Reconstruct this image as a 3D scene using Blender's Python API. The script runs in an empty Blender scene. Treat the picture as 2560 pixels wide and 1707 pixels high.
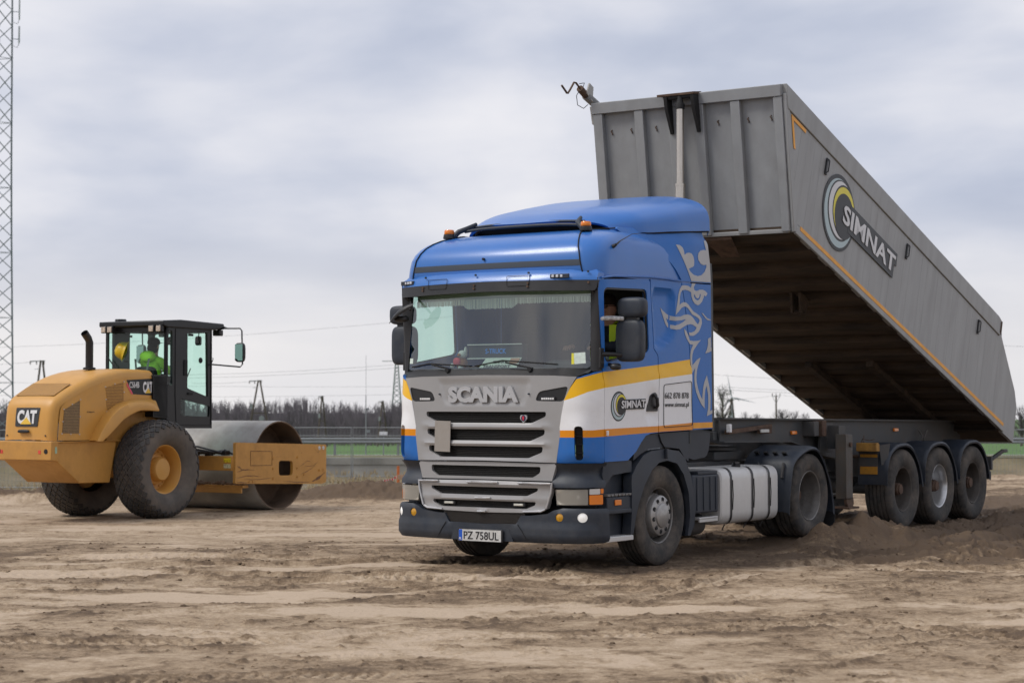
import bpy, bmesh, math, random
import numpy as np
from mathutils import Vector, Matrix
from mathutils.geometry import delaunay_2d_cdt

random.seed(11)
RNG = np.random.default_rng(11)
SC = bpy.context.scene
COL = SC.collection
R = math.radians

# ------------------------------------------------------------------ camera
cam_data = bpy.data.cameras.new('camera')
cam = bpy.data.objects.new('camera', cam_data)
COL.objects.link(cam)
cam.location = (0.0, 0.0, 1.6775)
cam.rotation_euler = (math.pi / 2 + 0.0328, 0.0, 0.0)
cam_data.sensor_width = 36.0
cam_data.lens = 4738.457 / 2560.0 * 36.0
cam_data.clip_start = 0.1
cam_data.clip_end = 6000.0
cam_data.dof.use_dof = True
cam_data.dof.focus_distance = 19.6
cam_data.dof.aperture_fstop = 3.6
SC.camera = cam

# ------------------------------------------------------------------ sky and sun
SUN_EL, SUN_AZ = R(50), R(254)        # light comes from behind the camera, from the left
world = bpy.data.worlds.new('World')
SC.world = world
world.use_nodes = True
wn, wl = world.node_tree.nodes, world.node_tree.links
wn.clear()

def N(nodes, kind, **kw):
    n = nodes.new(kind)
    for k, v in kw.items():
        setattr(n, k, v)
    return n

w_out = N(wn, 'ShaderNodeOutputWorld')
w_bg = N(wn, 'ShaderNodeBackground')
w_sky = N(wn, 'ShaderNodeTexSky', sky_type='NISHITA', sun_disc=False, sun_elevation=SUN_EL,
          sun_rotation=SUN_AZ)
w_sky.air_density, w_sky.dust_density, w_sky.ozone_density = 1.0, 3.0, 1.0
w_tc = N(wn, 'ShaderNodeTexCoord')
w_sep = N(wn, 'ShaderNodeSeparateXYZ')
wl.new(w_tc.outputs['Generated'], w_sep.inputs[0])
w_abs = N(wn, 'ShaderNodeMath', operation='ABSOLUTE'); wl.new(w_sep.outputs[2], w_abs.inputs[0])
w_den = N(wn, 'ShaderNodeMath', operation='ADD'); wl.new(w_abs.outputs[0], w_den.inputs[0]); w_den.inputs[1].default_value = 0.16
w_dx = N(wn, 'ShaderNodeMath', operation='DIVIDE'); wl.new(w_sep.outputs[0], w_dx.inputs[0]); wl.new(w_den.outputs[0], w_dx.inputs[1])
w_dy = N(wn, 'ShaderNodeMath', operation='DIVIDE'); wl.new(w_sep.outputs[1], w_dy.inputs[0]); wl.new(w_den.outputs[0], w_dy.inputs[1])
w_cmb = N(wn, 'ShaderNodeCombineXYZ'); wl.new(w_dx.outputs[0], w_cmb.inputs[0]); wl.new(w_dy.outputs[0], w_cmb.inputs[1])
w_map = N(wn, 'ShaderNodeMapping'); wl.new(w_cmb.outputs[0], w_map.inputs[0])
w_map.inputs['Location'].default_value = (3.1, 1.7, 0.0)
w_map.inputs['Rotation'].default_value = (0, 0, R(12))
w_mp2 = N(wn, 'ShaderNodeMapping'); wl.new(w_tc.outputs['Generated'], w_mp2.inputs[0])
w_mp2.inputs['Scale'].default_value = (1.0, 1.0, 2.3)
w_mp2.inputs['Location'].default_value = (0.35, 0.0, 0.12)
w_n1 = N(wn, 'ShaderNodeTexNoise'); wl.new(w_mp2.outputs[0], w_n1.inputs['Vector'])
w_n1.inputs['Scale'].default_value = 5.2
w_n1.inputs['Detail'].default_value = 7.0
w_n1.inputs['Roughness'].default_value = 0.46
w_n1.inputs['Distortion'].default_value = 0.25
w_n2 = N(wn, 'ShaderNodeTexNoise'); wl.new(w_map.outputs[0], w_n2.inputs['Vector'])
w_n2.inputs['Scale'].default_value = 1.3
w_n2.inputs['Detail'].default_value = 5.0
w_nm = N(wn, 'ShaderNodeMix', data_type='FLOAT'); w_nm.inputs[0].default_value = 0.35
wl.new(w_n1.outputs[0], w_nm.inputs[2]); wl.new(w_n2.outputs[0], w_nm.inputs[3])
w_r1 = N(wn, 'ShaderNodeValToRGB'); wl.new(w_nm.outputs[0], w_r1.inputs[0])
cr = w_r1.color_ramp
cr.interpolation = 'B_SPLINE'
cr.elements[0].position, cr.elements[0].color = 0.34, (0.375, 0.415, 0.525, 1)
cr.elements[1].position, cr.elements[1].color = 0.66, (0.80, 0.785, 0.80, 1)
e = cr.elements.new(0.44); e.color = (0.47, 0.505, 0.605, 1)
e = cr.elements.new(0.53); e.color = (0.60, 0.615, 0.685, 1)
# thin bright haze toward the horizon, as the cloud deck thins out there
w_hz = N(wn, 'ShaderNodeMapRange', interpolation_type='SMOOTHSTEP'); wl.new(w_abs.outputs[0], w_hz.inputs[0])
w_hz.inputs[1].default_value, w_hz.inputs[2].default_value = 0.015, 0.115
w_hz.inputs[3].default_value, w_hz.inputs[4].default_value = 0.75, 0.0
w_mx = N(wn, 'ShaderNodeMix', data_type='RGBA'); wl.new(w_hz.outputs[0], w_mx.inputs[0])
wl.new(w_r1.outputs[0], w_mx.inputs[6]); w_mx.inputs[7].default_value = (0.76, 0.735, 0.725, 1)
# clear sky behind the clouds contributes a little blue
w_sc = N(wn, 'ShaderNodeMix', data_type='RGBA', blend_type='MULTIPLY'); w_sc.inputs[0].default_value = 1.0
wl.new(w_sky.outputs[0], w_sc.inputs[6]); w_sc.inputs[7].default_value = (0.08, 0.08, 0.08, 1)
w_cv = N(wn, 'ShaderNodeMix', data_type='RGBA'); w_cv.inputs[0].default_value = 0.94
wl.new(w_sc.outputs[2], w_cv.inputs[6]); wl.new(w_mx.outputs[2], w_cv.inputs[7])
wl.new(w_cv.outputs[2], w_bg.inputs[0])
w_bg.inputs[1].default_value = 0.86
wl.new(w_bg.outputs[0], w_out.inputs[0])

sun_data = bpy.data.lights.new('sun', 'SUN')
sun_data.energy = 1.5
sun_data.angle = R(20)
sun_data.color = (1.0, 0.955, 0.89)
sun = bpy.data.objects.new('sun', sun_data)
COL.objects.link(sun)
sdir = Vector((math.sin(SUN_AZ) * math.cos(SUN_EL), math.cos(SUN_AZ) * math.cos(SUN_EL), math.sin(SUN_EL)))
sun.rotation_euler = sdir.to_track_quat('Z', 'Y').to_euler()

vs = SC.view_settings
vs.view_transform = 'Standard'
vs.look = 'None'
vs.exposure = 0.50
vs.gamma = 1.0
SC.render.engine = 'CYCLES'
SC.cycles.use_denoising = True
SC.cycles.max_bounces = 6
SC.cycles.diffuse_bounces = 3
SC.cycles.glossy_bounces = 3
SC.cycles.transparent_max_bounces = 10
SC.cycles.use_adaptive_sampling = True
SC.cycles.adaptive_threshold = 0.015
SC.cycles.sample_clamp_indirect = 6.0

# ------------------------------------------------------------------ materials
MATS = {}

def srgb(r, g, b):
    f = lambda c: (c / 255 / 12.92) if c / 255 <= 0.04045 else ((c / 255 + 0.055) / 1.055) ** 2.4
    return (f(r), f(g), f(b))

def pmat(name, col, rough=0.5, metal=0.0, var=0.0, vscale=3.0, dirt=0.0, dcol=(0.20, 0.15, 0.10),
         dscale=2.5, bump=0.0, bscale=40.0, coat=0.0, spec=0.5, stretch=(1, 1, 1), emit=None):
    """principled paint / plastic / metal with tone variation, dirt stains and fine relief"""
    if name in MATS:
        return MATS[name]
    m = bpy.data.materials.new(name)
    m.use_nodes = True
    nt = m.node_tree
    n, l = nt.nodes, nt.links
    b = n['Principled BSDF']
    b.inputs['Base Color'].default_value = (*col, 1)
    b.inputs['Roughness'].default_value = rough
    b.inputs['Metallic'].default_value = metal
    b.inputs['Specular IOR Level'].default_value = spec
    if coat:
        b.inputs['Coat Weight'].default_value = coat
        b.inputs['Coat Roughness'].default_value = 0.17
    if emit:
        b.inputs['Emission Color'].default_value = (*emit[0], 1)
        b.inputs['Emission Strength'].default_value = emit[1]
    tc = N(n, 'ShaderNodeTexCoord')
    mp = N(n, 'ShaderNodeMapping')
    mp.inputs['Scale'].default_value = stretch
    l.new(tc.outputs['Object'], mp.inputs[0])
    cur = None
    if var:
        t = N(n, 'ShaderNodeTexNoise'); l.new(mp.outputs[0], t.inputs['Vector'])
        t.inputs['Scale'].default_value = vscale; t.inputs['Detail'].default_value = 5
        mr = N(n, 'ShaderNodeMapRange'); l.new(t.outputs[0], mr.inputs[0])
        mr.inputs[1].default_value, mr.inputs[2].default_value = 0.3, 0.7
        mr.inputs[3].default_value, mr.inputs[4].default_value = 1 - var, 1 + var
        mx = N(n, 'ShaderNodeMix', data_type='RGBA', blend_type='MULTIPLY'); mx.inputs[0].default_value = 1
        mx.inputs[6].default_value = (*col, 1)
        l.new(mr.outputs[0], mx.inputs[7])
        cur = mx.outputs[2]
    if dirt:
        t = N(n, 'ShaderNodeTexNoise'); l.new(mp.outputs[0], t.inputs['Vector'])
        t.inputs['Scale'].default_value = dscale; t.inputs['Detail'].default_value = 9
        t.inputs['Roughness'].default_value = 0.68
        mr = N(n, 'ShaderNodeMapRange'); l.new(t.outputs[0], mr.inputs[0])
        mr.inputs[1].default_value, mr.inputs[2].default_value = 0.42, 0.72
        mr.inputs[3].default_value, mr.inputs[4].default_value = 0, dirt
        mx = N(n, 'ShaderNodeMix', data_type='RGBA'); l.new(mr.outputs[0], mx.inputs[0])
        if cur: l.new(cur, mx.inputs[6])
        else: mx.inputs[6].default_value = (*col, 1)
        mx.inputs[7].default_value = (*dcol, 1)
        cur = mx.outputs[2]
        rr = N(n, 'ShaderNodeMapRange'); l.new(mr.outputs[0], rr.inputs[0])
        rr.inputs[3].default_value, rr.inputs[4].default_value = rough, min(1, rough + 0.5)
        l.new(rr.outputs[0], b.inputs['Roughness'])
    if cur:
        l.new(cur, b.inputs['Base Color'])
    if bump:
        t = N(n, 'ShaderNodeTexNoise'); l.new(mp.outputs[0], t.inputs['Vector'])
        t.inputs['Scale'].default_value = bscale; t.inputs['Detail'].default_value = 4
        bp = N(n, 'ShaderNodeBump'); bp.inputs['Strength'].default_value = bump; bp.inputs['Distance'].default_value = 0.01
        l.new(t.outputs[0], bp.inputs['Height']); l.new(bp.outputs[0], b.inputs['Normal'])
    MATS[name] = m
    return m

def glass(name, tint, refl=0.5, rough=0.02, body=None, bodyamt=0.0):
    """thin sheet glass: tinted see-through plus mirror reflection by fresnel"""
    m = bpy.data.materials.new(name)
    m.use_nodes = True
    n, l = m.node_tree.nodes, m.node_tree.links
    n.clear()
    o = N(n, 'ShaderNodeOutputMaterial')
    tr = N(n, 'ShaderNodeBsdfTransparent'); tr.inputs[0].default_value = (*tint, 1)
    gl = N(n, 'ShaderNodeBsdfGlossy'); gl.inputs['Roughness'].default_value = rough
    fr = N(n, 'ShaderNodeLayerWeight'); fr.inputs[0].default_value = 0.5
    pw = N(n, 'ShaderNodeMath', operation='POWER'); l.new(fr.outputs['Facing'], pw.inputs[0]); pw.inputs[1].default_value = 4.0
    ml = N(n, 'ShaderNodeMath', operation='MULTIPLY_ADD'); l.new(pw.outputs[0], ml.inputs[0]); ml.inputs[1].default_value = 0.85; ml.inputs[2].default_value = refl * 0.08
    mx = N(n, 'ShaderNodeMixShader'); l.new(ml.outputs[0], mx.inputs[0]); l.new(tr.outputs[0], mx.inputs[1]); l.new(gl.outputs[0], mx.inputs[2])
    last = mx.outputs[0]
    if body:
        df = N(n, 'ShaderNodeBsdfDiffuse'); df.inputs[0].default_value = (*body, 1)
        m2 = N(n, 'ShaderNodeMixShader'); m2.inputs[0].default_value = bodyamt
        l.new(last, m2.inputs[1]); l.new(df.outputs[0], m2.inputs[2]); last = m2.outputs[0]
    l.new(last, o.inputs[0])
    MATS[name] = m
    return m

BLUE = (0.022, 0.142, 0.465)
M_blue = pmat('blue_paint', BLUE, 0.34, coat=0.40, var=0.06, vscale=1.5, dirt=0.05, dscale=5, dcol=(0.16, 0.16, 0.17))
M_plastic = pmat('dark_plastic', (0.018, 0.025, 0.038), 0.5, var=0.15, dirt=0.30, dscale=5, dcol=(0.10, 0.096, 0.092), bump=0.08, bscale=180)
M_black = pmat('black_plastic', (0.012, 0.012, 0.014), 0.42, dirt=0.15, dcol=(0.08, 0.075, 0.07))
M_matte = pmat('matte_black', (0.010, 0.010, 0.011), 0.8)
M_silver = pmat('silver_paint', (0.35, 0.345, 0.345), 0.38, metal=0.25, var=0.05, dirt=0.16, dscale=6, dcol=(0.18, 0.155, 0.13), coat=0.2)
M_silver_lt = pmat('bright_trim', (0.52, 0.52, 0.53), 0.32, metal=0.55, dirt=0.15, dscale=9)
M_letter = pmat('letter_chrome', (0.56, 0.56, 0.57), 0.30, metal=0.65, var=0.06)
M_tyre = pmat('tyre_rubber', (0.038, 0.036, 0.034), 0.85, var=0.2, vscale=6, dirt=0.85, dscale=4, dcol=(0.155, 0.128, 0.104), bump=0.15, bscale=90)
M_rim = pmat('rim_steel', (0.20, 0.19, 0.18), 0.45, metal=0.5, dirt=0.6, dscale=6, dcol=(0.10, 0.08, 0.062))
M_rim_new = pmat('rim_bright', (0.62, 0.62, 0.62), 0.30, metal=0.8, dirt=0.3, dscale=6, dcol=(0.12, 0.1, 0.08))
M_alu = pmat('brushed_aluminium', (0.66, 0.65, 0.63), 0.42, metal=0.35, var=0.08, dirt=0.25, dscale=3, dcol=(0.25, 0.22, 0.18), stretch=(1, 1, 1))
M_chassis = pmat('chassis_paint', (0.050, 0.054, 0.058), 0.55, var=0.15, dirt=0.5, dscale=3, dcol=(0.13, 0.10, 0.075))
M_rust = pmat('rusty_steel', (0.085, 0.048, 0.032), 0.85, var=0.4, vscale=14, dirt=0.6, dscale=8, dcol=(0.14, 0.10, 0.07))
M_orange_l = pmat('orange_lens', (0.80, 0.21, 0.012), 0.18, coat=0.6)
M_amber_l = pmat('amber_lens', (0.55, 0.27, 0.012), 0.2, coat=0.6, var=0.15, vscale=60)
M_white = pmat('white_paint', (0.74, 0.74, 0.75), 0.35, coat=0.3, dirt=0.15, dscale=5)
M_orange = pmat('orange_tape', srgb(232, 158, 22), 0.4, dirt=0.2, dscale=7)
M_ink = pmat('black_print', (0.012, 0.013, 0.015), 0.45)
M_decal = pmat('silver_decal', (0.42, 0.42, 0.43), 0.4, var=0.05)
M_steel = pmat('polished_steel', (0.55, 0.50, 0.44), 0.22, metal=0.85, var=0.08, vscale=8, stretch=(8, 8, 0.6))
M_mesh = pmat('grille_mesh', (0.014, 0.0135, 0.013), 0.6, var=0.3, vscale=30, bump=0.5, bscale=300, dirt=0.25, dscale=5, dcol=(0.05, 0.04, 0.035))
M_glass = glass('cab_glass', (0.74, 0.87, 0.82), 2.0)
M_glass_side = glass('side_glass', (0.78, 0.97, 0.89))
M_glass_green = glass('green_cab_glass', (0.80, 0.97, 0.91))
M_lens = pmat('lamp_lens', (0.30, 0.28, 0.24), 0.12, coat=1.0, var=0.25, vscale=25)
M_skin = pmat('skin', (0.52, 0.27, 0.19), 0.55, var=0.08, vscale=20)
M_hiviz = pmat('hi_vis_green', (0.48, 1.0, 0.05), 0.7, var=0.03, vscale=12, bump=0.35, bscale=14)
M_hivizy = pmat('hi_vis_yellow', (0.80, 1.0, 0.05), 0.75, var=0.03, vscale=12, bump=0.35, bscale=14)
M_navy = pmat('navy_cloth', (0.010, 0.012, 0.022), 0.9)

# ------------------------------------------------------------------ mesh tools
class MB:
    """collects shapes; build() links them as one mesh object"""
    def __init__(s):
        s.v, s.f, s.m, s.uv = [], [], [], None
    def add(s, V, F, mi=0):
        o = len(s.v)
        s.v.extend([tuple(map(float, p)) for p in V])
        s.f.extend([tuple(i + o for i in f) for f in F])
        s.m.extend([mi] * len(F))
        return s
    def box(s, c, d, rot=None, mi=0):
        x, y, z = d[0] / 2, d[1] / 2, d[2] / 2
        V = [Vector(p) for p in ((-x, -y, -z), (x, -y, -z), (x, y, -z), (-x, y, -z), (-x, -y, z), (x, -y, z), (x, y, z), (-x, y, z))]
        if rot is not None:
            V = [rot @ p for p in V]
        V = [p + Vector(c) for p in V]
        return s.add(V, [(0, 3, 2, 1), (4, 5, 6, 7), (0, 1, 5, 4), (1, 2, 6, 5), (2, 3, 7, 6), (3, 0, 4, 7)], mi)
    def bar(s, a, b, w, h, up=(0, 0, 1), mi=0):
        a, b = Vector(a), Vector(b)
        d = (b - a).normalized()
        u = Vector(up)
        x = d.cross(u)
        if x.length < 1e-4:
            x = d.cross(Vector((1, 0, 0)))
        x.normalize(); u = x.cross(d)
        V = [p + x * i * w / 2 + u * j * h / 2 for p in (a, b) for i, j in ((-1, -1), (1, -1), (1, 1), (-1, 1))]
        return s.add(V, [(0, 1, 2, 3), (7, 6, 5, 4), (0, 4, 5, 1), (1, 5, 6, 2), (2, 6, 7, 3), (3, 7, 4, 0)], mi)
    def cyl(s, a, b, r, r2=None, n=16, cap=True, mi=0):
        a, b = Vector(a), Vector(b)
        r2 = r if r2 is None else r2
        d = (b - a).normalized()
        x = d.orthogonal().normalized(); y = d.cross(x)
        V = []
        for p, q in ((a, r), (b, r2)):
            for i in range(n):
                t = 2 * math.pi * i / n
                V.append(p + x * math.cos(t) * q + y * math.sin(t) * q)
        F = [(i, (i + 1) % n, n + (i + 1) % n, n + i) for i in range(n)]
        if cap:
            F += [tuple(range(n))[::-1], tuple(range(n, 2 * n))]
        return s.add(V, F, mi)
    def tube(s, pts, r, n=8, mi=0, cap=True):
        P = [Vector(p) for p in pts]
        rr = r if isinstance(r, (list, tuple)) else [r] * len(P)
        V = []; up = None
        for i, p in enumerate(P):
            d = (P[min(i + 1, len(P) - 1)] - P[max(i - 1, 0)]).normalized()
            if up is None:
                up = d.orthogonal().normalized()
            x = d.cross(up)
            x = x.normalized() if x.length > 1e-5 else d.orthogonal().normalized()
            up = x.cross(d).normalized()
            for k in range(n):
                t = 2 * math.pi * k / n
                V.append(p + x * math.cos(t) * rr[i] + up * math.sin(t) * rr[i])
        F = []
        for i in range(len(P) - 1):
            for k in range(n):
                a, b = i * n + k, i * n + (k + 1) % n
                F.append((a, b, b + n, a + n))
        if cap:
            F += [tuple(range(n))[::-1], tuple(range((len(P) - 1) * n, len(P) * n))]
        return s.add(V, F, mi)
    def lathe(s, prof, c, ax, n=48, mi=0, closed=False):
        """prof: (radius, distance along axis)"""
        c, d = Vector(c), Vector(ax).normalized()
        x = d.orthogonal().normalized(); y = d.cross(x)
        V = []; k = len(prof)
        for i in range(n):
            t = 2 * math.pi * i / n
            e = x * math.cos(t) + y * math.sin(t)
            V += [c + e * r + d * h for r, h in prof]
        F = []
        for i in range(n):
            j = (i + 1) % n
            for q in range(k if closed else k - 1):
                q2 = (q + 1) % k
                F.append((i * k + q, j * k + q, j * k + q2, i * k + q2))
        return s.add(V, F, mi)
    def prism(s, poly, off, mi=0):
        n = len(poly); o = Vector(off)
        V = [Vector(p) for p in poly] + [Vector(p) + o for p in poly]
        F = [tuple(range(n))[::-1], tuple(range(n, 2 * n))] + [(i, (i + 1) % n, n + (i + 1) % n, n + i) for i in range(n)]
        return s.add(V, F, mi)
    def grid(s, P, mi=0, wrap=False):
        a, b = len(P), len(P[0])
        V = [p for row in P for p in row]
        F = []
        for i in range(a - 1):
            for j in range(b if wrap else b - 1):
                j2 = (j + 1) % b
                F.append((i * b + j, i * b + j2, (i + 1) * b + j2, (i + 1) * b + j))
        return s.add(V, F, mi)
    def build(s, name, mats, parent=None, smooth=35, bevel=0, seg=2, label=None):
        me = bpy.data.meshes.new(name)
        me.from_pydata(s.v, [], s.f)
        mats = mats if isinstance(mats, (list, tuple)) else [mats]
        for m in mats:
            me.materials.append(m)
        if len(mats) > 1:
            me.polygons.foreach_set('material_index', s.m)
        if s.uv is not None:
            lay = me.uv_layers.new(name='uv')
            li = np.empty(len(me.loops), dtype=np.int32)
            me.loops.foreach_get('vertex_index', li)
            lay.data.foreach_set('uv', np.asarray(s.uv, dtype=np.float32)[li].ravel())
        if smooth:
            me.shade_smooth()
            me.set_sharp_from_angle(angle=R(smooth))
        o = bpy.data.objects.new(name, me)
        COL.objects.link(o)
        if parent is not None:
            o.parent = parent
        if bevel:
            bv = o.modifiers.new('bevel', 'BEVEL')
            bv.width = bevel; bv.segments = seg; bv.limit_method = 'ANGLE'; bv.angle_limit = R(40)
        if label:
            o['label'] = label
        return o

def tag(o, label, cat, group=None, kind=None):
    if label: o['label'] = label
    if cat: o['category'] = cat
    if group: o['group'] = group
    if kind: o['kind'] = kind
    return o

def empty(name, loc, rz=0.0, parent=None):
    o = bpy.data.objects.new(name, None)
    COL.objects.link(o)
    o.location = loc
    o.rotation_euler = (0, 0, rz)
    o.empty_display_size = 0.3
    if parent is not None:
        o.parent = parent
    return o

def copy_tree(o, parent=None):
    c = o.copy()
    COL.objects.link(c)
    c.parent = parent
    for ch in list(o.children):
        copy_tree(ch, c)
    return c

def inside(px, py, poly):
    r = np.zeros(len(px), bool)
    n = len(poly)
    for i in range(n):
        x1, y1 = poly[i]; x2, y2 = poly[(i + 1) % n]
        if y1 == y2: continue
        c = ((y1 > py) != (y2 > py)) & (px < (x2 - x1) * (py - y1) / (y2 - y1) + x1)
        r ^= c
    return r

def edge_dist(px, py, poly):
    d = np.full(len(px), 1e9)
    n = len(poly)
    for i in range(n):
        x1, y1 = poly[i]; x2, y2 = poly[(i + 1) % n]
        dx, dy = x2 - x1, y2 - y1
        L = dx * dx + dy * dy + 1e-12
        t = np.clip(((px - x1) * dx + (py - y1) * dy) / L, 0, 1)
        d = np.minimum(d, np.hypot(px - x1 - t * dx, py - y1 - t * dy))
    return d

def resample(poly, step):
    out = []
    n = len(poly)
    for i in range(n):
        a, b = poly[i], poly[(i + 1) % n]
        k = max(1, int(math.ceil(math.hypot(b[0] - a[0], b[1] - a[1]) / step)))
        for q in range(k):
            out.append((a[0] + (b[0] - a[0]) * q / k, a[1] + (b[1] - a[1]) * q / k))
    return out

def rounded(poly, r, seg=4):
    """round the corners of a polygon"""
    out = []; n = len(poly)
    for i in range(n):
        p = Vector(poly[i]); a = Vector(poly[i - 1]); b = Vector(poly[(i + 1) % n])
        da, db = (a - p), (b - p)
        q = min(r, da.length * 0.45, db.length * 0.45)
        s0, s1 = p + da.normalized() * q, p + db.normalized() * q
        for k in range(seg + 1):
            t = k / seg
            out.append(tuple((1 - t) ** 2 * s0 + 2 * t * (1 - t) * p + t * t * s1))
    return out

def panel(outer, mapf, holes=(), thick=0.02, step=0.06, mb=None, mi=0, back=False):
    """sheet cut to a 2D outline (with holes), laid on a surface by mapf(u, v, d) with d = height above it"""
    loops = [resample(outer, step)] + [resample(h, step) for h in holes]
    pts = []; edges = []
    for lp in loops:
        o = len(pts)
        pts += lp
        edges += [(o + i, o + (i + 1) % len(lp)) for i in range(len(lp))]
    us = [p[0] for p in outer]; zs = [p[1] for p in outer]
    gu = np.arange(min(us) + step * .5, max(us), step); gz = np.arange(min(zs) + step * .5, max(zs), step)
    if len(gu) and len(gz):
        gx, gy = [a.ravel() for a in np.meshgrid(gu, gz)]
        ok = inside(gx, gy, outer) & (edge_dist(gx, gy, outer) > step * .45)
        for h in holes:
            ok &= ~inside(gx, gy, h) & (edge_dist(gx, gy, h) > step * .45)
        pts = pts + list(zip(gx[ok].tolist(), gy[ok].tolist()))
    r = delaunay_2d_cdt([Vector(p) for p in pts], edges, [], 0, 1e-7)
    V, F = r[0], r[2]
    vx = np.array([p.x for p in V]); vy = np.array([p.y for p in V])
    cx = np.array([vx[list(f)].mean() for f in F]); cy = np.array([vy[list(f)].mean() for f in F])
    ok = inside(cx, cy, outer)
    for h in holes:
        ok &= ~inside(cx, cy, h)
    F = [tuple(f) for f, k in zip(F, ok) if k]
    own = mb is None
    mb = mb or MB()
    base = len(mb.v)
    top = [mapf(a, b, 0.0) for a, b in zip(vx, vy)]
    mb.add(top, F, mi)
    uv = list(zip(vx, vy))
    if thick:
        cnt = {}
        for f in F:
            for i in range(len(f)):
                a, b = f[i], f[(i + 1) % len(f)]
                cnt[(a, b)] = 1
        bd = [(a, b) for (a, b) in cnt if (b, a) not in cnt]
        idx = {}
        LV = []
        for a, b in bd:
            for q in (a, b):
                if q not in idx:
                    idx[q] = len(LV); LV.append(mapf(vx[q], vy[q], -thick)); uv.append((vx[q], vy[q]))
        tv = list(idx.keys())
        o2 = len(mb.v)
        mb.v.extend([tuple(map(float, p)) for p in LV])
        for a, b in bd:
            mb.f.append((base + b, base + a, o2 + idx[a], o2 + idx[b])); mb.m.append(mi)
        if back:
            o3 = len(mb.v)
            mb.v.extend([tuple(map(float, mapf(a, b, -thick))) for a, b in zip(vx, vy)])
            uv += list(zip(vx, vy))
            mb.f.extend([tuple(o3 + i for i in f[::-1]) for f in F]); mb.m.extend([mi] * len(F))
    if own:
        mb.uv = uv
    return mb

def text_obj(txt, name, mat, parent, o, right, up, w, h, depth=0.003, bold=0.0, shear=0.0, label=None, mapf=None):
    """lettering as a thin solid, fitted to width w and height h, its lower left corner at o"""
    cu = bpy.data.curves.new(name, 'FONT')
    cu.body = txt
    cu.size = 1.0
    cu.extrude = 0.01
    cu.offset = bold
    cu.resolution_u = 3
    cu.shear = shear
    ob = bpy.data.objects.new('tmp_text', cu)
    COL.objects.link(ob)
    dg = bpy.context.evaluated_depsgraph_get()
    me = bpy.data.meshes.new_from_object(ob.evaluated_get(dg))
    bpy.data.objects.remove(ob); bpy.data.curves.remove(cu)
    co = np.empty(len(me.vertices) * 3); me.vertices.foreach_get('co', co); co = co.reshape(-1, 3)
    mn, mx = co.min(0), co.max(0)
    u = (co[:, 0] - mn[0]) / (mx[0] - mn[0]) * w
    v = (co[:, 1] - mn[1]) / (mx[1] - mn[1]) * h
    d = (co[:, 2] - mn[2]) / (mx[2] - mn[2]) * depth
    if mapf:
        co = np.array([mapf(a, b, c) for a, b, c in zip(u, v, d)])
    else:
        rt, upv = np.array(Vector(right).normalized()), np.array(Vector(up).normalized())
        nr = np.cross(rt, upv)
        co = np.array(o) + u[:, None] * rt + v[:, None] * upv + d[:, None] * nr
    me.vertices.foreach_set('co', co.ravel())
    me.update()
    me.name = name
    me.materials.clear(); me.materials.append(mat)
    ob = bpy.data.objects.new(name, me)
    COL.objects.link(ob)
    ob.parent = parent
    if label: ob['label'] = label
    return ob

def lerp(x, xs, ys):
    return float(np.interp(x, xs, ys))

def smooth01(t):
    t = max(0.0, min(1.0, t))
    return t * t * (3 - 2 * t)
# ================================================================== TRUCK TRACTOR
TX, TY, TH = 0.5457, 20.4879, 0.5957
truck = empty('truck_tractor', (TX, TY, 0), -TH)
tag(truck, 'blue, white and yellow tractor unit with silver grille, hauling the raised grey tipper', 'truck')

_pp = [(1.24, -0.92), (1.24, -1.0), (1.238, -1.08), (1.228, -1.16), (1.20, -1.25), (1.15, -1.33), (1.08, -1.388), (1.0, -1.42), (.93, -1.437),
       (.74, -1.459), (.57, -1.475), (.43, -1.483), (.25, -1.489), (0, -1.491), (-.25, -1.489)]
def _catmull(P, n=14):
    out = []
    for i in range(1, len(P) - 2):
        p0, p1, p2, p3 = [np.array(P[i + k]) for k in (-1, 0, 1, 2)]
        for k in range(n):
            t = k / n
            out.append(0.5 * (2 * p1 + (p2 - p0) * t + (2 * p0 - 5 * p1 + 4 * p2 - p3) * t * t + (3 * p1 - p0 - 3 * p2 + p3) * t ** 3))
    out.append(np.array(P[-2]))
    return np.array(out)
_pl = _catmull(_pp)
_ps = np.concatenate([[0], np.cumsum(np.hypot(*np.diff(_pl, axis=0).T))])
_pt = np.gradient(_pl, axis=0); _pt /= np.hypot(_pt[:, 0], _pt[:, 1])[:, None]
_pn = np.stack([-_pt[:, 1], _pt[:, 0]], 1)          # outward normal
if _pn[0, 0] < 0: _pn = -_pn

def Mp(u, z, d, sg=1, relief=None):
    """cab skin: u = y on the flat side, going on round the front corner for u < -1"""
    if relief: d = d + relief(u, z)
    if u >= -1.0:
        return (sg * (1.24 + d), u, z)
    s = min(-1.0 - u, _ps[-1])
    x = np.interp(s, _ps, _pl[:, 0]); y = np.interp(s, _ps, _pl[:, 1])
    nx = np.interp(s, _ps, _pn[:, 0]); ny = np.interp(s, _ps, _pn[:, 1])
    return (sg * (x + nx * d), y + ny * d, z)

def Fy(x):
    return float(np.interp(-abs(x), -_pl[:, 0], _pl[:, 1]))
def Fp(x, z, d):
    """front face of the cab by x"""
    return (x, Fy(x) - d, z)

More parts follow.
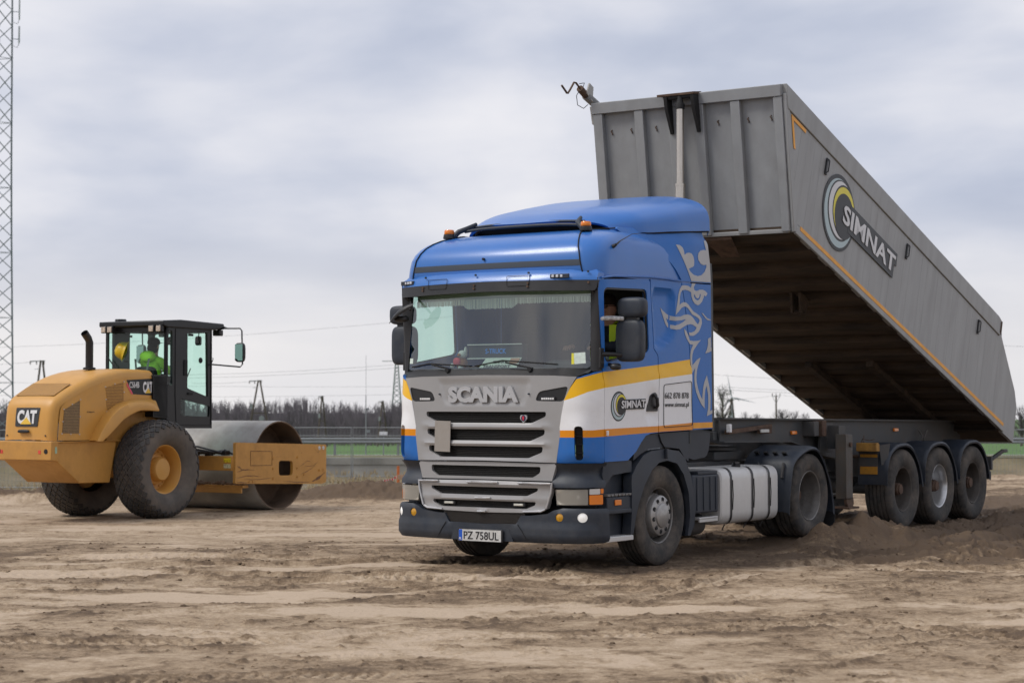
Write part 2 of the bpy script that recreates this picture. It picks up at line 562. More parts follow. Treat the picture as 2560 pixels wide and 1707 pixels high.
# --- livery: bands of paint drawn over (u, z)
def livery():
    m = bpy.data.materials.new('cab_livery')
    m.use_nodes = True
    n, l = m.node_tree.nodes, m.node_tree.links
    b = n['Principled BSDF']
    b.inputs['Roughness'].default_value = 0.30
    b.inputs['Coat Weight'].default_value = 0.08
    b.inputs['Specular IOR Level'].default_value = 0.30
    b.inputs['Coat Roughness'].default_value = 0.1
    uv = N(n, 'ShaderNodeUVMap'); uv.uv_map = 'uv'
    sp = N(n, 'ShaderNodeSeparateXYZ'); l.new(uv.outputs[0], sp.inputs[0])
    mr = N(n, 'ShaderNodeMapRange'); l.new(sp.outputs[0], mr.inputs[0])
    mr.inputs[1].default_value, mr.inputs[2].default_value = -2.0, 1.2
    bands = [([(-2.0, 1.80), (-1.62, 1.87), (-1.45, 1.925), (-1.3, 1.965), (-1.16, 1.994), (-.09, 2.082), (.59, 2.151), (1.2, 2.21)], srgb(240, 184, 20)),
             ([(-2.0, 1.66), (-1.62, 1.70), (-1.5, 1.735), (-1.35, 1.795), (-1.16, 1.835), (-.09, 1.937), (.62, 1.996), (1.2, 2.05)], (0.80, 0.80, 0.81)),
             ([(-2.0, 1.413), (-1.3, 1.416), (-1.15, 1.426), (-.09, 1.447), (.62, 1.475), (1.2, 1.471)], srgb(222, 138, 12)),
             ([(-2.0, 1.343), (-1.3, 1.345), (-1.15, 1.352), (-.09, 1.385), (.62, 1.40), (1.2, 1.407)], BLUE)]
    cur = None
    for pts, col in bands:
        fc = N(n, 'ShaderNodeFloatCurve'); l.new(mr.outputs[0], fc.inputs['Value'])
        cv = fc.mapping.curves[0]
        P = [((u + 2.0) / 3.2, (z - 1.0) / 2.0) for u, z in pts]
        while len(cv.points) < len(P):
            cv.points.new(0.5, 0.5)
        for p, q in zip(cv.points, P):
            p.location = q; p.handle_type = 'VECTOR'
        fc.mapping.update()
        za = N(n, 'ShaderNodeMath', operation='MULTIPLY_ADD'); l.new(fc.outputs[0], za.inputs[0]); za.inputs[1].default_value = 2.0; za.inputs[2].default_value = 1.0
        lt = N(n, 'ShaderNodeMath', operation='LESS_THAN'); l.new(sp.outputs[1], lt.inputs[0]); l.new(za.outputs[0], lt.inputs[1])
        mx = N(n, 'ShaderNodeMix', data_type='RGBA'); l.new(lt.outputs[0], mx.inputs[0])
        if cur: l.new(cur, mx.inputs[6])
        else: mx.inputs[6].default_value = (*BLUE, 1)
        mx.inputs[7].default_value = (*col, 1)
        cur = mx.outputs[2]
    # dust film and road spatter
    tc = N(n, 'ShaderNodeTexCoord')
    t = N(n, 'ShaderNodeTexNoise'); l.new(tc.outputs['Object'], t.inputs['Vector']); t.inputs['Scale'].default_value = 4; t.inputs['Detail'].default_value = 9; t.inputs['Roughness'].default_value = 0.7
    q = N(n, 'ShaderNodeMapRange'); l.new(t.outputs[0], q.inputs[0]); q.inputs[1].default_value, q.inputs[2].default_value, q.inputs[4].default_value = 0.50, 0.80, 0.14
    mx = N(n, 'ShaderNodeMix', data_type='RGBA'); l.new(q.outputs[0], mx.inputs[0]); l.new(cur, mx.inputs[6]); mx.inputs[7].default_value = (0.22, 0.20, 0.18, 1)
    # fine mud spatter on the lower body
    t2 = N(n, 'ShaderNodeTexNoise'); l.new(tc.outputs['Object'], t2.inputs['Vector']); t2.inputs['Scale'].default_value = 55; t2.inputs['Detail'].default_value = 3
    q2 = N(n, 'ShaderNodeMapRange'); l.new(t2.outputs[0], q2.inputs[0]); q2.inputs[1].default_value, q2.inputs[2].default_value, q2.inputs[4].default_value = 0.66, 0.72, 0.55
    q3 = N(n, 'ShaderNodeMapRange'); l.new(sp.outputs[1], q3.inputs[0]); q3.inputs[1].default_value, q3.inputs[2].default_value, q3.inputs[3].default_value, q3.inputs[4].default_value = 1.1, 1.75, 1.0, 0.0
    q4 = N(n, 'ShaderNodeMath', operation='MULTIPLY'); l.new(q2.outputs[0], q4.inputs[0]); l.new(q3.outputs[0], q4.inputs[1])
    m3 = N(n, 'ShaderNodeMix', data_type='RGBA'); l.new(q4.outputs[0], m3.inputs[0]); l.new(mx.outputs[2], m3.inputs[6]); m3.inputs[7].default_value = (0.15, 0.13, 0.11, 1)
    l.new(m3.outputs[2], b.inputs['Base Color'])
    return m
M_livery = livery()
M_blue_side = pmat('blue_paint_side', BLUE, 0.34, coat=0.05, spec=0.30, var=0.06, vscale=1.5, dirt=0.05, dscale=5, dcol=(0.16, 0.16, 0.17))

def ell(cx, cz, rx, rz, n=24):
    return [(cx + rx * math.cos(2 * math.pi * i / n), cz + rz * math.sin(2 * math.pi * i / n)) for i in range(n)]

def in_soft(poly, w):
    """0..1 weight inside a polygon with a soft edge"""
    def f(u, z):
        a = np.array([u]); b = np.array([z])
        dd = edge_dist(a, b, poly)[0]
        return smooth01(dd / w) if inside(a, b, poly)[0] else 0.0
    return f

# --- doors and side panels, both sides
dent = in_soft(rounded([(-0.20, 2.885), (0.20, 2.895), (0.27, 2.83), (0.262, 2.42), (0.10, 2.30), (-0.17, 2.235)], .08), 0.06)
grip = in_soft(rounded([(-0.365, 1.50), (-0.11, 1.47), (-0.11, 1.81), (-0.25, 1.82), (-0.33, 1.72)], .05), 0.035)
def side_relief(u, z):
    zc = lerp(u, [-1.3, -.09, .6], [1.92, 2.02, 2.09])
    r = 0.014 * smooth01((zc - z) / 0.035) - 0.020 * smooth01((zc - .02 - z) / 0.5) * 0.5
    if -0.25 < u < 0.3 and z > 2.2: r -= 0.045 * dent(u, z)
    if -0.55 < u < -0.09 and z < 1.85: r -= 0.016 * grip(u, z)
    return r
door_o = [(-1.150, 1.10), (-0.72, 1.105), (-0.552, 1.193), (-0.45, 1.285), (-0.357, 1.349), (-0.26, 1.37), (-0.098, 1.38), (-0.098, 2.16), (-0.115, 2.19),
          (-0.186, 2.245), (-0.243, 2.79), (-0.258, 2.94), (-0.30, 2.965), (-1.19, 2.915), (-1.235, 2.88), (-1.24, 2.80), (-1.160, 1.87)]
win_o = rounded([(-1.160, 2.835), (-0.325, 2.857), (-0.277, 2.212), (-1.142, 2.085)], 0.07, 5)
rear_o = [(-0.085, 1.382), (0.642, 1.40), (0.62, 1.97), (0.564, 2.345), (0.483, 2.72), (0.425, 2.90), (0.405, 2.965), (-0.245, 2.965), (-0.231, 2.79), (-0.176, 2.25), (-0.10, 2.19), (-0.085, 2.15)]
locker = rounded([(0.002, 1.875), (0.603, 1.918), (0.632, 1.447), (0.012, 1.43)], 0.035)
corner_o = [(-1.153, 1.09), (-1.165, 1.87), (-1.18, 2.005), (-1.26, 1.99), (-1.36, 1.965), (-1.455, 1.935), (-1.53, 1.83), (-1.585, 1.72), (-1.62, 1.56), (-1.665, 1.30), (-1.69, 1.09)]
slot_v = rounded([(-1.488, 1.455), (-1.405, 1.455), (-1.395, 1.12), (-1.478, 1.12)], 0.045, 5)
swell = lambda u, z: 0.028 * math.exp(-((u + 1.44) / .14) ** 2) * smooth01((1.62 - z) / .22) * smooth01((z - 1.085) / .10)
def corner_relief(u, z):
    k = smooth01((-1.16 - u) / .1)
    return side_relief(-1.16, z) * (1 - k) + swell(u, z) - 0.012 * smooth01((1.12 - z) / .03) + 0.02 * smooth01((z - 1.40) / .3) * smooth01((1.95 - z) / .3) * k * .6

for sg in (1, -1):
    dn = panel(door_o, lambda u, z, d: Mp(u, z, d, sg, side_relief), [win_o], 0.05, 0.045, back=True).build('door', M_livery, truck)
    # window frame rubber and glass
    panel(win_o, lambda u, z, d: Mp(u, z, d - .012, sg), [[(u * .965 - .026, 2.475 + (z - 2.475) * .95) for u, z in win_o]], 0.02, 0.06).build('window_seal', M_black, dn)
    if sg < 0:
        panel(win_o, lambda u, z, d: Mp(u, z, d - .03, sg), [], 0, 0.3).build('window_pane', M_glass_side, dn)
    h = MB()
    hp = rounded([(-.352, 1.60), (-.265, 1.765), (-.20, 1.79), (-.105, 1.797), (-.105, 1.60)], .02)
    panel(hp, lambda u, z, d: Mp(u, z, d + .004, sg), [], 0.03, 0.05, mb=h)
    h.tube([(sg * 1.25, -.16, 1.63), (sg * 1.277, -.165, 1.66), (sg * 1.28, -.185, 1.73), (sg * 1.25, -.20, 1.775)], .017, 8)
    h.build('door_handle', M_black, dn)
    rp = panel(rear_o, lambda u, z, d: Mp(u, z, d, sg, side_relief), [], 0.04, 0.045).build('sleeper_panel', M_livery, truck)
    MB().tube([Mp(u, z, .004, sg, side_relief) for u, z in resample(locker, .05) + locker[:1]], .0035, 5).build('locker_seam', M_matte, rp)
    # drip rail above the door
    MB().tube([Mp(u, z, .006, sg) for u, z in ((-1.20, 2.93), (-1.0, 2.955), (-.6, 2.972), (-.25, 2.985), (.1, 2.985), (.40, 2.978))], .011, 6).build('drip_rail', M_blue, truck)
    cp = panel(corner_o, lambda u, z, d: Mp(u, z, d, sg, corner_relief), [slot_v], 0.045, 0.035).build('corner_panel', M_livery, truck)
    v = MB()
    panel(slot_v, lambda u, z, d: Mp(u, z, d - .04, sg), [], 0, 0.06, mb=v)
    for z in (1.20, 1.285, 1.365):
        v.grid([[Mp(u, z + q, -.035 + k, sg) for u in np.linspace(-1.48, -1.395, 4)] for k, q in ((.0, 0), (.03, -.008), (.03, -.014), (0, -.006))])
    v.build('air_slot', M_matte, cp)
    MB().box((sg * 1.258, -1.135, 1.385), (.02, .02, .05)).build('marker_clip', M_white, cp, bevel=.003)

# --- decals on the left side
def sideflat(u, z, d): return (1.24 + d, u, z)
def logo(parent, cx, cz, r, mapf, name='company_logo', dk=(0.012, 0.013, 0.016), flat=False):
    root = None
    md = pmat('logo_dark_' + name, dk, 0.45)
    ml = pmat('logo_pale_blue', srgb(172, 190, 194), 0.45); mw = pmat('logo_white', (.66, .66, .67), 0.45); my = pmat('logo_yellow', srgb(222, 208, 62), 0.45)
    discs = [(0, 0, 1, md), (0, -.01, .90, ml), (.07, .085, .80, md), (.09, .105, .755, mw), (.27, .12, .71, md), (.27, .12, .66, my), (.31, .02, .60, md)]
    for i, (a, b, q, m) in enumerate(discs):
        mb = panel(ell(cx + a * r, cz + b * r, q * r, q * r, 40), lambda u, z, d: mapf(u, z, d + .002 + .0012 * i), [], .002, .2)
        o = mb.build(name if i == 0 else 'logo_ring', m, parent if (i == 0 or flat) else root)
        root = root or o
    return root, md, mw
lg, md, mw = logo(truck, -.908, 1.652, .150, lambda u, z, d: Mp(u, z, d, 1, side_relief))
doorf = lambda u, z, d: Mp(u, z, d, 1, side_relief)
panel([(-.80, 1.618), (-.403, 1.626), (-.401, 1.681), (-.38, 1.683), (-.38, 1.729), (-.80, 1.72)], lambda u, z, d: doorf(u, z, d + .0105), [], .006, .018).build('logo_bar', md, lg)
text_obj('SIMNAT', 'logo_lettering', mw, lg, None, None, None, .477, .078, .003, bold=.022, mapf=lambda a, b, d: doorf(-.874 + a, 1.630 + b + .012 * a / .477, d + .0145))
text_obj('662 878 878', 'phone_number', M_ink, truck, None, None, None, .513, .062, .002, bold=0.0, mapf=lambda a, b, d: Mp(.027 + a, 1.732 + b + .005 * a, d + .004, 1, side_relief), label='black phone number painted on the white locker door')
text_obj('www.simnat.pl', 'web_address', M_ink, truck, None, None, None, .516, .066, .002, bold=0.0, mapf=lambda a, b, d: Mp(.03 + a, 1.628 + b + .005 * a, d + .004, 1, side_relief), label='black web address below the phone number')

# --- side fairing behind the cab with the griffin
fair_lo = [(0.652, 1.40), (1.092, 1.408), (1.068, 2.975), (0.418, 2.962), (0.497, 2.72), (0.578, 2.345), (0.634, 1.97)]
fair_up = [(0.425, 2.978), (1.068, 2.990), (1.045, 3.21), (0.99, 3.44), (0.93, 3.54), (-0.50, 3.50), (-0.56, 3.475), (-0.40, 3.37), (-0.27, 3.318), (0.02, 3.262), (0.18, 3.19), (0.30, 3.098), (0.37, 3.03)]
def up_map(u, z, d, sg):
    k = smooth01((z - 2.99) / .55)
    x = 1.24 - .20 * k * smooth01((.75 - u) / 1.2) - .035 * smooth01((z - 3.40) / .10)
    return (sg * (x + d), u, z)
for sg in (1, -1):
    panel(fair_lo, lambda u, z, d: (sg * (1.24 + d), u, z), [], .03, .2).build('side_fairing', M_blue_side, truck)
    MB().prism([(sg * 1.241, .652, 1.412), (sg * 1.241, 1.092, 1.418), (sg * 1.241, 1.091, 1.478), (sg * 1.241, .651, 1.474)], (sg * .003, 0, 0)).build('fairing_stripe', M_orange, truck)
    panel(fair_up, lambda u, z, d: up_map(u, z, d, sg), [], .03, .06).build('roof_side_fairing', M_blue_side, truck)
    f2 = MB()
    f2.grid([[(sg * (1.24 - a), y, z) for a, y in ((0, 0), (.01, .06), (.05, .11), (.16, .125))] for y, z in ()] or [[(sg * (1.236 - a), yy + y, z) for a, y in ((0, 0), (.008, .07), (.05, .125), (.18, .13))] for yy, z in ((1.094, 1.38), (1.085, 1.9), (1.075, 2.5), (1.068, 2.98), (1.045, 3.21))])
    f2.build('fairing_edge_strip', M_black, truck)
GRIF = {
'crown': [(0.355,3.367),(0.419,3.366),(0.466,3.344),(0.489,3.306),(0.497,3.264),(0.54,3.287),(0.587,3.294),(0.635,3.288),(0.669,3.262),(0.689,3.214),(0.686,3.164),(0.668,3.15),(0.569,3.12),(0.606,3.09),(0.674,3.061),(0.77,3.052),(0.853,3.068),(0.923,3.108),(0.959,3.157),(0.966,3.188),(0.896,3.179),(0.833,3.19),(0.785,3.226),(0.772,3.265),(0.786,3.303),(0.834,3.333),(0.904,3.345),(0.96,3.344),(0.932,3.386),(0.925,3.422),(0.94,3.45),(0.985,3.45),(1.042,3.21),(1.062,3.001),(0.626,2.991)],
'head': [(0.64,2.968),(0.715,2.969),(0.674,2.926),(0.687,2.897),(0.742,2.89),(0.811,2.908),(0.887,2.91),(0.943,2.896),(0.985,2.875),(0.947,2.842),(0.91,2.851),(0.893,2.821),(0.858,2.779),(0.803,2.747),(0.761,2.738),(0.7,2.752),(0.652,2.783),(0.625,2.828),(0.616,2.87),(0.551,2.887),(0.484,2.892),(0.43,2.884),(0.389,2.859),(0.369,2.809),(0.362,2.721),(0.402,2.743),(0.456,2.759),(0.51,2.754),(0.563,2.733),(0.618,2.696),(0.672,2.665),(0.74,2.648),(0.809,2.625),(0.85,2.593),(0.857,2.553),(0.836,2.513),(0.811,2.48),(0.78,2.451),(0.711,2.42),(0.657,2.405),(0.582,2.406),(0.562,2.439),(0.629,2.44),(0.698,2.459),(0.739,2.496),(0.657,2.523),(0.603,2.53),(0.522,2.519),(0.441,2.493),(0.374,2.468),(0.294,2.459),(0.202,2.469),(0.143,2.509),(0.098,2.572),(0.027,2.684),(0.079,2.654),(0.15,2.625),(0.229,2.602),(0.275,2.594),(0.388,2.603),(0.455,2.621),(0.536,2.63),(0.603,2.623),(0.658,2.599),(0.712,2.561),(0.767,2.53),(0.806,2.571),(0.781,2.597),(0.713,2.618),(0.638,2.634),(0.59,2.669),(0.55,2.693),(0.509,2.711),(0.462,2.712),(0.402,2.694),(0.348,2.656),(0.279,2.616),(0.295,2.676),(0.322,2.762),(0.343,2.841),(0.37,2.894),(0.417,2.932),(0.484,2.939),(0.551,2.936),(0.612,2.919)],
'neck': [(0.461,2.475),(0.508,2.451),(0.548,2.413),(0.581,2.355),(0.656,2.349),(0.752,2.354),(0.832,2.365),(0.779,2.334),(0.724,2.293),(0.669,2.252),(0.642,2.205),(0.634,2.159),(0.641,2.087),(0.696,2.121),(0.751,2.155),(0.82,2.174),(0.799,2.136),(0.764,2.082),(0.739,2.029),(0.729,1.963),(0.735,1.91),(0.762,1.845),(0.803,1.779),(0.861,1.723),(0.868,1.779),(0.88,1.846),(0.908,1.912),(0.964,1.986),(0.999,1.913),(1.026,1.847),(1.047,1.767),(1.046,1.687),(1.039,1.597),(1.088,1.611),(1.088,1.573),(0.961,1.544),(0.99,1.62),(0.997,1.7),(0.991,1.78),(0.959,1.873),(0.928,1.833),(0.914,1.766),(0.911,1.7),(0.913,1.627),(0.844,1.667),(0.775,1.733),(0.721,1.805),(0.694,1.877),(0.684,1.949),(0.688,2.009),(0.702,2.062),(0.627,1.998),(0.62,2.067),(0.6,2.119),(0.594,2.191),(0.608,2.244),(0.635,2.284),(0.663,2.308),(0.588,2.314),(0.521,2.366),(0.481,2.417)],
'whisker': [(0.848,2.659),(0.885,2.654),(0.927,2.632),(0.976,2.608),(1.06,2.593),(1.053,2.584),(0.989,2.586),(0.934,2.606),(0.885,2.637)],
'feather': [(0.995,2.383),(1.058,2.403),(1.065,2.308),(1.051,2.289),(1.073,2.295),(1.073,2.251),(1.015,2.237),(0.931,2.223),(0.973,2.272),(0.995,2.326)]}
GRIF_H = {'head': [[(0.676,2.844),(0.694,2.851),(0.714,2.826),(0.748,2.811),(0.783,2.815),(0.803,2.836),(0.808,2.86),(0.835,2.861),(0.827,2.831),(0.796,2.8),(0.755,2.789),(0.714,2.799),(0.684,2.821)],
                   [(0.15,2.58),(0.202,2.559),(0.275,2.552),(0.388,2.563),(0.509,2.58),(0.441,2.545),(0.361,2.52),(0.268,2.503),(0.209,2.511),(0.169,2.539)]]}
def dec_map(u, z, d):
    if z > 2.98: p = up_map(u, z, d, 1)
    elif u < lerp(z, [1.4, 1.97, 2.345, 2.72, 2.96], [.65, .63, .572, .49, .415]): p = Mp(u, z, d, 1, side_relief)
    else: p = (1.24 + d, u, z)
    return (p[0] + .004, p[1], p[2])
dec = None
for k, pl in GRIF.items():
    mb = panel(pl, dec_map, GRIF_H.get(k, []), .003, .04)
    o = mb.build('griffin_decal' if dec is None else 'griffin_piece', M_decal, dec or truck)
    dec = dec or o
dec['label'] = 'silver crowned griffin emblem on the blue rear fairing'

# --- front: silver grille panel with slots
def mir(p): return p + [(-x, z) for x, z in p[::-1] if abs(x) > 1e-6]
g_out = mir([(0, 1.105), (.5, 1.10), (.852, 1.092), (.90, 1.40), (.945, 1.70), (1.0, 1.84), (1.062, 1.945), (.8, 1.958), (0, 1.968)])
def slot(zt, zb, wt, wb, zm):
    return rounded([(-wt, zt), (wt, zt), (wt - .005, zm), (wb, zb), (-wb, zb), (-wt + .005, zm)], .02, 3)
s1, s2, s3 = slot(1.597, 1.483, .742, .575, 1.55), slot(1.42, 1.305, .728, .565, 1.37), slot(1.249, 1.135, .705, .545, 1.195)
blk = rounded([(.985, 1.852), (.66, 1.80), (.615, 1.705), (.935, 1.70)], .04)
blk_m = [(-x, z) for x, z in blk]
name_rec = in_soft(rounded([(-.58, 1.93), (.58, 1.93), (.50, 1.665), (-.50, 1.665)], .05), .03)
def gr_relief(x, z):
    r = -0.012 * name_rec(x, z)
    # ribs stand proud between the slots
    for zc, w in ((1.452, .022), (1.278, .022), (1.112, .02)):
        if abs(x) < .84: r += .014 * smooth01(1 - abs(z - zc - .0) / .035) * smooth01((.84 - abs(x)) / .12)
    return r
gp = panel(g_out, lambda x, z, d: Fp(x, z, d + gr_relief(x, z) + .004), [s1, s2, s3, blk, blk_m], .05, .028).build('front_grille', M_silver, truck)
def mesh_insert(slots, off, name, parent):
    for s_ in slots:
        zt, zb = max(z for x, z in s_), min(z for x, z in s_)
        mb = panel([(x * 1.01, z) for x, z in s_], lambda x, z, d: Fp(x, z, d - off), [], 0, .06)
        k = zb + .012
        w = max(x for x, z in s_)
        while k < zt - .005:
            mb.grid([[Fp(x, k + q, -off + e_) for x in np.linspace(-w * .98, w * .98, 12)] for q, e_ in ((0, .0), (.004, .012), (.009, .002))])
            k += .0165
        mb.uv = None
        mb.build(name, M_mesh, parent)
mesh_insert([s1, s2, s3], .035, 'mesh_insert', gp)
for b_ in (blk, blk_m):
    sgx = 1 if b_[0][0] > 0 else -1
    o = panel(b_, lambda x, z, d: Fp(x, z, d - .006), [], 0.02, .05).build('lamp_recess', M_black, gp)
    mb = MB()
    for i in range(6): mb.box(Fp(sgx * (.70 + .024 * i), 1.728, .004), (.018, .01, .02))
    mb.box(Fp(sgx * .76, 1.728, -.003), (.17, .008, .036), mi=1)
    mb.build('led_strip', [M_white, M_black], o)
text_obj('SCANIA', 'maker_lettering', M_letter, gp, None, None, None, .868, .165, .022, bold=.055, mapf=lambda a, b, d: Fp(-.434 + a, 1.69 + b, d + .0))
for sgx in (-1, 1):
    MB().cyl(Fp(sgx * .552, 1.775, -.004), Fp(sgx * .552, 1.775, .022), .009, n=10).build('washer_nozzle', M_plastic, gp)
em = panel(rounded([(.455, 1.565), (.525, 1.565), (.532, 1.53), (.49, 1.485), (.448, 1.53)], .015), lambda x, z, d: Fp(x, z, d + .012), [], .02, .05).build('emblem_shield', M_letter, gp)
panel(ell(.49, 1.533, .027, .031), lambda x, z, d: Fp(x, z, d + .0145), [], .003, .05).build('emblem_field', pmat('emblem_blue', (.01, .02, .07), .3), em)
panel([(.478, 1.545), (.49, 1.556), (.502, 1.545), (.50, 1.523), (.49, 1.508), (.48, 1.523)], lambda x, z, d: Fp(x, z, d + .017), [], .003, .05).build('emblem_charge', pmat('emblem_red', (.55, .03, .05), .4), em)
# grey card wedged in the grille
cd = MB(); cd.box((-.495, Fy(.5) - .035, 1.345), (.195, .008, .315), Matrix.Rotation(R(1.5), 3, 'Y')); cd.build('grey_card', pmat('grey_card', (.33, .30, .27), .8, var=.1, vscale=9, dirt=.35, dscale=9, dcol=(.12, .10, .08)), gp, label='blank grey plate fixed over the grille slots')
# middle grille
m_out = mir([(0, 1.092), (.852, 1.082), (.80, .91), (0, .915)])
m_s = slot(1.05, .942, .675, .59, .99)
mg = panel(m_out, lambda x, z, d: Fp(x, z, d - .004), [m_s], .05, .05).build('middle_grille', M_silver, truck)
mesh_insert([m_s], .04, 'mesh_insert', mg)
# lower grille with bright edge trim
l_out = mir([(0, .582), (.55, .592), (.70, .612), (.757, .64), (.805, .80), (.822, .895), (0, .905)])
l1, l2 = slot(.838, .757, .66, .535, .81), slot(.70, .628, .635, .525, .67)
def lr(x, z):
    return .012 * smooth01(1 - abs(z - .728) / .03) + .012 * smooth01(1 - abs(z - .868) / .03) + .01 * smooth01(1 - abs(z - .605) / .02)
lgp = panel(l_out, lambda x, z, d: Fp(x, z, d + .018 + lr(x, z)), [l1, l2], .06, .03).build('lower_grille', M_silver, truck)
mesh_insert([l1, l2], .025, 'mesh_insert', lgp)
for pts in ([(.822, .897), (.812, .80), (.76, .638)], [(-.822, .897), (-.812, .80), (-.76, .638)], [(-.18, .886), (.20, .886)], [(-.81, .885), (-.55, .889)], [(.44, .889), (.81, .885)], [(-.08, .728), (.11, .728)], [(-.05, .592), (.05, .592)], [(-.75, .632), (-.70, .61), (-.50, .602)], [(.75, .632), (.70, .61), (.50, .602)]):
    MB().tube([Fp(x, z, .036) for x, z in resample(pts, .06)[:-1 if len(pts) > 2 else None] + pts[-1:]] if len(pts) < 3 else [Fp(x, z, .034) for x, z in pts], .011, 6).build('bright_trim', M_silver_lt, lgp)
for sgx in (-1, 1):
    mb = MB(); mb.box(Fp(sgx * .43, .668, .0), (.11, .03, .022)); mb.box(Fp(sgx * .43, .668, -.012), (.15, .03, .036), mi=1)
    mb.build('work_light', [pmat('pale_lens', (.55, .54, .48), .2), M_black], lgp, bevel=.004)
# black scuttle strip under the windscreen
def Sc(x, z, d):
    k = (z - 1.955) / .085
    return (x, Fy(x) - d + .015 + .085 * k + (.05 * k) * (abs(x) / 1.1) ** 3, z)
panel(mir([(0, 1.97), (.8, 1.96), (1.06, 1.948), (1.15, 1.99), (1.15, 2.035), (.6, 2.04), (0, 2.045)]), Sc, [], .05, .06).build('scuttle', M_black, truck)
panel(mir([(0, 1.96), (.85, 1.948), (.85, 1.905), (0, 1.92)]), lambda x, z, d: (x, Fy(x) + .06, z), [], 0, .1).build('scuttle_backing', M_matte, truck)

# --- windscreen
def Wy(x, z):
    return -1.405 + (z - 2.02) * .085 + .155 * (abs(x) / 1.145) ** 2.6
def Wp(x, z, d): return (x, Wy(x, z) - d, z)
w_out = rounded([(-1.135, 2.03), (1.135, 2.03), (1.105, 2.83), (-1.105, 2.83)], .05)
panel(w_out, Wp, [], 0, .09).build('windscreen', M_glass, truck, smooth=80)
for sgx in (-1, 1):
    # black A pillar wrapping from the glass to the door
    P = []
    for z in np.linspace(2.0, 2.93, 10):
        yd = lerp(z, [1.87, 2.80, 2.88], [-1.165, -1.243, -1.247])
        xg = lerp(z, [2.0, 2.83], [1.136, 1.103])
        a = Vector((xg, Wy(xg, z) - .006, z)); b = Vector((1.222, yd - .012, z))
        mid = (a + b) / 2 + Vector((.03, -.03, 0))
        P.append([((1 - t) ** 2 * a + 2 * t * (1 - t) * mid + t * t * b) for t in np.linspace(0, 1, 7).tolist()] + [b + Vector((-.05, .02, 0))])
    P = [[(sgx * q.x, q.y, q.z) for q in row] for row in P]
    MB().grid(P).build('front_pillar', M_black, truck, smooth=60)
# wipers
for x0, x1, dz in ((-.50, -1.06, .02), (.52, -.16, .04)):
    mb = MB()
    mb.tube([Wp(x0, 2.035, .03), Wp(x0 * .5 + x1 * .5 + .05, 2.075 + dz * .5, .035)], .009, 6)
    mb.tube([Wp(x1, 2.062, .016), Wp((x0 + x1) / 2, 2.075 + dz, .02), Wp(x0 + .28, 2.055 + dz * .4, .016)], .0075, 6)
    mb.cyl(Wp(x0, 2.02, .0), Wp(x0, 2.02, .05), .022, n=10)
    mb.build('wiper', M_matte, truck)
# stickers on the glass
panel([(.955, 2.07), (1.085, 2.08), (1.075, 2.19), (.945, 2.18)], lambda x, z, d: Wp(x, z, d + .002), [], .001, .2).build('permit_sticker', pmat('sticker', (.62, .72, .66), .5, var=.12, vscale=30), truck)
panel([(.945, 2.07), (.972, 2.072), (.962, 2.18), (.94, 2.18)], lambda x, z, d: Wp(x, z, d + .004), [], .001, .2).build('permit_sticker_edge', pmat('sticker_yellow', (.75, .70, .05), .5), truck)
panel([(-1.115, 2.10), (-1.06, 2.10), (-1.06, 2.155), (-1.115, 2.155)], lambda x, z, d: Wp(x, z, d + .002), [], .001, .2).build('small_sticker', MATS['sticker'], truck)

# --- sun visor
def Vy(x, z):
    return -1.43 + .20 * (abs(x) / 1.2) ** 3.0 - .03 * (3.0 - z) / .2
vis = panel(mir([(0, 2.815), (1.06, 2.80), (1.195, 2.80), (1.215, 2.83), (1.218, 2.905), (0, 2.918)]), lambda x, z, d: (x, Vy(x, z) - d - .02, z), [], .03, .06, back=True).build('sun_visor', M_black, truck)
def vtop(x, z, d):
    k = smooth01((z - 2.955) / .06)
    return (x, Vy(x, z) - d - .022 + .06 * k, z)
panel(mir([(0, 2.918), (1.218, 2.905), (1.21, 2.98), (1.17, 3.015), (0, 3.02)]), vtop, [], .12, .045).build('visor_top', M_blue, vis)
for cx in (-.62, .40):
    q = rounded([(cx - .135, 2.965), (cx + .135, 2.965), (cx + .128, 2.862), (cx - .128, 2.862)], .02)
    MB().tube([vtop(x, z, .004) for x, z in q + q[:1]], .0025, 4).build('lid_seam', M_matte, vis)
for cx in (-1.10, .86):
    mb = MB(); mb.box((cx, Vy(cx, 2.95) - .03, 2.948), (.21, .02, .042), Matrix.Rotation(R(-14 if cx < 0 else 6), 3, 'Z'))
    for i in range(4): mb.box((cx - .066 + .044 * i, Vy(cx - .066 + .044 * i, 2.95) - .04, 2.948), (.028, .012, .026), mi=1)
    mb.build('visor_lamp', [M_plastic, pmat('lamp_white', (.6, .62, .66), .15)], vis, bevel=.004)
for x, z in ((-.80, 2.99), (-.12, 2.99), (.52, 2.99), (1.13, 2.99), (-.83, 2.885), (-.83, 2.855), (-.13, 2.885), (-.13, 2.852), (.52, 2.885), (.52, 2.852), (1.14, 2.88)):
    MB().cyl((x, Vy(x, z) - .02, z), (x, Vy(x, z) - .034, z), .011, n=10).build('visor_bolt', M_rust if z < 2.95 else M_plastic, vis)
for sgx in (-1, 1):
    MB().tube([(sgx * 1.15, -1.27, 2.84), (sgx * 1.16, -1.20, 2.72), (sgx * 1.16, -1.19, 2.66)], .012, 6).build('visor_stay', M_black, vis)

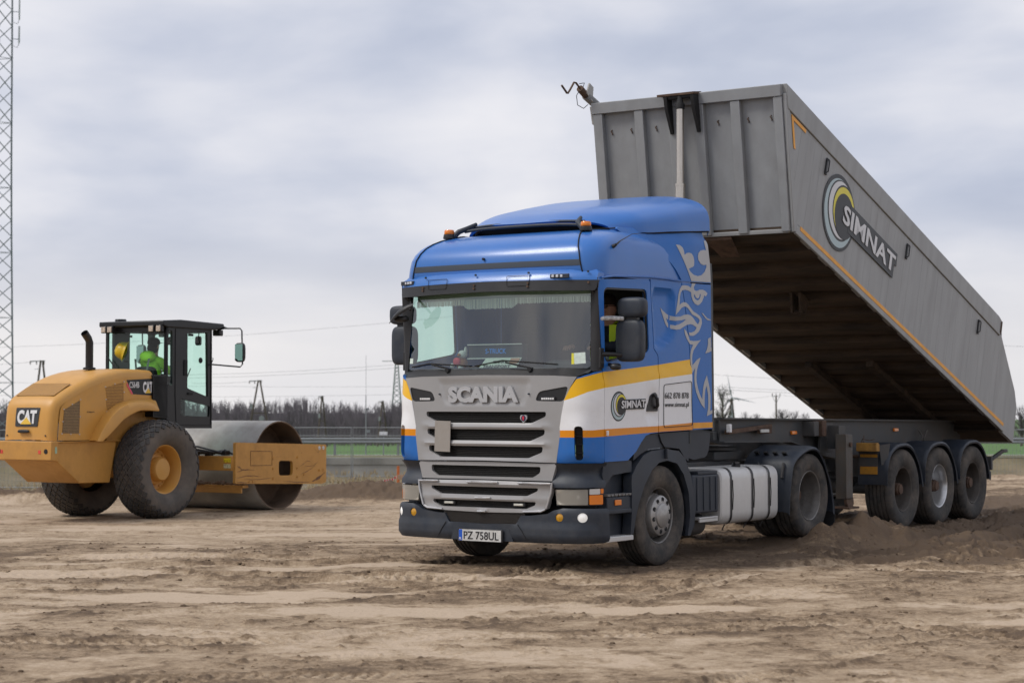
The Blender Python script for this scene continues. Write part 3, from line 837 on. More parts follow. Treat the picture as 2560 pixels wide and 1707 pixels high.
# --- roof
def roofrow(z, hw, yf, bow, rc):
    """half plan of the roof at height z, as a full row from right rear to left rear"""
    pts = []
    for t in np.linspace(0, 1, 15):
        x = t * (hw - rc)
        pts.append((x, yf + bow * (x / hw) ** 2))
    y0 = pts[-1][1]
    for a in np.linspace(0, math.pi / 2, 9)[1:]:
        pts.append((hw - rc + rc * math.sin(a), y0 + rc * 1.15 * (1 - math.cos(a))))
    y1 = pts[-1][1]
    for t in np.linspace(0, 1, 10)[1:]:
        pts.append((hw, y1 + (0.64 - y1) * t))
    return [(-x, y, z) for x, y in pts[:0:-1]] + [(x, y, z) for x, y in pts]
rows = [roofrow(*a) for a in ((2.955, 1.222, -1.345, .10, .20), (3.02, 1.224, -1.35, .09, .22), (3.10, 1.222, -1.345, .085, .24), (3.18, 1.214, -1.33, .08, .25), (3.25, 1.20, -1.295, .075, .27), (3.31, 1.178, -1.235, .07, .28),
        (3.36, 1.148, -1.155, .065, .29), (3.40, 1.11, -1.06, .06, .30), (3.435, 1.06, -.93, .05, .30), (3.46, 1.0, -.79, .05, .30), (3.478, .93, -.64, .04, .30), (3.49, .84, -.45, .03, .3), (3.495, .6, -.2, .02, .25))]
rf = MB().grid(rows); rf.add(rows[-1], [tuple(range(len(rows[-1])))])
roof = rf.build('roof', M_blue, truck, smooth=50)
# seams: where front roof cap meets the sides, and the dark band across
def rp_(k, i):  return Vector(rows[k][len(rows[0]) // 2 + i])
for sgx in (-1, 1):
    P = [rp_(k, sgx * 15) + Vector((sgx * .002, -.004, .004)) for k in range(0, 10)] + [Vector((sgx * 1.03, -.60, 3.478))]
    MB().tube(P, .007, 6).build('roof_seam', M_matte, roof)
mb = MB(); mb.grid([[Vector(rows[k][len(rows[0]) // 2 + i]).lerp(Vector(rows[k + 1][len(rows[0]) // 2 + i]), f) + Vector((0, -.005, 0)) for i in range(-15, 16)] for k, f in ((1, .45), (1, .95), (2, .2))])
mb.build('roof_band', pmat('band_grey', (.040, .052, .070), .5), roof)
MB().cyl((-.10, -1.335, 3.16), (-.10, -1.36, 3.16), .013, n=10).build('roof_plug', M_matte, roof)
# antenna on the left shoulder
mb = MB(); mb.cyl((1.20, -.93, 3.26), (1.235, -.93, 3.275), .022, .015, 10); mb.tube([(1.235, -.93, 3.275), (1.24, -.85, 3.32), (1.225, -.6, 3.405), (1.20, -.40, 3.43), (1.16, -.25, 3.435)], [.012, .006, .004, .003, .002], 6)
mb.build('antenna', M_black, roof)
# light bar
mb = MB()
for z, y, r in ((3.53, -.84, .016), (3.575, -.73, .014)):
    mb.tube([(x, y + .05 * (x / .85) ** 2, z - .035 * (x / .85) ** 4) for x in np.linspace(-.72, .72, 15)], r, 8)
for sgx in (-1, 1):
    mb.tube([(sgx * .82, -.88, 3.455), (sgx * .76, -.86, 3.51), (sgx * .70, -.80, 3.545), (sgx * .66, -.68, 3.60)], [.03, .03, .026, .02], 8)
mb.build('light_bar', M_plastic, roof, smooth=60)
for sgx in (-1, 1):
    mb = MB(); c = (sgx * .86, -.90, 3.435)
    mb.lathe([(0, .0), (.063, 0), (.066, .012), (.060, .046), (.052, .05), (0, .05)], c, (0, 0, 1), 24)
    o = mb.build('beacon_base', M_black, roof)
    mb = MB(); mb.lathe([(.052, .05), (.055, .055), (.054, .082), (.046, .096), (0, .099)], c, (0, 0, 1), 24); mb.build('beacon_lens', M_orange_l, o)

# --- roof spoiler: a shell open at the front
def sp_row(y):
    t = (y + .78) / 1.80
    hw = lerp(t, [0, .25, .6, 1], [.90, 1.09, 1.20, 1.255])
    zt = lerp(t, [0, .12, .3, .6, .85, 1], [3.585, 3.69, 3.775, 3.875, 3.955, 3.985])
    zb = lerp(t, [0, .3, .5, 1], [3.455, 3.47, 3.50, 3.56])
    e = lerp(t, [0, .4, 1], [3.0, 3.2, 3.6])
    row = []
    for a in np.linspace(-math.pi / 2, math.pi / 2, 37):
        sx, cz = math.sin(a), math.cos(a)
        x = hw * math.copysign(abs(sx) ** (2 / e), sx)
        z = zb + (zt - zb) * abs(cz) ** (2 / e)
        dip = -.02 * math.exp(-(x / .45) ** 2) * (1 - t)
        y2 = y + .30 * (1 - t) * (abs(x) / hw) ** 2.5
        row.append((x, y2, z + dip))
    return row
sp_rows = [sp_row(y) for y in np.linspace(-.78, 1.02, 22)]
last = sp_rows[-1]
mb = MB(); mb.grid(sp_rows)
lip = [[(x * (1 - .02 * k), y + .015 * k, z - .03 * k) for x, y, z in last] for k in (0, 1, 2)]; mb.grid(lip)
under = [[(x * .985, y + .03, z - .018) for x, y, z in r_] for r_ in sp_rows[:3]]; mb.grid(under)
fr = [sp_rows[0], [(x * .985, y + .03, z - .018) for x, y, z in sp_rows[0]]]; mb.grid(fr)
# closed rear wall
mb.add(last, [tuple(range(len(last)))[::-1]])
spo = mb.build('roof_spoiler', M_blue, truck, smooth=50)
for sg in (-1, 1):
    MB().tube([(r_[0 if sg < 0 else -1][0] - sg * .022, r_[0 if sg < 0 else -1][1], r_[0 if sg < 0 else -1][2] - .006) for r_ in sp_rows[2:]], .012, 6).build('spoiler_gap', M_matte, spo)
mb = MB(); mb.grid([[(x * .97, y + .10, z - .01) for x, y, z in sp_rows[0]], [(x * .97, y + .16, 3.48) for x, y, z in sp_rows[0]]]); mb.build('spoiler_inner', M_matte, spo)
# ------------------------------------------------------------------ headlamps, wings, bumper
M_headglass = glass('headlamp_glass', (.90, .88, .84), .6, .05, (.66, .62, .54), .38)
mp_ = lambda sg, off=0.0: (lambda u, z, d: Mp(u, z, d + off, sg))
for sg in (1, -1):
    hl = panel([(-1.685, .668), (-1.165, .672), (-1.165, .84), (-1.70, .835)], mp_(sg, -.02), [], .05, .05).build('headlamp', M_black, truck)
    def refl_(u, z, d):
        q = ((u + 1.47) / .20) ** 2 + ((z - .755) / .085) ** 2
        return Mp(u, z, d - .012 - .055 * max(0, 1 - .75 * q) - (.008 * math.sin(u * 260) if u < -1.53 else 0), sg)
    panel(rounded([(-1.668, .680), (-1.356, .683), (-1.356, .829), (-1.686, .825)], .012), refl_, [], .02, .012).build('headlamp_reflector', pmat('reflector_metal', (.80, .77, .70), .28, metal=.6, var=.1, vscale=9), hl)
    panel(rounded([(-1.672, .677), (-1.352, .68), (-1.352, .832), (-1.690, .828)], .012), mp_(sg, .0), [], .006, .04).build('headlamp_lens', M_headglass, hl)
    p = Mp(-1.45, .755, -.05, sg); mb = MB(); mb.lathe([(0, .04), (.014, .038), (.02, .02), (.022, 0)], p, (sg * .45, -.9, 0), 16); mb.build('headlamp_bulb', pmat('bulb_glass', (.35, .35, .36), .08, coat=1), hl)
    panel(rounded([(-1.335, .682), (-1.175, .684), (-1.178, .778), (-1.335, .776)], .01), mp_(sg, .004), [], .03, .04).build('turn_signal', M_orange_l, hl)
    panel(rounded([(-1.335, .782), (-1.215, .784), (-1.215, .838), (-1.335, .836)], .008), mp_(sg, .004), [], .03, .04).build('side_lamp', pmat('clear_lens', (.62, .60, .58), .12, coat=1), hl)
    panel(rounded([(-1.208, .79), (-1.172, .79), (-1.172, .838), (-1.208, .838)], .006), mp_(sg, .006), [], .03, .04).build('side_lamp_amber', M_orange_l, hl)
    # concave wing panel between headlamp and corner panel
    def wing(u, z, d):
        t = (z - .845) / .245
        neck = -.055 * math.sin(math.pi * min(1, max(0, (t - .18) / .82))) ** 1.0 if t > .18 else 0
        return Mp(u, z, d + .012 + neck, sg)
    panel([(-1.155, .85), (-1.10, 1.0), (-1.12, 1.088), (-1.69, 1.085), (-1.72, .95), (-1.73, .845)], wing, [], .05, .035).build('wing_panel', M_plastic, truck)
b_o = [(-1.12, .30), (-1.12, .64), (-1.60, .645), (-1.70, .622), (-1.76, .588), (-1.95, .565), (-2.065, .56), (-2.12, .475), (-2.53, .466)]
bx = [(-2.53 - (u + 2.53), z) for u, z in b_o]          # mirrored half in u
def Bm(u, z, d):
    """bumper skin: u past the middle continues on the right half"""
    sg = 1
    if u < -2.53:
        u, sg = -5.06 - u, -1
    t = (z - .29) / .35
    bulge = .030 - .035 * smooth01((.12 - t) / .12) + .012 * smooth01((.47 - z) / .01) * smooth01((2.15 + u) / .05 + .5) * smooth01((-1.25 - u) / .05)
    if z > .615: bulge -= .02 * smooth01((z - .615) / .03)
    p = Mp(u, z, d + bulge, sg)
    return p
bump_o = [(-1.10, .315), (-1.16, .298), (-2.53, .292), (-5.06 + 1.16, .298), (-5.06 + 1.10, .315)] + [(-5.06 - u, z) for u, z in b_o[1:-1]] + b_o[:0:-1]
def circ_u(u, z, r): return ell(u, z, r, r, 20)
fogs = [(-1.408, .555, .048, 1), (-1.632, .555, .042, 0)]
holes = [circ_u(u, z, r) for u, z, r, k in fogs] + [circ_u(-5.06 - u, z, r) for u, z, r, k in fogs]
bum = panel(bump_o, Bm, holes, .06, .035).build('bumper', M_plastic, truck)
M_fogon = pmat('lit_fog_lens', (.8, .8, .78), .1, coat=1, emit=((1, .97, .9), .20))
for u, z, r, lit in fogs:
    for um in (u, -5.06 - u):
        panel(circ_u(um, z, r * .98), lambda a, b, d: Bm(a, b, d - .008 + .012 * max(0, 1 - ((a - um) ** 2 + (b - z) ** 2) / r ** 2)), [], .03, .02).build('fog_lamp' if not lit else 'driving_lamp', M_fogon if lit else M_amber_l, bum)
# mesh behind the bumper notch
mb = panel([(-.50, .455), (.50, .455), (.50, .585), (-.50, .585)], lambda x, z, d: Fp(x, z, d + .0), [], 0, .06)
for k in np.arange(.47, .58, .011): mb.grid([[Fp(x, k + q, e_) for x in np.linspace(-.47, .47, 10)] for q, e_ in ((0, 0), (.003, .008), (.006, 0))])
mb.uv = None; mb.build('bumper_mesh', pmat('brown_mesh', (.050, .043, .038), .6, bump=.4, bscale=250), bum)
for sg in (-1, 1):
    MB().tube([Fp(sg * x, z, .046) for x, z in ((.44, .475), (.50, .40), (.56, .30))], .004, 4).build('bumper_seam', M_matte, bum)
q = mir([(0, .452), (.24, .445), (.33, .42), (.40, .30)])
panel(mir([(0, .298), (.385, .30), (.34, .415), (.27, .438), (0, .445)]), lambda x, z, d: Fp(x, z, d + .034), [], .02, .08).build('plate_recess', M_plastic, bum)
# number plate
npf = MB(); npf.box((0, Fy(0) - .052, .349), (.552, .018, .132)); pf = npf.build('number_plate', M_black, truck, bevel=.005)
panel(rounded([(-.26, .292), (.26, .292), (.26, .406), (-.26, .406)], .008), lambda x, z, d: (x, Fy(0) - .064 - d, z), [], .003, .2).build('plate_face', pmat('plate_white', (.62, .62, .60), .45, dirt=.5, dscale=11, dcol=(.25, .22, .19)), pf)
panel(rounded([(-.258, .294), (-.216, .294), (-.216, .404), (-.258, .404)], .006), lambda x, z, d: (x, Fy(0) - .0655 - d, z), [], .003, .2).build('plate_band', pmat('plate_blue', (.01, .09, .50), .45), pf)
text_obj('PL', 'plate_country', M_white, pf, (-.252, Fy(0) - .0665, .302), (1, 0, 0), (0, 0, 1), .030, .022, .002, bold=.02)
text_obj('PZ 758UL', 'plate_number', M_ink, pf, (-.198, Fy(0) - .0655, .308), (1, 0, 0), (0, 0, 1), .43, .080, .002, bold=.008)

# ------------------------------------------------------------------ steps and front wheel arch
for sg in (1, -1):
    # entry step box: a dark recess with two treads
    mb = MB()
    mb.box((sg * .97, -.86, .68), (.30, .56, .74)); stb = mb.build('step_box', M_plastic, truck, bevel=.01)
    mb = MB(); mb.box((sg * 1.165, -.865, .335), (.13, .51, .035)); mb.box((sg * 1.235, -.865, .325), (.02, .51, .05)); mb.build('lower_step', M_alu, stb, bevel=.006)
    mb = MB(); mb.box((sg * 1.175, -.86, .67), (.13, .50, .16)); mb.box((sg * 1.24, -.86, .60), (.02, .50, .045)); mb.build('upper_step', M_plastic, stb, bevel=.012)
    mb = MB()
    for yy in np.arange(-1.09, -.63, .07): mb.box((sg * 1.20, yy, .765), (.10, .05, .022))
    mb.build('step_tread', pmat('worn_alu', (.20, .20, .20), .5, metal=.4, dirt=.5, dscale=20), stb, bevel=.004)
    mb = MB(); mb.box((sg * 1.248, -.92, .69), (.012, .12, .055)); mb.build('side_marker', M_orange_l, stb, bevel=.004)
    # panel above the step, joining door sill to wheel arch
    panel([(-1.10, .88), (-1.0, .965), (-.70, .985), (-.62, .985), (-.62, 1.095), (-.74, 1.115), (-1.15, 1.10), (-1.17, .98), (-1.15, .86)], lambda u, z, d: Mp(u, z, d - .012, sg), [], .10, .06).build('sill_panel', M_plastic, truck)
    # wheel arch
    outer = [(-.66, .36), (-.655, .60), (-.66, .88), (-.649, .952), (-.552, 1.045), (-.407, 1.145), (-.234, 1.19), (.067, 1.205), (.349, 1.18), (.479, 1.10), (.584, .914), (.66, .70), (.688, .53), (.68, .38), (.60, .275)]
    inner = [(.545, .275), (.575, .48), (.53, .737), (.426, .932), (.296, 1.049), (.091, 1.085), (-.085, 1.065), (-.235, .995), (-.408, .835), (-.518, .656), (-.575, .50), (-.60, .36)]
    ar = panel(outer + inner, lambda u, z, d: (sg * (1.235 + d + .02 * math.sin(min(1, max(0, (z - .3) / .9)) * 3.14)), u, z), [], .10, .05)
    liner = [[(sg * x, y, z) for y, z in inner] for x in (1.20, .90, .62)]
    ar.grid(liner); ar.uv = None
    wa = ar.build('wheel_arch', M_plastic, truck, smooth=40)
    MB().box((sg * 1.255, .055, 1.155), (.035, .035, .10)).build('arch_clip', M_plastic, wa, bevel=.008)
    # grey skirts between arch and cab floor
    panel([(-.56, 1.10), (-.552, 1.185), (-.45, 1.275), (-.357, 1.34), (-.26, 1.36), (-.05, 1.37), (.62, 1.385), (.60, 1.06), (.52, 1.10), (.40, 1.20), (.10, 1.225), (-.25, 1.21), (-.42, 1.16)], lambda u, z, d: (sg * (1.215 + d), u, z), [], .05, .08).build('arch_skirt', M_plastic, truck)
    panel(rounded([(.605, 1.10), (.75, 1.075), (1.03, 1.10), (1.10, 1.20), (1.12, 1.39), (.625, 1.388)], .05), lambda u, z, d: (sg * (1.20 + d), u, z), [], .22, .1).build('rear_skirt', M_plastic, truck)
    MB().tube([(sg * 1.222, -.05, 1.36), (sg * 1.222, .0, 1.28), (sg * 1.222, .09, 1.20)], .008, 5).build('skirt_seam', M_matte, truck)

# ------------------------------------------------------------------ wheels (axis +x = outward, origin at the hub)
def tyre_mb(r, w, rr, grooves, n=96, notch=0, notch_d=.012):
    hw = w / 2
    prof = [(rr, hw * .72, 0), (rr + .02, hw * .86, 0), (rr + (r - rr) * .35, hw * .985, 0), (rr + (r - rr) * .6, hw * 1.0, 0), (rr + (r - rr) * .82, hw * .965, 0), (r - .022, hw * .90, 1), (r - .004, hw * .80, 2)]
    tread = []
    e = hw * .80; k = len(grooves)
    for g in grooves:
        c = e - (2 * e) * g
        tread += [(r, c + .010, 0), (r - .014, c + .006, 0), (r - .014, c - .006, 0), (r, c - .010, 0)]
    prof2 = [(a, -b, f) for a, b, f in prof[::-1]]
    P = prof + tread + prof2
    V = []; K = len(P)
    for i in range(n):
        t = 2 * math.pi * i / n
        lug = notch and (i % notch == 0)
        for a, b, f in P:
            q = a - (notch_d if lug and f else 0)
            V.append((b, q * math.cos(t), q * math.sin(t)))
    F = []
    for i in range(n):
        j = (i + 1) % n
        for q in range(K - 1):
            F.append((i * K + q, j * K + q, j * K + q + 1, i * K + q + 1))
    return MB().add(V, F)

def steer_wheel(parent, name='wheel'):
    mb = MB()
    mb.lathe([(.300, .10), (.292, .118), (.280, .11), (.268, .06), (.262, .0), (.25, -.03), (.235, .05), (.215, .075), (.19, .085), (.17, .095)], (0, 0, 0), (1, 0, 0), 48)
    w = mb.build(name, M_rim, parent, smooth=40)
    tyre_mb(.520, .31, .292, (.2, .4, .6, .8), notch=2, notch_d=.004).build('tyre', M_tyre, w, smooth=40)
    mb = MB(); mb.lathe([(.215, .07), (.212, .12), (.205, .138), (.175, .150), (.13, .152), (.125, .165), (.112, .172), (0, .175)], (0, 0, 0), (1, 0, 0), 40)
    hub = mb.build('hub_cover', pmat('hub_silver', (.40, .39, .38), .35, metal=.6, dirt=.35, dscale=12, dcol=(.13, .11, .09)), w, smooth=40)
    mb = MB()
    for i in range(10):
        t = 2 * math.pi * i / 10; c = (.15, .165 * math.cos(t), .165 * math.sin(t))
        mb.lathe([(0, .001), (.020, .001), (.024, .004), (.026, -.004)], c, (1, 0, 0), 12)
    mb.build('hub_holes', M_matte, hub)
    mb = MB()
    for i in range(8):
        t = 2 * math.pi * i / 8 + .2; mb.lathe([(0, .0), (.024, 0)], (.062, .245 * math.cos(t), .245 * math.sin(t)), (1, 0, -.0), 12)
    mb.build('rim_holes', M_matte, w)
    return w

def dish_wheel(parent, r, w_, rimmat, hub_out, grooves, notch, name='wheel', depth=-.10, rr=.292):
    mb = MB(); hw = w_ / 2
    e = hw * .72
    mb.lathe([(rr + .010, e + .012), (rr + .004, e + .020), (rr - .008, e + .014), (rr - .020, e - .02), (rr - .034, e - .07), (rr - .030, e - .11), (rr - .05, e - .15), (rr - .052, depth + .01), (rr - .085, depth - .005), (.17, depth + .012), (.14, depth + .02), (0, depth + .02)], (0, 0, 0), (1, 0, 0), 48)
    wl_ = mb.build(name, rimmat, parent, smooth=40)
    tyre_mb(r, w_, rr, grooves, notch=notch, notch_d=.012, n=112).build('tyre', M_tyre, wl_, smooth=40)
    mb = MB(); mb.lathe([(.135, depth + .01), (.13, depth + .05), (.085, depth + .06), (.082, hub_out - .03), (.068, hub_out - .02), (.066, hub_out), (0, hub_out + .004)], (0, 0, 0), (1, 0, 0), 28)
    hub = mb.build('hub', M_rust, wl_, smooth=40)
    mb = MB()
    for i in range(10):
        t = 2 * math.pi * i / 10; a = (depth + .012, .168 * math.cos(t), .168 * math.sin(t)); mb.cyl(a, (a[0] + .045, a[1], a[2]), .016, n=6)
    mb.build('wheel_nuts', M_rust, hub)
    return wl_
def put(w, x, y, z, flip=False):
    w.location = (x, y, z)
    w.rotation_euler = (random.uniform(0, 6), 0, math.pi if flip else 0) if not flip else (random.uniform(0, 6), 0, math.pi)
    return w
sw = steer_wheel(truck); put(sw, 1.065, .02, .515)
put(copy_tree(sw, truck), -1.065, .02, .515, True)
dw = dish_wheel(truck, .505, .30, M_rim, -.02, (.25, .5, .75), 4, depth=-.14); put(dw, 1.065, 3.655, .575)
put(copy_tree(dw, truck), .74, 3.655, .575, True)
put(copy_tree(dw, truck), -1.065, 3.655, .575, True)
put(copy_tree(dw, truck), -.74, 3.655, .575)
# embossed size figures on the drive tyre
for sg in (1, -1):
    ax = MB(); ax.cyl((-.95, .02 if sg > 0 else 3.655, .515 if sg > 0 else .575), (.95, .02 if sg > 0 else 3.655, .515 if sg > 0 else .575), .07, n=12); ax.build('axle', M_chassis, truck)

# ------------------------------------------------------------------ fuel tank, battery box, frame, rear mudguards
def rbox_mesh(x0, x1, y0, y1, z0, z1, r):
    prof = rounded([(x0, z0), (x1, z0), (x1, z1), (x0, z1)], r, 6)
    mb = MB(); k = len(prof)
    rows = []
    for y, s_ in ((y0, .90), (y0 + .012, .965), (y0 + .04, 1.0), (y1 - .04, 1.0), (y1 - .012, .965), (y1, .90)):
        cx, cz = (x0 + x1) / 2, (z0 + z1) / 2
        rows.append([(cx + (x - cx) * s_, y, cz + (z - cz) * s_) for x, z in prof])
    mb.grid(rows, wrap=True)
    mb.add(rows[0], [tuple(range(k))]); mb.add(rows[-1], [tuple(range(k))[::-1]])
    return mb
tank = rbox_mesh(.60, 1.20, 1.40, 2.80, .335, .965, .13).build('fuel_tank', M_alu, truck, smooth=30)
for y in (1.60, 2.12, 2.54):
    pf2 = rounded([(.594, .329), (1.207, .329), (1.207, .971), (.594, .971)], .13, 6)
    mb = MB(); mb.grid([[(x, y + a, z) for x, z in pf2] for a in (-.02, .02)], wrap=True)
    mb.tube([(1.206, y + .03, .50), (1.214, y + .03, .66), (1.206, y + .03, .83)], .006, 5)
    mb.build('tank_strap', M_black, tank)
    MB().tube([(1.12, y, .335), (1.10, y, .30), (1.08, y + .01, .27)], .008, 5).build('strap_bolt', M_chassis, tank)
mb = MB(); mb.lathe([(0, .05), (.045, .05), (.05, .04), (.05, 0)], (1.06, 1.98, .955), (.35, 0, 1), 18); mb.box((1.08, 1.96, 1.01), (.03, .10, .02)); mb.build('tank_cap', M_black, tank)
mb = MB(); mb.box((.93, 1.05, .70), (.50, .60, .42)); bb = mb.build('battery_box', M_plastic, truck, bevel=.02)
mb = MB()
for y in (.85, 1.0, 1.15, 1.28): mb.box((1.185, y, .70), (.012, .02, .36))
mb.box((1.10, 1.10, .925), (.16, .44, .035)); mb.build('box_rib', M_plastic, bb, bevel=.006)
mb = MB(); mb.box((1.11, 1.12, .43), (.14, .42, .03)); mb.box((1.17, 1.12, .415), (.02, .42, .05)); mb.build('side_step', M_alu, bb, bevel=.006)
mb = MB(); mb.cyl((.9, .86, .35), (.9, 1.34, .35), .12, n=20); mb.build('air_tank', M_chassis, truck)
fr_ = MB()
for sg in (-1, 1): fr_.box((sg * .385, 1.95, .86), (.08, 6.1, .27))
for y in (-.6, .8, 2.0, 3.0, 4.4): fr_.box((0, y, .86), (.70, .10, .20))
fr_.box((0, 3.0, 1.06), (.92, .80, .10)); fr_.box((0, 4.85, .80), (1.0, .10, .14))
fr_.build('frame', M_chassis, truck, bevel=.01)
mb = MB(); mb.lathe([(0, .05), (.44, .05), (.46, .03), (.46, 0)], (0, 3.05, 1.12), (0, 0, 1), 32); mb.build('fifth_wheel', M_chassis, truck)
eng = MB(); eng.box((0, -.35, .72), (.86, 1.7, .75)); eng.box((0, -1.0, .52), (1.5, .5, .3)); eng.build('engine', M_matte, truck, bevel=.03)
for sg in (1, -1):
    arc = [(2.98, .41), (3.02, .70), (3.09, .955), (3.20, 1.06), (3.391, 1.135), (3.60, 1.175), (3.78, 1.155), (3.92, 1.06), (4.05, .90), (4.15, .735), (4.23, .50), (4.245, .36)]
    arc_s = _catmull([arc[0]] + arc + [arc[-1]], 4)
    mb = MB()
    rows_ = [[(sg * x, y, z - dz_) for y, z in arc_s] for x, dz_ in ((.60, .0), (.62, 0), (1.16, 0), (1.225, .012), (1.245, .04))]
    mb.grid(rows_)
    cen = np.array([3.655, .55])
    for x in (1.245,):
        inn = [tuple(cen + (np.array(p) - cen) * .955) for p in arc_s]
        mb.grid([[(sg * 1.245, y, z - .04) for y, z in arc_s], [(sg * 1.235, y, z - .03) for y, z in inn]])
    fd = mb.build('rear_mudguard', M_plastic, truck, smooth=45)
    for xx in (.72, .84, .96, 1.08):
        MB().box((sg * xx, 3.215, 1.075), (.05, .10, .02), Matrix.Rotation(R(-35 if True else 0), 3, 'X')).build('mudguard_slot', M_matte, fd)
    for xx in (.80, 1.13):
        mb = MB(); mb.bar((sg * xx, 3.075, .98), (sg * xx, 3.02, .80), .05, .02, up=(1, 0, 0)); mb.build('mudguard_clip', M_chassis, fd, bevel=.004)
    MB().tube([(sg * 1.246, y, z - .035) for y, z in ((3.09, .96), (3.12, .965))] + [(sg * .62, 3.115, .99)], .005, 4).build('mudguard_seam', M_matte, fd)
    mb = MB(); mb.box((sg * .95, 4.255, .30), (.58, .012, .30)); mb.build('mud_flap', M_matte, fd)

# ------------------------------------------------------------------ mirrors
def shell(cx, cy, cz, wx, wy, wz, e=3.2, nu=20, nv=14):
    rows_ = []
    for i in range(nv + 1):
        a = -math.pi / 2 + math.pi * i / nv
        ca, sa = abs(math.cos(a)) ** (2 / e), math.copysign(abs(math.sin(a)) ** (2 / e), math.sin(a))
        row = []
        for j in range(nu):
            b = 2 * math.pi * j / nu
            cb, sb = math.copysign(abs(math.cos(b)) ** (2 / e), math.cos(b)), math.copysign(abs(math.sin(b)) ** (2 / e), math.sin(b))
            row.append((cx + wx / 2 * ca * cb, cy + wy / 2 * ca * sb, cz + wz / 2 * sa))
        rows_.append(row)
    return rows_
for sg in (1, -1):
    mb = MB(); mb.grid(shell(sg * 1.415, -.95, 2.305, .30, .14, .42, 5), wrap=True)
    mr_ = mb.build('mirror', M_plastic, truck, smooth=60)
    mb = MB(); mb.grid(shell(sg * 1.44, -.95, 2.635, .31, .15, .205, 4), wrap=True); mb.build('wide_mirror', M_plastic, mr_, smooth=60)
    mb = MB(); mb.box((sg * 1.42, -.95, 2.52), (.16, .07, .06)); mb.build('mirror_joint', M_black, mr_, bevel=.01)
    mb = MB(); mb.tube([(sg * 1.19, -1.20, 2.52), (sg * 1.27, -1.12, 2.53), (sg * 1.36, -1.0, 2.525)], .022, 8); mb.build('upper_arm', pmat('taped_arm', (.45, .45, .45), .5, var=.5, vscale=30), mr_)
    mb = MB(); mb.tube([(sg * 1.21, -1.19, 2.17), (sg * 1.28, -1.08, 2.17), (sg * 1.36, -.98, 2.16)], .025, 8); mb.box((sg * 1.215, -1.19, 2.13), (.035, .07, .20)); mb.build('lower_arm', M_black, mr_, bevel=.006)
mb = MB(); mb.grid(shell(1.33, -1.10, 2.045, .10, .12, .07, 2.5), wrap=True); mb.tube([(1.24, -1.08, 2.07), (1.30, -1.10, 2.055)], .018, 6); mb.build('kerb_mirror', M_black, truck, smooth=60)
mb = MB(); rows_ = []
for i, t in enumerate(np.linspace(0, 1, 10)):
    a = R(200 - 110 * t)
    rows_.append([(-1.07 + .17 * s_, -1.44 + .10 * k_ * math.cos(a), 2.61 + .065 * k_ * math.sin(a) + .10 * s_ * .9) for s_, k_ in zip(np.linspace(-1, 1, 8), (.15, .5, .8, .95, 1, .95, .8, .5))])
mb.grid(rows_); mb.tube([(-1.0, -1.40, 2.66), (-1.08, -1.28, 2.76), (-1.10, -1.24, 2.80)], .014, 6)
mb.grid(shell(-1.10, -1.42, 2.57, .17, .10, .07, 3), wrap=True)
mb.build('front_mirror', M_black, truck, smooth=60)

# ------------------------------------------------------------------ cab interior
M_int = pmat('interior_trim', (.055, .058, .06), .8, var=.1)
M_dash = pmat('dashboard_trim', (.035, .040, .042), .7, var=.1)
mb = MB(); mb.box((0, .63, 2.2), (2.44, .03, 1.9)); mb.box((0, -.35, 1.30), (2.36, 1.9, .06)); mb.box((0, -.30, 2.94), (2.36, 1.9, .03))
mb.build('cab_lining', M_int, truck)
mb = MB(); mb.grid([[(x, y, z) for x in (-1.15, -.6, .1, .75, 1.15)] for y, z in ((-1.33, 1.98), (-1.22, 2.03), (-1.0, 2.05), (-.85, 2.02), (-.80, 1.9), (-.78, 1.5))]); mb.build('dashboard', M_dash, truck, smooth=60)
mb = MB(); mb.grid(shell(.62, -.86, 2.06, .55, .24, .14, 3), wrap=True); mb.build('instrument_hood', M_dash, truck, smooth=60)
mb = MB(); mb.lathe([(.215 + .016 * math.cos(a), .016 * math.sin(a)) for a in np.linspace(0, 2 * math.pi, 9)[:-1]], (.62, -.62, 2.03), (0, .42, .9), 32, closed=True)
mb.tube([(.42, -.62, 2.03), (.62, -.63, 2.0), (.82, -.62, 2.03)], .018, 6); mb.tube([(.62, -.63, 2.0), (.62, -.76, 1.86)], .035, 8); mb.build('steering_wheel', M_black, truck, smooth=60)
for sx in (.62, -.62):
    mb = MB(); mb.grid(shell(sx, -.12, 1.62, .52, .52, .16, 4), wrap=True); mb.grid([[(x, y + .10 * ((z - 1.6) / .8), z) for x, y, z in r_] for r_ in shell(sx, .13, 2.06, .48, .15, .82, 4)], wrap=True); mb.grid(shell(sx, .28, 2.56, .28, .10, .22, 3.5), wrap=True)
    mb.build('seat', pmat('seat_cloth', (.02, .022, .028), .9), truck, smooth=60)
# fringed curtain along the top of the windscreen
fz = lambda x: 2.652 if -.34 < x < .22 else (2.652 + .042 * min(1, max((-.34 - x) / .06, (x - .22) / .07)))
mb = MB(); xs = np.linspace(-1.08, 1.10, 190)
for i, x in enumerate(xs):
    w_ = .0048; zt = 2.755; zb = fz(x) + random.uniform(-.004, .004)
    y = Wy(x, 2.7) + .045 + random.uniform(-.004, .004)
    mb.add([(x - w_, y, zt), (x + w_, y, zt), (x + w_, y + .003, zb), (x - w_, y + .003, zb)], [(0, 1, 2, 3)])
cu = mb.build('curtain_fringe', pmat('fringe_cloth', (.72, .76, .70), .9), truck, smooth=0)
MB().grid([[(x, Wy(x, 2.8) + .05, z) for x in np.linspace(-1.09, 1.10, 24)] for z in (2.745 + 0, 2.80, 2.86)]).build('curtain_band', pmat('curtain_cloth', (.34, .38, .31), .9, var=.15), cu)
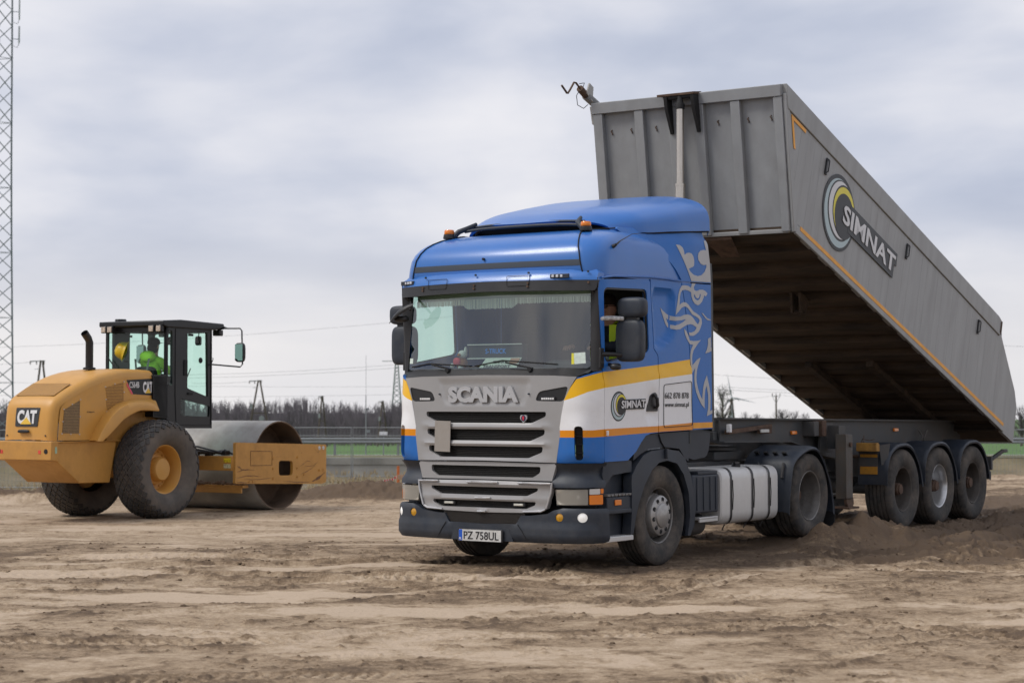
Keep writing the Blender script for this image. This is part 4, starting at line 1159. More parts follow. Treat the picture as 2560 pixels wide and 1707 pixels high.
# ------------------------------------------------------------------ things lying in the cab (each its own thing)
def tworld(p, tx=TX, ty=TY, th=TH):
    return (tx + p[0] * math.cos(th) + p[1] * math.sin(th), ty - p[0] * math.sin(th) + p[1] * math.cos(th), p[2])
def thing_at(name, base, label, cat, frame=None, group=None):
    """an Empty at the thing's base; parts are given in the vehicle's coordinates and shifted"""
    fr_ = frame or (TX, TY, TH)
    o = empty(name, tworld(base, *fr_), -fr_[2])
    tag(o, label, cat, group)
    def part(mb, nm, mats, sub=None, **kw):
        q = mb.build(nm, mats, sub or o, **kw)
        if sub is None: q.location = [-c for c in base]
        return q
    return o, part
st, part = thing_at('dash_table', (-.13, -1.05, 2.04), 'dark shelf box with blue S-TRUCK lettering behind the windscreen', 'box')
mb = MB(); mb.box((-.13, -1.04, 2.215), (.68, .10, .16)); sbx = part(mb, 'box_body', pmat('box_dark', (.030, .036, .038), .6), bevel=.01)
for z in (2.148, 2.292):
    mb = MB(); mb.box((-.13, -1.105, z), (.68, .012, .010)); part(mb, 'white_edge', pmat('edge_white', (.75, .75, .72), .5))
tx_ = text_obj('S-TRUCK', 'box_lettering', pmat('lettering_blue', (.03, .20, .62), .5, emit=((.03, .2, .62), .15)), st, (-.25, -1.095, 2.196), (1, 0, 0), (0, 0, 1), .26, .052, .003, bold=.012)
tx_.location = (.13, 1.05, -2.04)
sg_, part = thing_at('windscreen_sign', (.02, -1.23, 2.02), 'pale sign reading SIMNAT TRANSPORT leaning at the foot of the windscreen', 'sign')
mb = MB(); mb.prism([(-.22, -1.27, 2.035), (.25, -1.27, 2.035), (.27, -1.20, 2.145), (-.17, -1.20, 2.145)], (0, .006, .003)); part(mb, 'sign_board', pmat('sign_pale', (.50, .53, .48), .6, var=.1))
for tt, x0, z0, w0, h0 in (('SIMNAT', -.06, .062, .17, .030), ('TRANSPORT', -.17, .012, .34, .034)):
    t_ = text_obj(tt, 'sign_lettering', M_ink, sg_, (x0, -1.275 + z0 * .6, 2.035 + z0 * .95), (1, 0, 0), (0, .5, 1), w0, h0, .002, bold=.03); t_.location = (-.02, 1.23, -2.02)
mb = MB(); mb.prism([(.14, -1.238, 2.09), (.25, -1.238, 2.09), (.26, -1.206, 2.143), (.15, -1.206, 2.143)], (0, -.004, .001)); part(mb, 'sign_patch', pmat('patch_brown', (.36, .15, .08), .6))
pl, part = thing_at('plush_toy', (-.56, -1.12, 2.04), 'brown and white plush dog with a red heart on the dashboard', 'toy')
mw_, mbr, mrd = pmat('plush_white', (.62, .62, .60), .95), pmat('plush_brown', (.34, .12, .03), .95), pmat('plush_red', (.62, .02, .05), .6)
for nm, c, d_, m_ in (('body', (-.55, -1.10, 2.10), (.13, .11, .13), mbr), ('head', (-.53, -1.11, 2.195), (.10, .09, .085), mw_), ('ear', (-.50, -1.10, 2.225), (.035, .04, .10), mw_), ('heart', (-.575, -1.155, 2.118), (.095, .04, .085), mrd), ('paw', (-.635, -1.15, 2.075), (.045, .05, .055), mw_), ('paw', (-.52, -1.16, 2.055), (.05, .06, .05), mw_), ('muzzle', (-.545, -1.155, 2.185), (.04, .04, .035), mbr)):
    mb = MB(); mb.grid(shell(*c, *d_, 2.2, 14, 10), wrap=True); part(mb, nm, m_, smooth=80)

# ------------------------------------------------------------------ people
def skinned(name, pts, edges, parent, mat, sub=2):
    me = bpy.data.meshes.new(name)
    me.from_pydata([p[:3] for p in pts], edges, [])
    me.materials.append(mat)
    o = bpy.data.objects.new(name, me); COL.objects.link(o); o.parent = parent
    sm = o.modifiers.new('skin', 'SKIN'); sm.use_smooth_shade = True; sm.branch_smoothing = 0.6
    sv = me.skin_vertices[0].data
    for i, p in enumerate(pts):
        r_ = p[3]; sv[i].radius = r_ if isinstance(r_, tuple) else (r_, r_)
    sv[0].use_root = True
    ss = o.modifiers.new('sub', 'SUBSURF'); ss.levels = sub; ss.render_levels = sub
    return o
def hand(pts, edges, wrist, d, curl, side):
    """palm, four fingers of different length and a thumb, appended to a skin skeleton"""
    w = Vector(pts[wrist][:3]); d = Vector(d).normalized(); c = Vector(curl).normalized(); s = d.cross(c).normalized() * side
    k = len(pts); pm = w + d * .055; pts.append((*pm, (.034, .020))); edges.append((wrist, k))
    for off, L in ((.030, .062), (.011, .072), (-.010, .068), (-.029, .052)):
        a = pm + s * off + d * .035; b = a + d * L * .5 + c * L * .12; e_ = b + d * L * .25 + c * L * .5
        n0 = len(pts); pts += [(*a, .0095), (*b, .009), (*e_, .007)]; edges += [(k, n0), (n0, n0 + 1), (n0 + 1, n0 + 2)]
    a = w + d * .03 + s * .036 + c * .01; b = a + d * .028 + s * .018 + c * .014; e_ = b + d * .026 + c * .02
    n0 = len(pts); pts += [(*a, .012), (*b, .0105), (*e_, .008)]; edges += [(k, n0), (n0, n0 + 1), (n0 + 1, n0 + 2)]
def seated(name, base, frame, label, fwd, mats, lean=.05, hands=None, yaw=0):
    """fwd = +1 faces +y, -1 faces -y; base = point on the seat"""
    o, part = thing_at(name, base, label, 'person', frame)
    B = Vector(base)
    def P(x, f, z, r): return (x - B.x + B.x, f * fwd, z, r)
    sk = [(0, 0, .10, (.16, .12)), (0, .03 + lean * .3, .28, (.155, .115)), (0, .04 + lean, .46, (.18, .12)), (0, .03 + lean, .58, (.09, .08)), (0, .05 + lean, .66, .056), (0, .075 + lean, .745, (.072, .085)), (0, .078 + lean, .835, (.074, .088)), (0, .06 + lean, .90, (.05, .06))]
    ed = [(0, 1), (1, 2), (2, 3), (3, 4), (4, 5), (5, 6), (6, 7)]
    sk.append((0, .172 + lean, .775, .014)); ed.append((5, 8))                       # nose
    for s_ in (-1, 1):
        sk.append((s_ * .083, .06 + lean, .785, (.010, .026))); ed.append((5, len(sk) - 1))   # ear
    limbs = {}
    for s_ in (-1, 1):
        k = len(sk)
        hx = (hands or {}).get(s_, (s_ * .19, .48, .36))
        sh = (s_ * .185, .03 + lean, .545); el = ((sh[0] + hx[0]) / 2 + s_ * .07, (sh[1] + hx[1]) / 2 - .03, min(sh[2], hx[2]) - .02 + .02)
        sk += [(*sh, .062), (*el, .047), (*hx, .030)]; ed += [(3, k), (k, k + 1), (k + 1, k + 2)]
        limbs[s_] = k
    for s_ in (-1, 1):
        k = len(sk)
        sk += [(s_ * .10, .04, .09, .085), (s_ * .15, .44, .13, .070), (s_ * .15, .47, -.26, .048), (s_ * .15, .60, -.30, .038)]; ed += [(0, k), (k, k + 1), (k + 1, k + 2), (k + 2, k + 3)]
    for s_ in (-1, 1):
        k = limbs[s_]; d_ = Vector(sk[k + 2][:3]) - Vector(sk[k + 1][:3])
        hand(sk, ed, k + 2, d_, (0, .3, -1), -s_)
    conv = lambda L: [(p[0], p[1] * fwd, p[2], p[3]) for p in L]
    body = skinned('body', conv(sk), ed, o, M_skin)
    # jacket over torso and arms
    g = lambda p, a: (*p[:3], tuple(q + a for q in p[3]) if isinstance(p[3], tuple) else p[3] + a)
    jk = [g(sk[0], .03), g(sk[1], .035), g(sk[2], .03), g(sk[3], .035), g(sk[4], .022)]; je = [(0, 1), (1, 2), (2, 3), (3, 4)]
    for s_ in (-1, 1):
        k = limbs[s_]; m_ = len(jk); wr = Vector(sk[k + 1][:3]).lerp(Vector(sk[k + 2][:3]), .88)
        jk += [g(sk[k], .022), g(sk[k + 1], .022), (*wr, .046)]; je += [(3, m_), (m_, m_ + 1), (m_ + 1, m_ + 2)]
    skinned('jacket', conv(jk), je, o, mats['jacket'])
    tk = [(0, 0, .10, (.17, .125))]; te = []
    for s_ in (-1, 1):
        m_ = len(tk); tk += [(s_ * .10, .04, .09, .095), (s_ * .15, .44, .13, .082), (s_ * .15, .47, -.22, .062)]; te += [(0, m_), (m_, m_ + 1), (m_ + 1, m_ + 2)]
    skinned('trousers', conv(tk), te, o, mats['trousers'])
    for s_ in (-1, 1):
        mb = MB(); mb.grid(shell(s_ * .15, .55 * fwd, -.31, .10, .27, .09, 3), wrap=True); mb.build('shoe', M_matte, o, smooth=60)
    mb = MB()
    for s_ in (-1, 1): mb.grid(shell(s_ * .033, (.158 + lean) * fwd, .795, .026, .016, .014, 2, 10, 6), wrap=True)
    mb.build('eyes', pmat('eye_dark', (.02, .015, .012), .3), o)
    mb = MB(); mb.grid(shell(0, (.158 + lean) * fwd, .728, .05, .018, .012, 2, 10, 6), wrap=True); mb.build('mouth', pmat('lips', (.36, .13, .10), .6), o)
    # hair: a cap of it over the crown and back
    hs = shell(0, (.068 + lean) * fwd, .838, .168, .196, .20, 2.2, 20, 14)
    mb = MB(); mb.grid([r_ for r_ in hs if r_[0][2] > .80], wrap=True); mb.build('hair', mats['hair'], o, smooth=80)
    return o, sk, fwd
drv, sk_, _ = seated('person', (.62, .02, 1.91), None, 'driver in navy top and yellow hi-vis vest at the wheel of the blue truck', -1,
    {'jacket': M_navy, 'trousers': M_navy, 'hair': pmat('brown_hair', (.03, .018, .012), .8)}, lean=.02, hands={-1: (-.17, .56, .36), 1: (.17, .56, .36)})
# vest: two front panels, back and a reflective belt
mb = MB()
for s_ in (-1, 1):
    mb.grid([[(s_ * x, -(f + .055), z) for x, f in ((.06, .115), (.13, .105), (.19, .06))] for z, _ in ((.12, 0), (.25, 0), (.40, 0), (.52, 0), (.60, 0))])
mb.grid([[(x, .145 - .03, z) for x in (-.19, -.1, 0, .1, .19)] for z in (.12, .3, .45, .60)])
for s_ in (-1, 1):
    mb.grid([[(s_ * x, y, z) for y in (-.11, -.03, .05, .115)] for x, z in ((.205, .12), (.215, .30), (.225, .42))]); mb.grid([[(s_ * x, y, z) for y in (-.165, -.05, .05, .115)] for x, z in ((.09, .60), (.14, .635), (.19, .60))])
mb.build('vest', M_hivizy, drv, smooth=60)
mb = MB(); mb.grid([[(.222 * math.cos(a), .15 * math.sin(a) - .02, z) for a in np.linspace(0, 2 * math.pi, 24)] for z in (.22, .27)]); mb.build('reflective_belt', pmat('reflective_grey', (.42, .44, .42), .4), drv, smooth=60)
mb = MB()
for s_ in (-1, 1): mb.tube([(s_ * .034 + .026 * math.cos(a), -(.182 + .02), .795 + .019 * math.sin(a)) for a in np.linspace(0, 2 * math.pi, 13)], .003, 5)
mb.tube([(.06, -.195, .80), (.09, -.07, .80)], .003, 5); mb.tube([(-.06, -.195, .80), (-.09, -.07, .80)], .003, 5); mb.build('glasses', M_black, drv)

# ================================================================== TIPPER TRAILER
THR, KP = 0.5904, 3.0194
KX, KY = TX + KP * math.sin(TH), TY + KP * math.cos(TH)
trl = empty('tipper_trailer', (KX, KY, 0), -THR)
tag(trl, 'grey three-axle tipping semi-trailer with its body raised behind the blue truck', 'trailer')
M_grey = pmat('trailer_grey', (.310, .314, .314), .48, var=.07, vscale=2, dirt=.20, dscale=1.6, dcol=(.17, .162, .15), stretch=(1, 3, .5), bump=.14, bscale=2.2)
M_greyf = pmat('trailer_grey_front', (.275, .284, .294), .46, metal=.1, var=.08, vscale=2.5, dirt=.24, dscale=2.2, dcol=(.16, .15, .14), bump=.14, bscale=2.5, stretch=(2, 2, .6))
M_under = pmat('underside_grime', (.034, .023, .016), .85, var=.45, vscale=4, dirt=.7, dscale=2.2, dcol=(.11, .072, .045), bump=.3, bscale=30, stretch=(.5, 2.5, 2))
AL, BY, BZ = .3289, .0192, 3.7227
side_o = [(-.005, -.035), (-.785, 1.265), (-.785, 1.27), (6.82, 1.27), (6.915, 1.265), (7.455, -.01), (7.45, -.035)]
HW = 1.305
# body: floor, two sides and inner faces, sunk between rails
side_in = [(0, -.03), (-.655, 1.265), (6.92, 1.265), (7.455, -.03)]
def corr(Y): return .004 * (1 if (Y * 8) % 1 < .5 else -1)
mb = MB()
for sg in (1, -1):
    panel(side_in, lambda u, z, d: (sg * (HW + d), u, z), [], .05, .3, mb=mb, back=True)
mb.uv = None
bd = mb.build('tipper_body', M_grey, trl)
bd.location = (0, BY, BZ); bd.rotation_euler = (-AL, 0, 0)
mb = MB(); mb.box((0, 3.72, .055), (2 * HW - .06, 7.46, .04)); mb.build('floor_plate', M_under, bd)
# vertical profile grooves of the extruded planks: each plank a thin raised panel
ys = np.arange(-.60, 7.40, .20)
for sg in (1, -1):
    for k, y in enumerate(ys):
        y0, y1 = y + .001, y + .199
        zt = 1.258; zb = 0.085
        f = lambda yy: zb if yy > -.0 else max(zb, (-yy) / .655 * 1.265 + .02)
        g_ = lambda yy: zt if yy < 6.91 else 1.265 - (yy - 6.92) / .535 * 1.265 - .01
        a, b, c, d_ = f(y0), f(y1), g_(y1), g_(y0)
        if c - b < .05: continue
        dx = .003 + .0003 * ((k * 7) % 3)
        MB().prism([(sg * HW, y0, a), (sg * HW, y1, b), (sg * HW, y1, c), (sg * HW, y0, d_)], (sg * dx, 0, 0)).build('plank', M_grey, bd, smooth=0)
for sg in (1, -1):
    mb = MB(); mb.prism([(sg * (HW - .10), -.655, 1.268), (sg * (HW - .10), -.785, 1.527), (sg * (HW - .10), 6.80, 1.53), (sg * (HW - .10), 6.915, 1.51), (sg * (HW - .10), 6.93, 1.268)], (sg * .122, 0, 0)); mb.build('top_rail', M_grey, bd, bevel=.008)
    mb = MB(); mb.box((sg * (HW + .004), 3.75, .012), (.03, 7.5, .11)); mb.build('bottom_rail', M_alu if False else M_grey, bd, bevel=.008)
    mb = MB(); mb.box((sg * (HW + .021), 3.77, .055), (.004, 7.36, .050)); mb.build('orange_stripe', M_orange, bd)
    # tailgate wedge
    gp_ = [(6.90, 1.345), (7.01, 1.51), (7.09, 1.30), (7.87, .724), (8.01, .53), (8.03, -.04), (7.47, -.04), (7.46, 0)]
    mb = panel(gp_, lambda u, z, d: (sg * (HW - .012 + d), u, z), [], .05, .3, back=True); mb.uv = None
    mb.build('tailgate_cheek', M_grey, bd)
    mb = MB(); mb.box((sg * (HW + .012), 6.93, 1.40), (.02, .09, .20)); mb.build('hinge_plate', M_rust, bd, bevel=.004)
    for Yh in (.545, 3.225, 6.04):
        mb = MB(); mb.box((sg * (HW + .018), Yh, 1.07), (.018, .045, .215)); mb.tube([(sg * (HW + .03), Yh - .018, .98), (sg * (HW + .05), Yh, 1.0), (sg * (HW + .05), Yh, 1.14), (sg * (HW + .03), Yh + .015, 1.165)], .009, 6); mb.build('rope_hook', M_black, bd, bevel=.003)
mb = MB(); mb.prism([(-HW + .06, 7.09, 1.30), (-HW + .06, 7.87, .724), (-HW + .06, 8.01, .53), (-HW + .06, 8.03, -.04), (-HW + .06, 7.97, -.04), (-HW + .06, 7.95, .51), (-HW + .06, 7.83, .69), (-HW + .06, 7.05, 1.26)], (2 * HW - .12, 0, 0)); mb.build('tailgate', M_grey, bd, bevel=.006)
# orange corner mark
for sg in (1, -1):
    mb = panel([(-.531, 1.25), (-.103, 1.25), (-.103, 1.205), (-.455, 1.205), (-.302, .90), (-.352, .895)], lambda u, z, d: (sg * (HW + .011 + d), u, z), [], .004, .3); mb.uv = None; mb.build('corner_mark', M_orange, bd)
# front wall, in (x, t) with t along the leaning wall
wd = Vector((0, -.772, 1.5247)).normalized(); wn_ = Vector((0, -1.5247, -.772)).normalized()
def FW(x, t, d): return Vector((x, 0, 0)) + wd * t + wn_ * d
mb = MB(); mb.add([FW(x, t, d) for d in (0, -.05) for x, t in ((-HW, -.02), (HW, -.02), (HW, 1.70), (-HW, 1.70))], [(0, 1, 2, 3), (4, 7, 6, 5), (0, 4, 5, 1), (1, 5, 6, 2), (2, 6, 7, 3), (3, 7, 4, 0)])
mb.build('front_wall', M_greyf, bd)
def fbox(x0, x1, t0, t1, d0, d1, name, mat, bevel=.008, x0t=None, x1t=None):
    a = [(x0, t0), (x1, t0), (x1 if x1t is None else x1t, t1), (x0 if x0t is None else x0t, t1)]
    mb = MB(); mb.add([FW(x, t, d) for d in (d0, d1) for x, t in a], [(0, 3, 2, 1), (4, 5, 6, 7), (0, 1, 5, 4), (1, 2, 6, 5), (2, 3, 7, 6), (3, 0, 4, 7)])
    return mb.build(name, mat, bd, bevel=bevel)
fbox(-1.315, 1.275, 1.572, 1.712, -.02, .085, 'front_top_rail', M_greyf)
for a, b in ((-1.305, -1.175), (-.715, -.595), (-.245, -.125), (.11, .235), (.60, .725), (1.165, 1.275)):
    fbox(a, b, -.01, 1.57, .001, .075, 'front_rib', M_greyf)
fbox(-1.28, 1.25, -.03, .02, -.03, .055, 'front_sill', M_grey)
fbox(1.277, 1.318, -.02, 1.60, -.05, .05, 'corner_post', M_grey)
fbox(-1.318, -1.277, -.02, 1.60, -.05, .05, 'corner_post', M_grey)
for x in (-1.08, -.80, -.45, .40, .80, 1.10, 1.16):
    mb = MB(); mb.tube([FW(x, 1.36, .002), FW(x - .01, 1.345, .018), FW(x + .01, 1.315, .018), FW(x, 1.30, .002)], .007, 5); mb.build('tarp_hook', M_rust, bd)
# hoist bracket and ram
br = fbox(-.30, .205, 1.695, 1.725, .02, .22, 'hoist_bracket', M_rust, .004)
for x in (-.215, .15):
    mb = MB(); mb.prism([FW(x, 1.69, .08), FW(x, 1.69, .215), FW(x, 1.55, .205), FW(x, 1.24, .10), FW(x, 1.24, .08)], (.045, 0, 0)); mb.build('bracket_gusset', M_matte, bd, bevel=.004)
top = Vector((.0, -.40, 5.33)); bot = Vector((.0, -.43, 1.25))
mb = MB(); mb.cyl((0, -.40, 4.30), (0, -.398, 5.24), .046, n=28); ram = mb.build('hoist_ram', M_steel, trl, smooth=40)
for z0, z1, r_ in ((3.45, 4.31, .060), (2.45, 3.47, .074), (1.30, 2.47, .090)):
    mb = MB(); mb.cyl((0, -.41, z0), (0, -.40, z1), r_, n=28); mb.lathe([(r_ + .004, -.03), (r_ + .004, 0), (r_ - .01, .004)], (0, -.40, z1), (0, 0, 1), 28); mb.build('ram_stage', M_steel, ram, smooth=40)
mb = MB(); mb.lathe([(.03, -.02), (.055, -.01), (.056, .05), (.04, .07), (.03, .14), (0, .14)], (0, -.398, 5.22), (0, 0, 1), 20); mb.cyl((-.16, -.39, 5.36), (.16, -.39, 5.36), .03, n=12); mb.build('ram_head', M_matte, ram, smooth=40)
# tarpaulin roll and crank on the far top edge
mb = MB(); mb.cyl((-1.40, -.86, 1.60), (-1.40, 6.7, 1.60), .055, n=14); tr_ = mb.build('tarp_roll', pmat('tarp_grey', (.22, .22, .22), .8, bump=.5, bscale=20), bd)
mb = MB(); mb.tube([(-1.40, -.85, 1.60), (-1.40, -1.02, 1.62)], .045, 12); mb.build('roll_sleeve', M_rust, bd)
mb = MB(); mb.tube([(-1.40, -1.0, 1.62), (-1.40, -1.12, 1.645), (-1.40, -1.165, 1.63), (-1.40, -1.22, 1.50), (-1.40, -1.25, 1.44), (-1.40, -1.29, 1.43)], .013, 7); mb.cyl((-1.40, -1.27, 1.43), (-1.40, -1.41, 1.465), .013, n=8); mb.build('roll_crank', M_rust, bd)
mb = MB(); mb.tube([(-1.40, -1.02, 1.59), (-1.40, -1.06, 1.50), (-1.40, -1.0, 1.40), (-1.37, -.90, 1.40), (-1.36, -.84, 1.48)], .005, 5); mb.tube([(-1.40, -1.05, 1.67), (-1.36, -1.0, 1.70), (-1.42, -.93, 1.66), (-1.36, -.88, 1.55)], .005, 5); mb.build('crank_cord', M_matte, bd)
mb = MB(); mb.prism([(-1.37, -.90, 1.75), (-1.37, -.80, 1.74), (-1.37, -.76, 1.56), (-1.37, -.92, 1.60)], (.02, 0, 0)); mb.prism([(-1.34, -.82, 1.46), (-1.34, -.74, 1.46), (-1.34, -.66, 1.28), (-1.34, -.70, 1.28)], (.02, 0, 0)); mb.build('tarp_flap', pmat('tarp_pale', (.38, .37, .35), .8), bd)
# underside: cross members and long beams
for k, Y in enumerate(np.arange(.12, 7.4, .52)):
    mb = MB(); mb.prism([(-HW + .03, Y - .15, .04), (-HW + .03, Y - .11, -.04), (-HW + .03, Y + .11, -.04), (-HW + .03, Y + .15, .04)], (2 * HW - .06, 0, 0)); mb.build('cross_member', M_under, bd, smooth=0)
for sg in (-1, 1):
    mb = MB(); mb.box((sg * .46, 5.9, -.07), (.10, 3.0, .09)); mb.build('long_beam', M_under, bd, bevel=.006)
mb = MB(); mb.prism([(.40, 1.85, -.02), (.40, 2.15, -.02), (.40, 2.08, -.24), (.40, 1.95, -.26)], (.03, 0, 0)); mb.prism([(.52, 1.85, -.02), (.52, 2.15, -.02), (.52, 2.08, -.24), (.52, 1.95, -.26)], (.03, 0, 0)); mb.cyl((.40, 2.02, -.23), (.55, 2.02, -.23), .03, n=10); mb.build('rest_bracket', M_under, bd)
mb = MB(); mb.prism([(.12, -.02, -.05), (.48, -.02, -.05), (.42, .35, -.12), (.18, .35, -.12)], (0, .02, -.03)); mb.build('nose_bracket', M_rust, bd)
mb = MB(); mb.box((0, 7.70, -.025), (2 * HW - .14, .62, .03)); mb.box((0, 7.41, .02), (2 * HW - .06, .04, .16)); mb.build('tail_floor', M_under, bd)
# body logo
blog, md2, mw2 = logo(bd, 1.063, .683, .478, lambda u, z, d: (HW + .011 + d, u, z), name='company_logo', dk=(.020, .022, .026), flat=True)
blog['label'] = 'large round SIMNAT logo on the trailer side'
Lm = lambda u, z, d: (HW + .022 + d, u, z)
panel([(1.36, .548), (2.862, .545), (2.860, .733), (2.936, .738), (2.926, .904), (1.36, .912)], lambda u, z, d: Lm(u, z, d), [], .01, .4).build('logo_bar', pmat('logo_dark_bar', (.020, .022, .026), .45), bd)
text_obj('SIMNAT', 'logo_lettering', mw2, bd, None, None, None, 1.71, .245, .004, bold=.025, mapf=lambda a, b, d: Lm(1.165 + a, .605 + b, d + .003))

# ------------------------------------------------------------------ trailer chassis
for sg in (1, -1):
    web = [(-.55, 1.235), (1.25, 1.21), (1.75, 1.13), (2.2, 1.02), (2.6, .97), (7.25, .94), (7.25, 1.405), (-.55, 1.495)]
    mb = MB(); mb.prism([(sg * .575, y, z) for y, z in web], (sg * .02, 0, 0)); rail = mb.build('chassis_rail', M_chassis, trl)
    mb = MB(); mb.prism([(sg * .51, -.55, 1.495), (sg * .51, 7.25, 1.405), (sg * .51, 7.25, 1.425), (sg * .51, -.55, 1.515)], (sg * .15, 0, 0))
    lowp = [(-.55, 1.235), (1.25, 1.21), (1.75, 1.13), (2.2, 1.02), (2.6, .97), (7.25, .94)]
    mb.grid([[(sg * .51, y, z - .01) for y, z in lowp], [(sg * .66, y, z - .01) for y, z in lowp], [(sg * .66, y, z + .006) for y, z in lowp]])
    mb.build('rail_flange', M_chassis, rail)
    mb = MB(); mb.box((sg * .66, .075, 1.375), (.06, 1.15, .05), Matrix.Rotation(R(3), 3, 'X')); mb.box((sg * .67, .48, 1.355), (.04, .33, .075)); lb = mb.build('lamp_rail', M_rust, rail, bevel=.004)
    mb = MB(); mb.box((sg * .70, .42, 1.35), (.02, .22, .04)); mb.build('white_lamp', pmat('lamp_clear', (.5, .5, .48), .2), rail, bevel=.004)
    mb = MB(); mb.box((sg * .69, -.49, 1.39), (.05, .06, .10)); mb.build('paper_tag', M_white, rail, bevel=.01)
    for y in (1.42, 4.72):
        mb = MB(); mb.box((sg * .61, y, 1.315), (.03, .14, .045)); mb.build('amber_marker', M_orange_l, rail, bevel=.006)
    mb = MB(); mb.box((sg * .67, 1.78, 1.36), (.18, .14, .19)); mb.box((sg * .71, 1.95, 1.365), (.16, .13, .205), mi=1); mb.build('side_bracket', [M_chassis, M_rust], rail, bevel=.008)
    # landing leg
    mb = MB(); mb.prism([(sg * .66, 2.02, 1.43), (sg * .66, 2.42, 1.43), (sg * .66, 2.42, 1.05), (sg * .66, 2.02, 1.05)], (sg * .04, 0, 0)); mb.box((sg * .84, 2.20, 1.25), (.16, .20, .30)); lgh = mb.build('leg_mount', M_chassis, rail, bevel=.006)
    mb = MB(); mb.box((sg * 1.0, 2.06, .88), (.15, .17, .82)); mb.box((sg * 1.08, 2.05, .88), (.012, .20, .80)); lg_ = mb.build('landing_leg', pmat('leg_grey', (.085, .078, .07), .6, dirt=.6, dscale=5, dcol=(.12, .08, .05)), trl, bevel=.008)
    mb = MB(); mb.lathe([(0, .02), (.11, .02), (.115, 0), (.11, -.02), (0, -.02)], (sg * 1.05, 2.10, .45), (1, 0, .1), 20); mb.box((sg * 1.0, 2.10, .36), (.25, .32, .025)); mb.build('leg_foot', M_rust, lg_, bevel=.004)
    mb = MB(); mb.cyl((sg * 1.08, 2.06, 1.16), (sg * 1.11, 2.06, 1.16), .03, n=10); mb.build('leg_shaft', M_rust, lg_)
for nm_, c_, d_ in (('nose_plate', (0, -.2, 1.30), (1.13, .9, .10)), ('end_beam', (0, 7.1, 1.15), (1.13, .14, .35)), ('middle_beam', (0, 3.0, 1.15), (1.13, .12, .25)), ('nose_beam', (0, -.40, 1.39), (1.13, .24, .18))):
    mb = MB(); mb.box(c_, d_); mb.build(nm_, M_chassis, trl, bevel=.006)
mb = MB(); mb.cyl((-1.0, 2.06, .52), (1.0, 2.06, .52), .025, n=8); mb.build('leg_cross_shaft', M_chassis, trl)
# trailer axles, wheels, mudguards
M_rim_dark = pmat('rim_grimy', (.085, .075, .066), .6, metal=.3, var=.2, dirt=.6, dscale=6, dcol=(.07, .052, .040))
AX = [3.4727 + .01, 4.7827, 6.0927]
tw0 = None
for i, y in enumerate(AX):
    zc = .545
    mb = MB(); mb.cyl((-.9, y, zc), (.9, y, zc), .075, n=14); mb.box((.5, y + .25, zc + .1), (.10, .75, .12)); mb.box((-.5, y + .25, zc + .1), (.10, .75, .12)); mb.cyl((.5, y + .3, zc + .12), (.5, y + .3, .95), .13, n=16); mb.cyl((-.5, y + .3, zc + .12), (-.5, y + .3, .95), .13, n=16)
    mb.build('axle', M_chassis, trl)
    if i == 0:
        tw0 = dish_wheel(trl, .533, .375, M_rim_dark, .125, (.14, .32, .5, .68, .86), 3, depth=-.10); put(tw0, 1.065, y, zc)
        w_r = copy_tree(tw0, trl)
    else:
        w_ = copy_tree(tw0, trl); put(w_, 1.065, y, zc); w_r = copy_tree(tw0, trl)
        if i == 1:
            w_.data = w_.data.copy(); w_.data.materials[0] = M_rim_new
            w_['label'] = 'clean bright-rimmed middle trailer wheel'
    put(w_r, -1.065, y, zc, True)
    for sg in (1, -1):
        arc = [(-.655, .08), (-.655, .20), (-.63, .36), (-.52, .51), (-.33, .595), (-.10, .62), (.10, .605), (.28, .53), (.42, .40), (.525, .24), (.585, .05)]
        A_ = _catmull([arc[0]] + arc + [arc[-1]], 4)
        rows_ = [[(sg * x, y + a, zc + b - dz_) for a, b in A_] for x, dz_ in ((.86, 0), (.90, 0), (1.22, 0), (1.262, .01), (1.275, .035))]
        mb = MB(); mb.grid(rows_); inn = [(a * .955, b * .955) for a, b in A_]
        mb.grid([[(sg * 1.275, y + a, zc + b - .035) for a, b in A_], [(sg * 1.265, y + a, zc + b - .03) for a, b in inn]])
        mg_ = mb.build('mudguard', M_plastic, trl, smooth=45)
        mb = MB(); mb.tube([(sg * .6, y - .50, .98), (sg * 1.15, y - .50, 1.0)], .022, 8); mb.tube([(sg * .6, y + .45, .98), (sg * 1.2, y + .45, .99)], .022, 8); mb.build('mudguard_arm', M_rust, mg_)
        if i == 0:
            mb = MB()
            for z0, z1 in ((.98, 1.02), (.76, .86)):
                mb.box((sg * 1.02, y - .672, (z0 + z1) / 2), (.24, .012, z1 - z0))
            mb.build('reflector', pmat('reflector_orange', (.48, .22, .02), .4, dirt=.5, dscale=30, dcol=(.1, .08, .05)), mg_, bevel=.003)
            mb = MB(); mb.box((sg * 1.01, y - .66, .93), (.27, .01, .36)); mb.build('reflector_board', M_chassis, mg_)
            if sg > 0:
                mb = MB(); mb.prism([(.90, y - .80, 1.06), (.90, y - .62, 1.06), (.90, y - .62, 1.10), (.90, y - .72, 1.17), (.90, y - .80, 1.17)], (.28, 0, 0)); mb.build('wheel_chock', pmat('chock_yellow', (.42, .22, .045), .7, dirt=.6, dscale=10, dcol=(.10, .06, .03)), mg_, bevel=.006)
                mb = MB(); mb.tube([(.93, y - .71, 1.16), (.97, y - .75, 1.22), (1.05, y - .72, 1.20), (1.12, y - .70, 1.215)], .005, 5); mb.tube([(1.0, y - .78, 1.17), (1.0, y - .78, 1.27)], .004, 5); mb.build('chock_chain', M_rust, mg_)
                mb = MB(); mb.prism([(1.18, y - .70, 1.14), (1.26, y - .56, 1.16), (1.23, y - .60, .90), (1.19, y - .66, .88)], (.01, .01, 0)); mb.build('loose_strap', M_chassis, mg_)
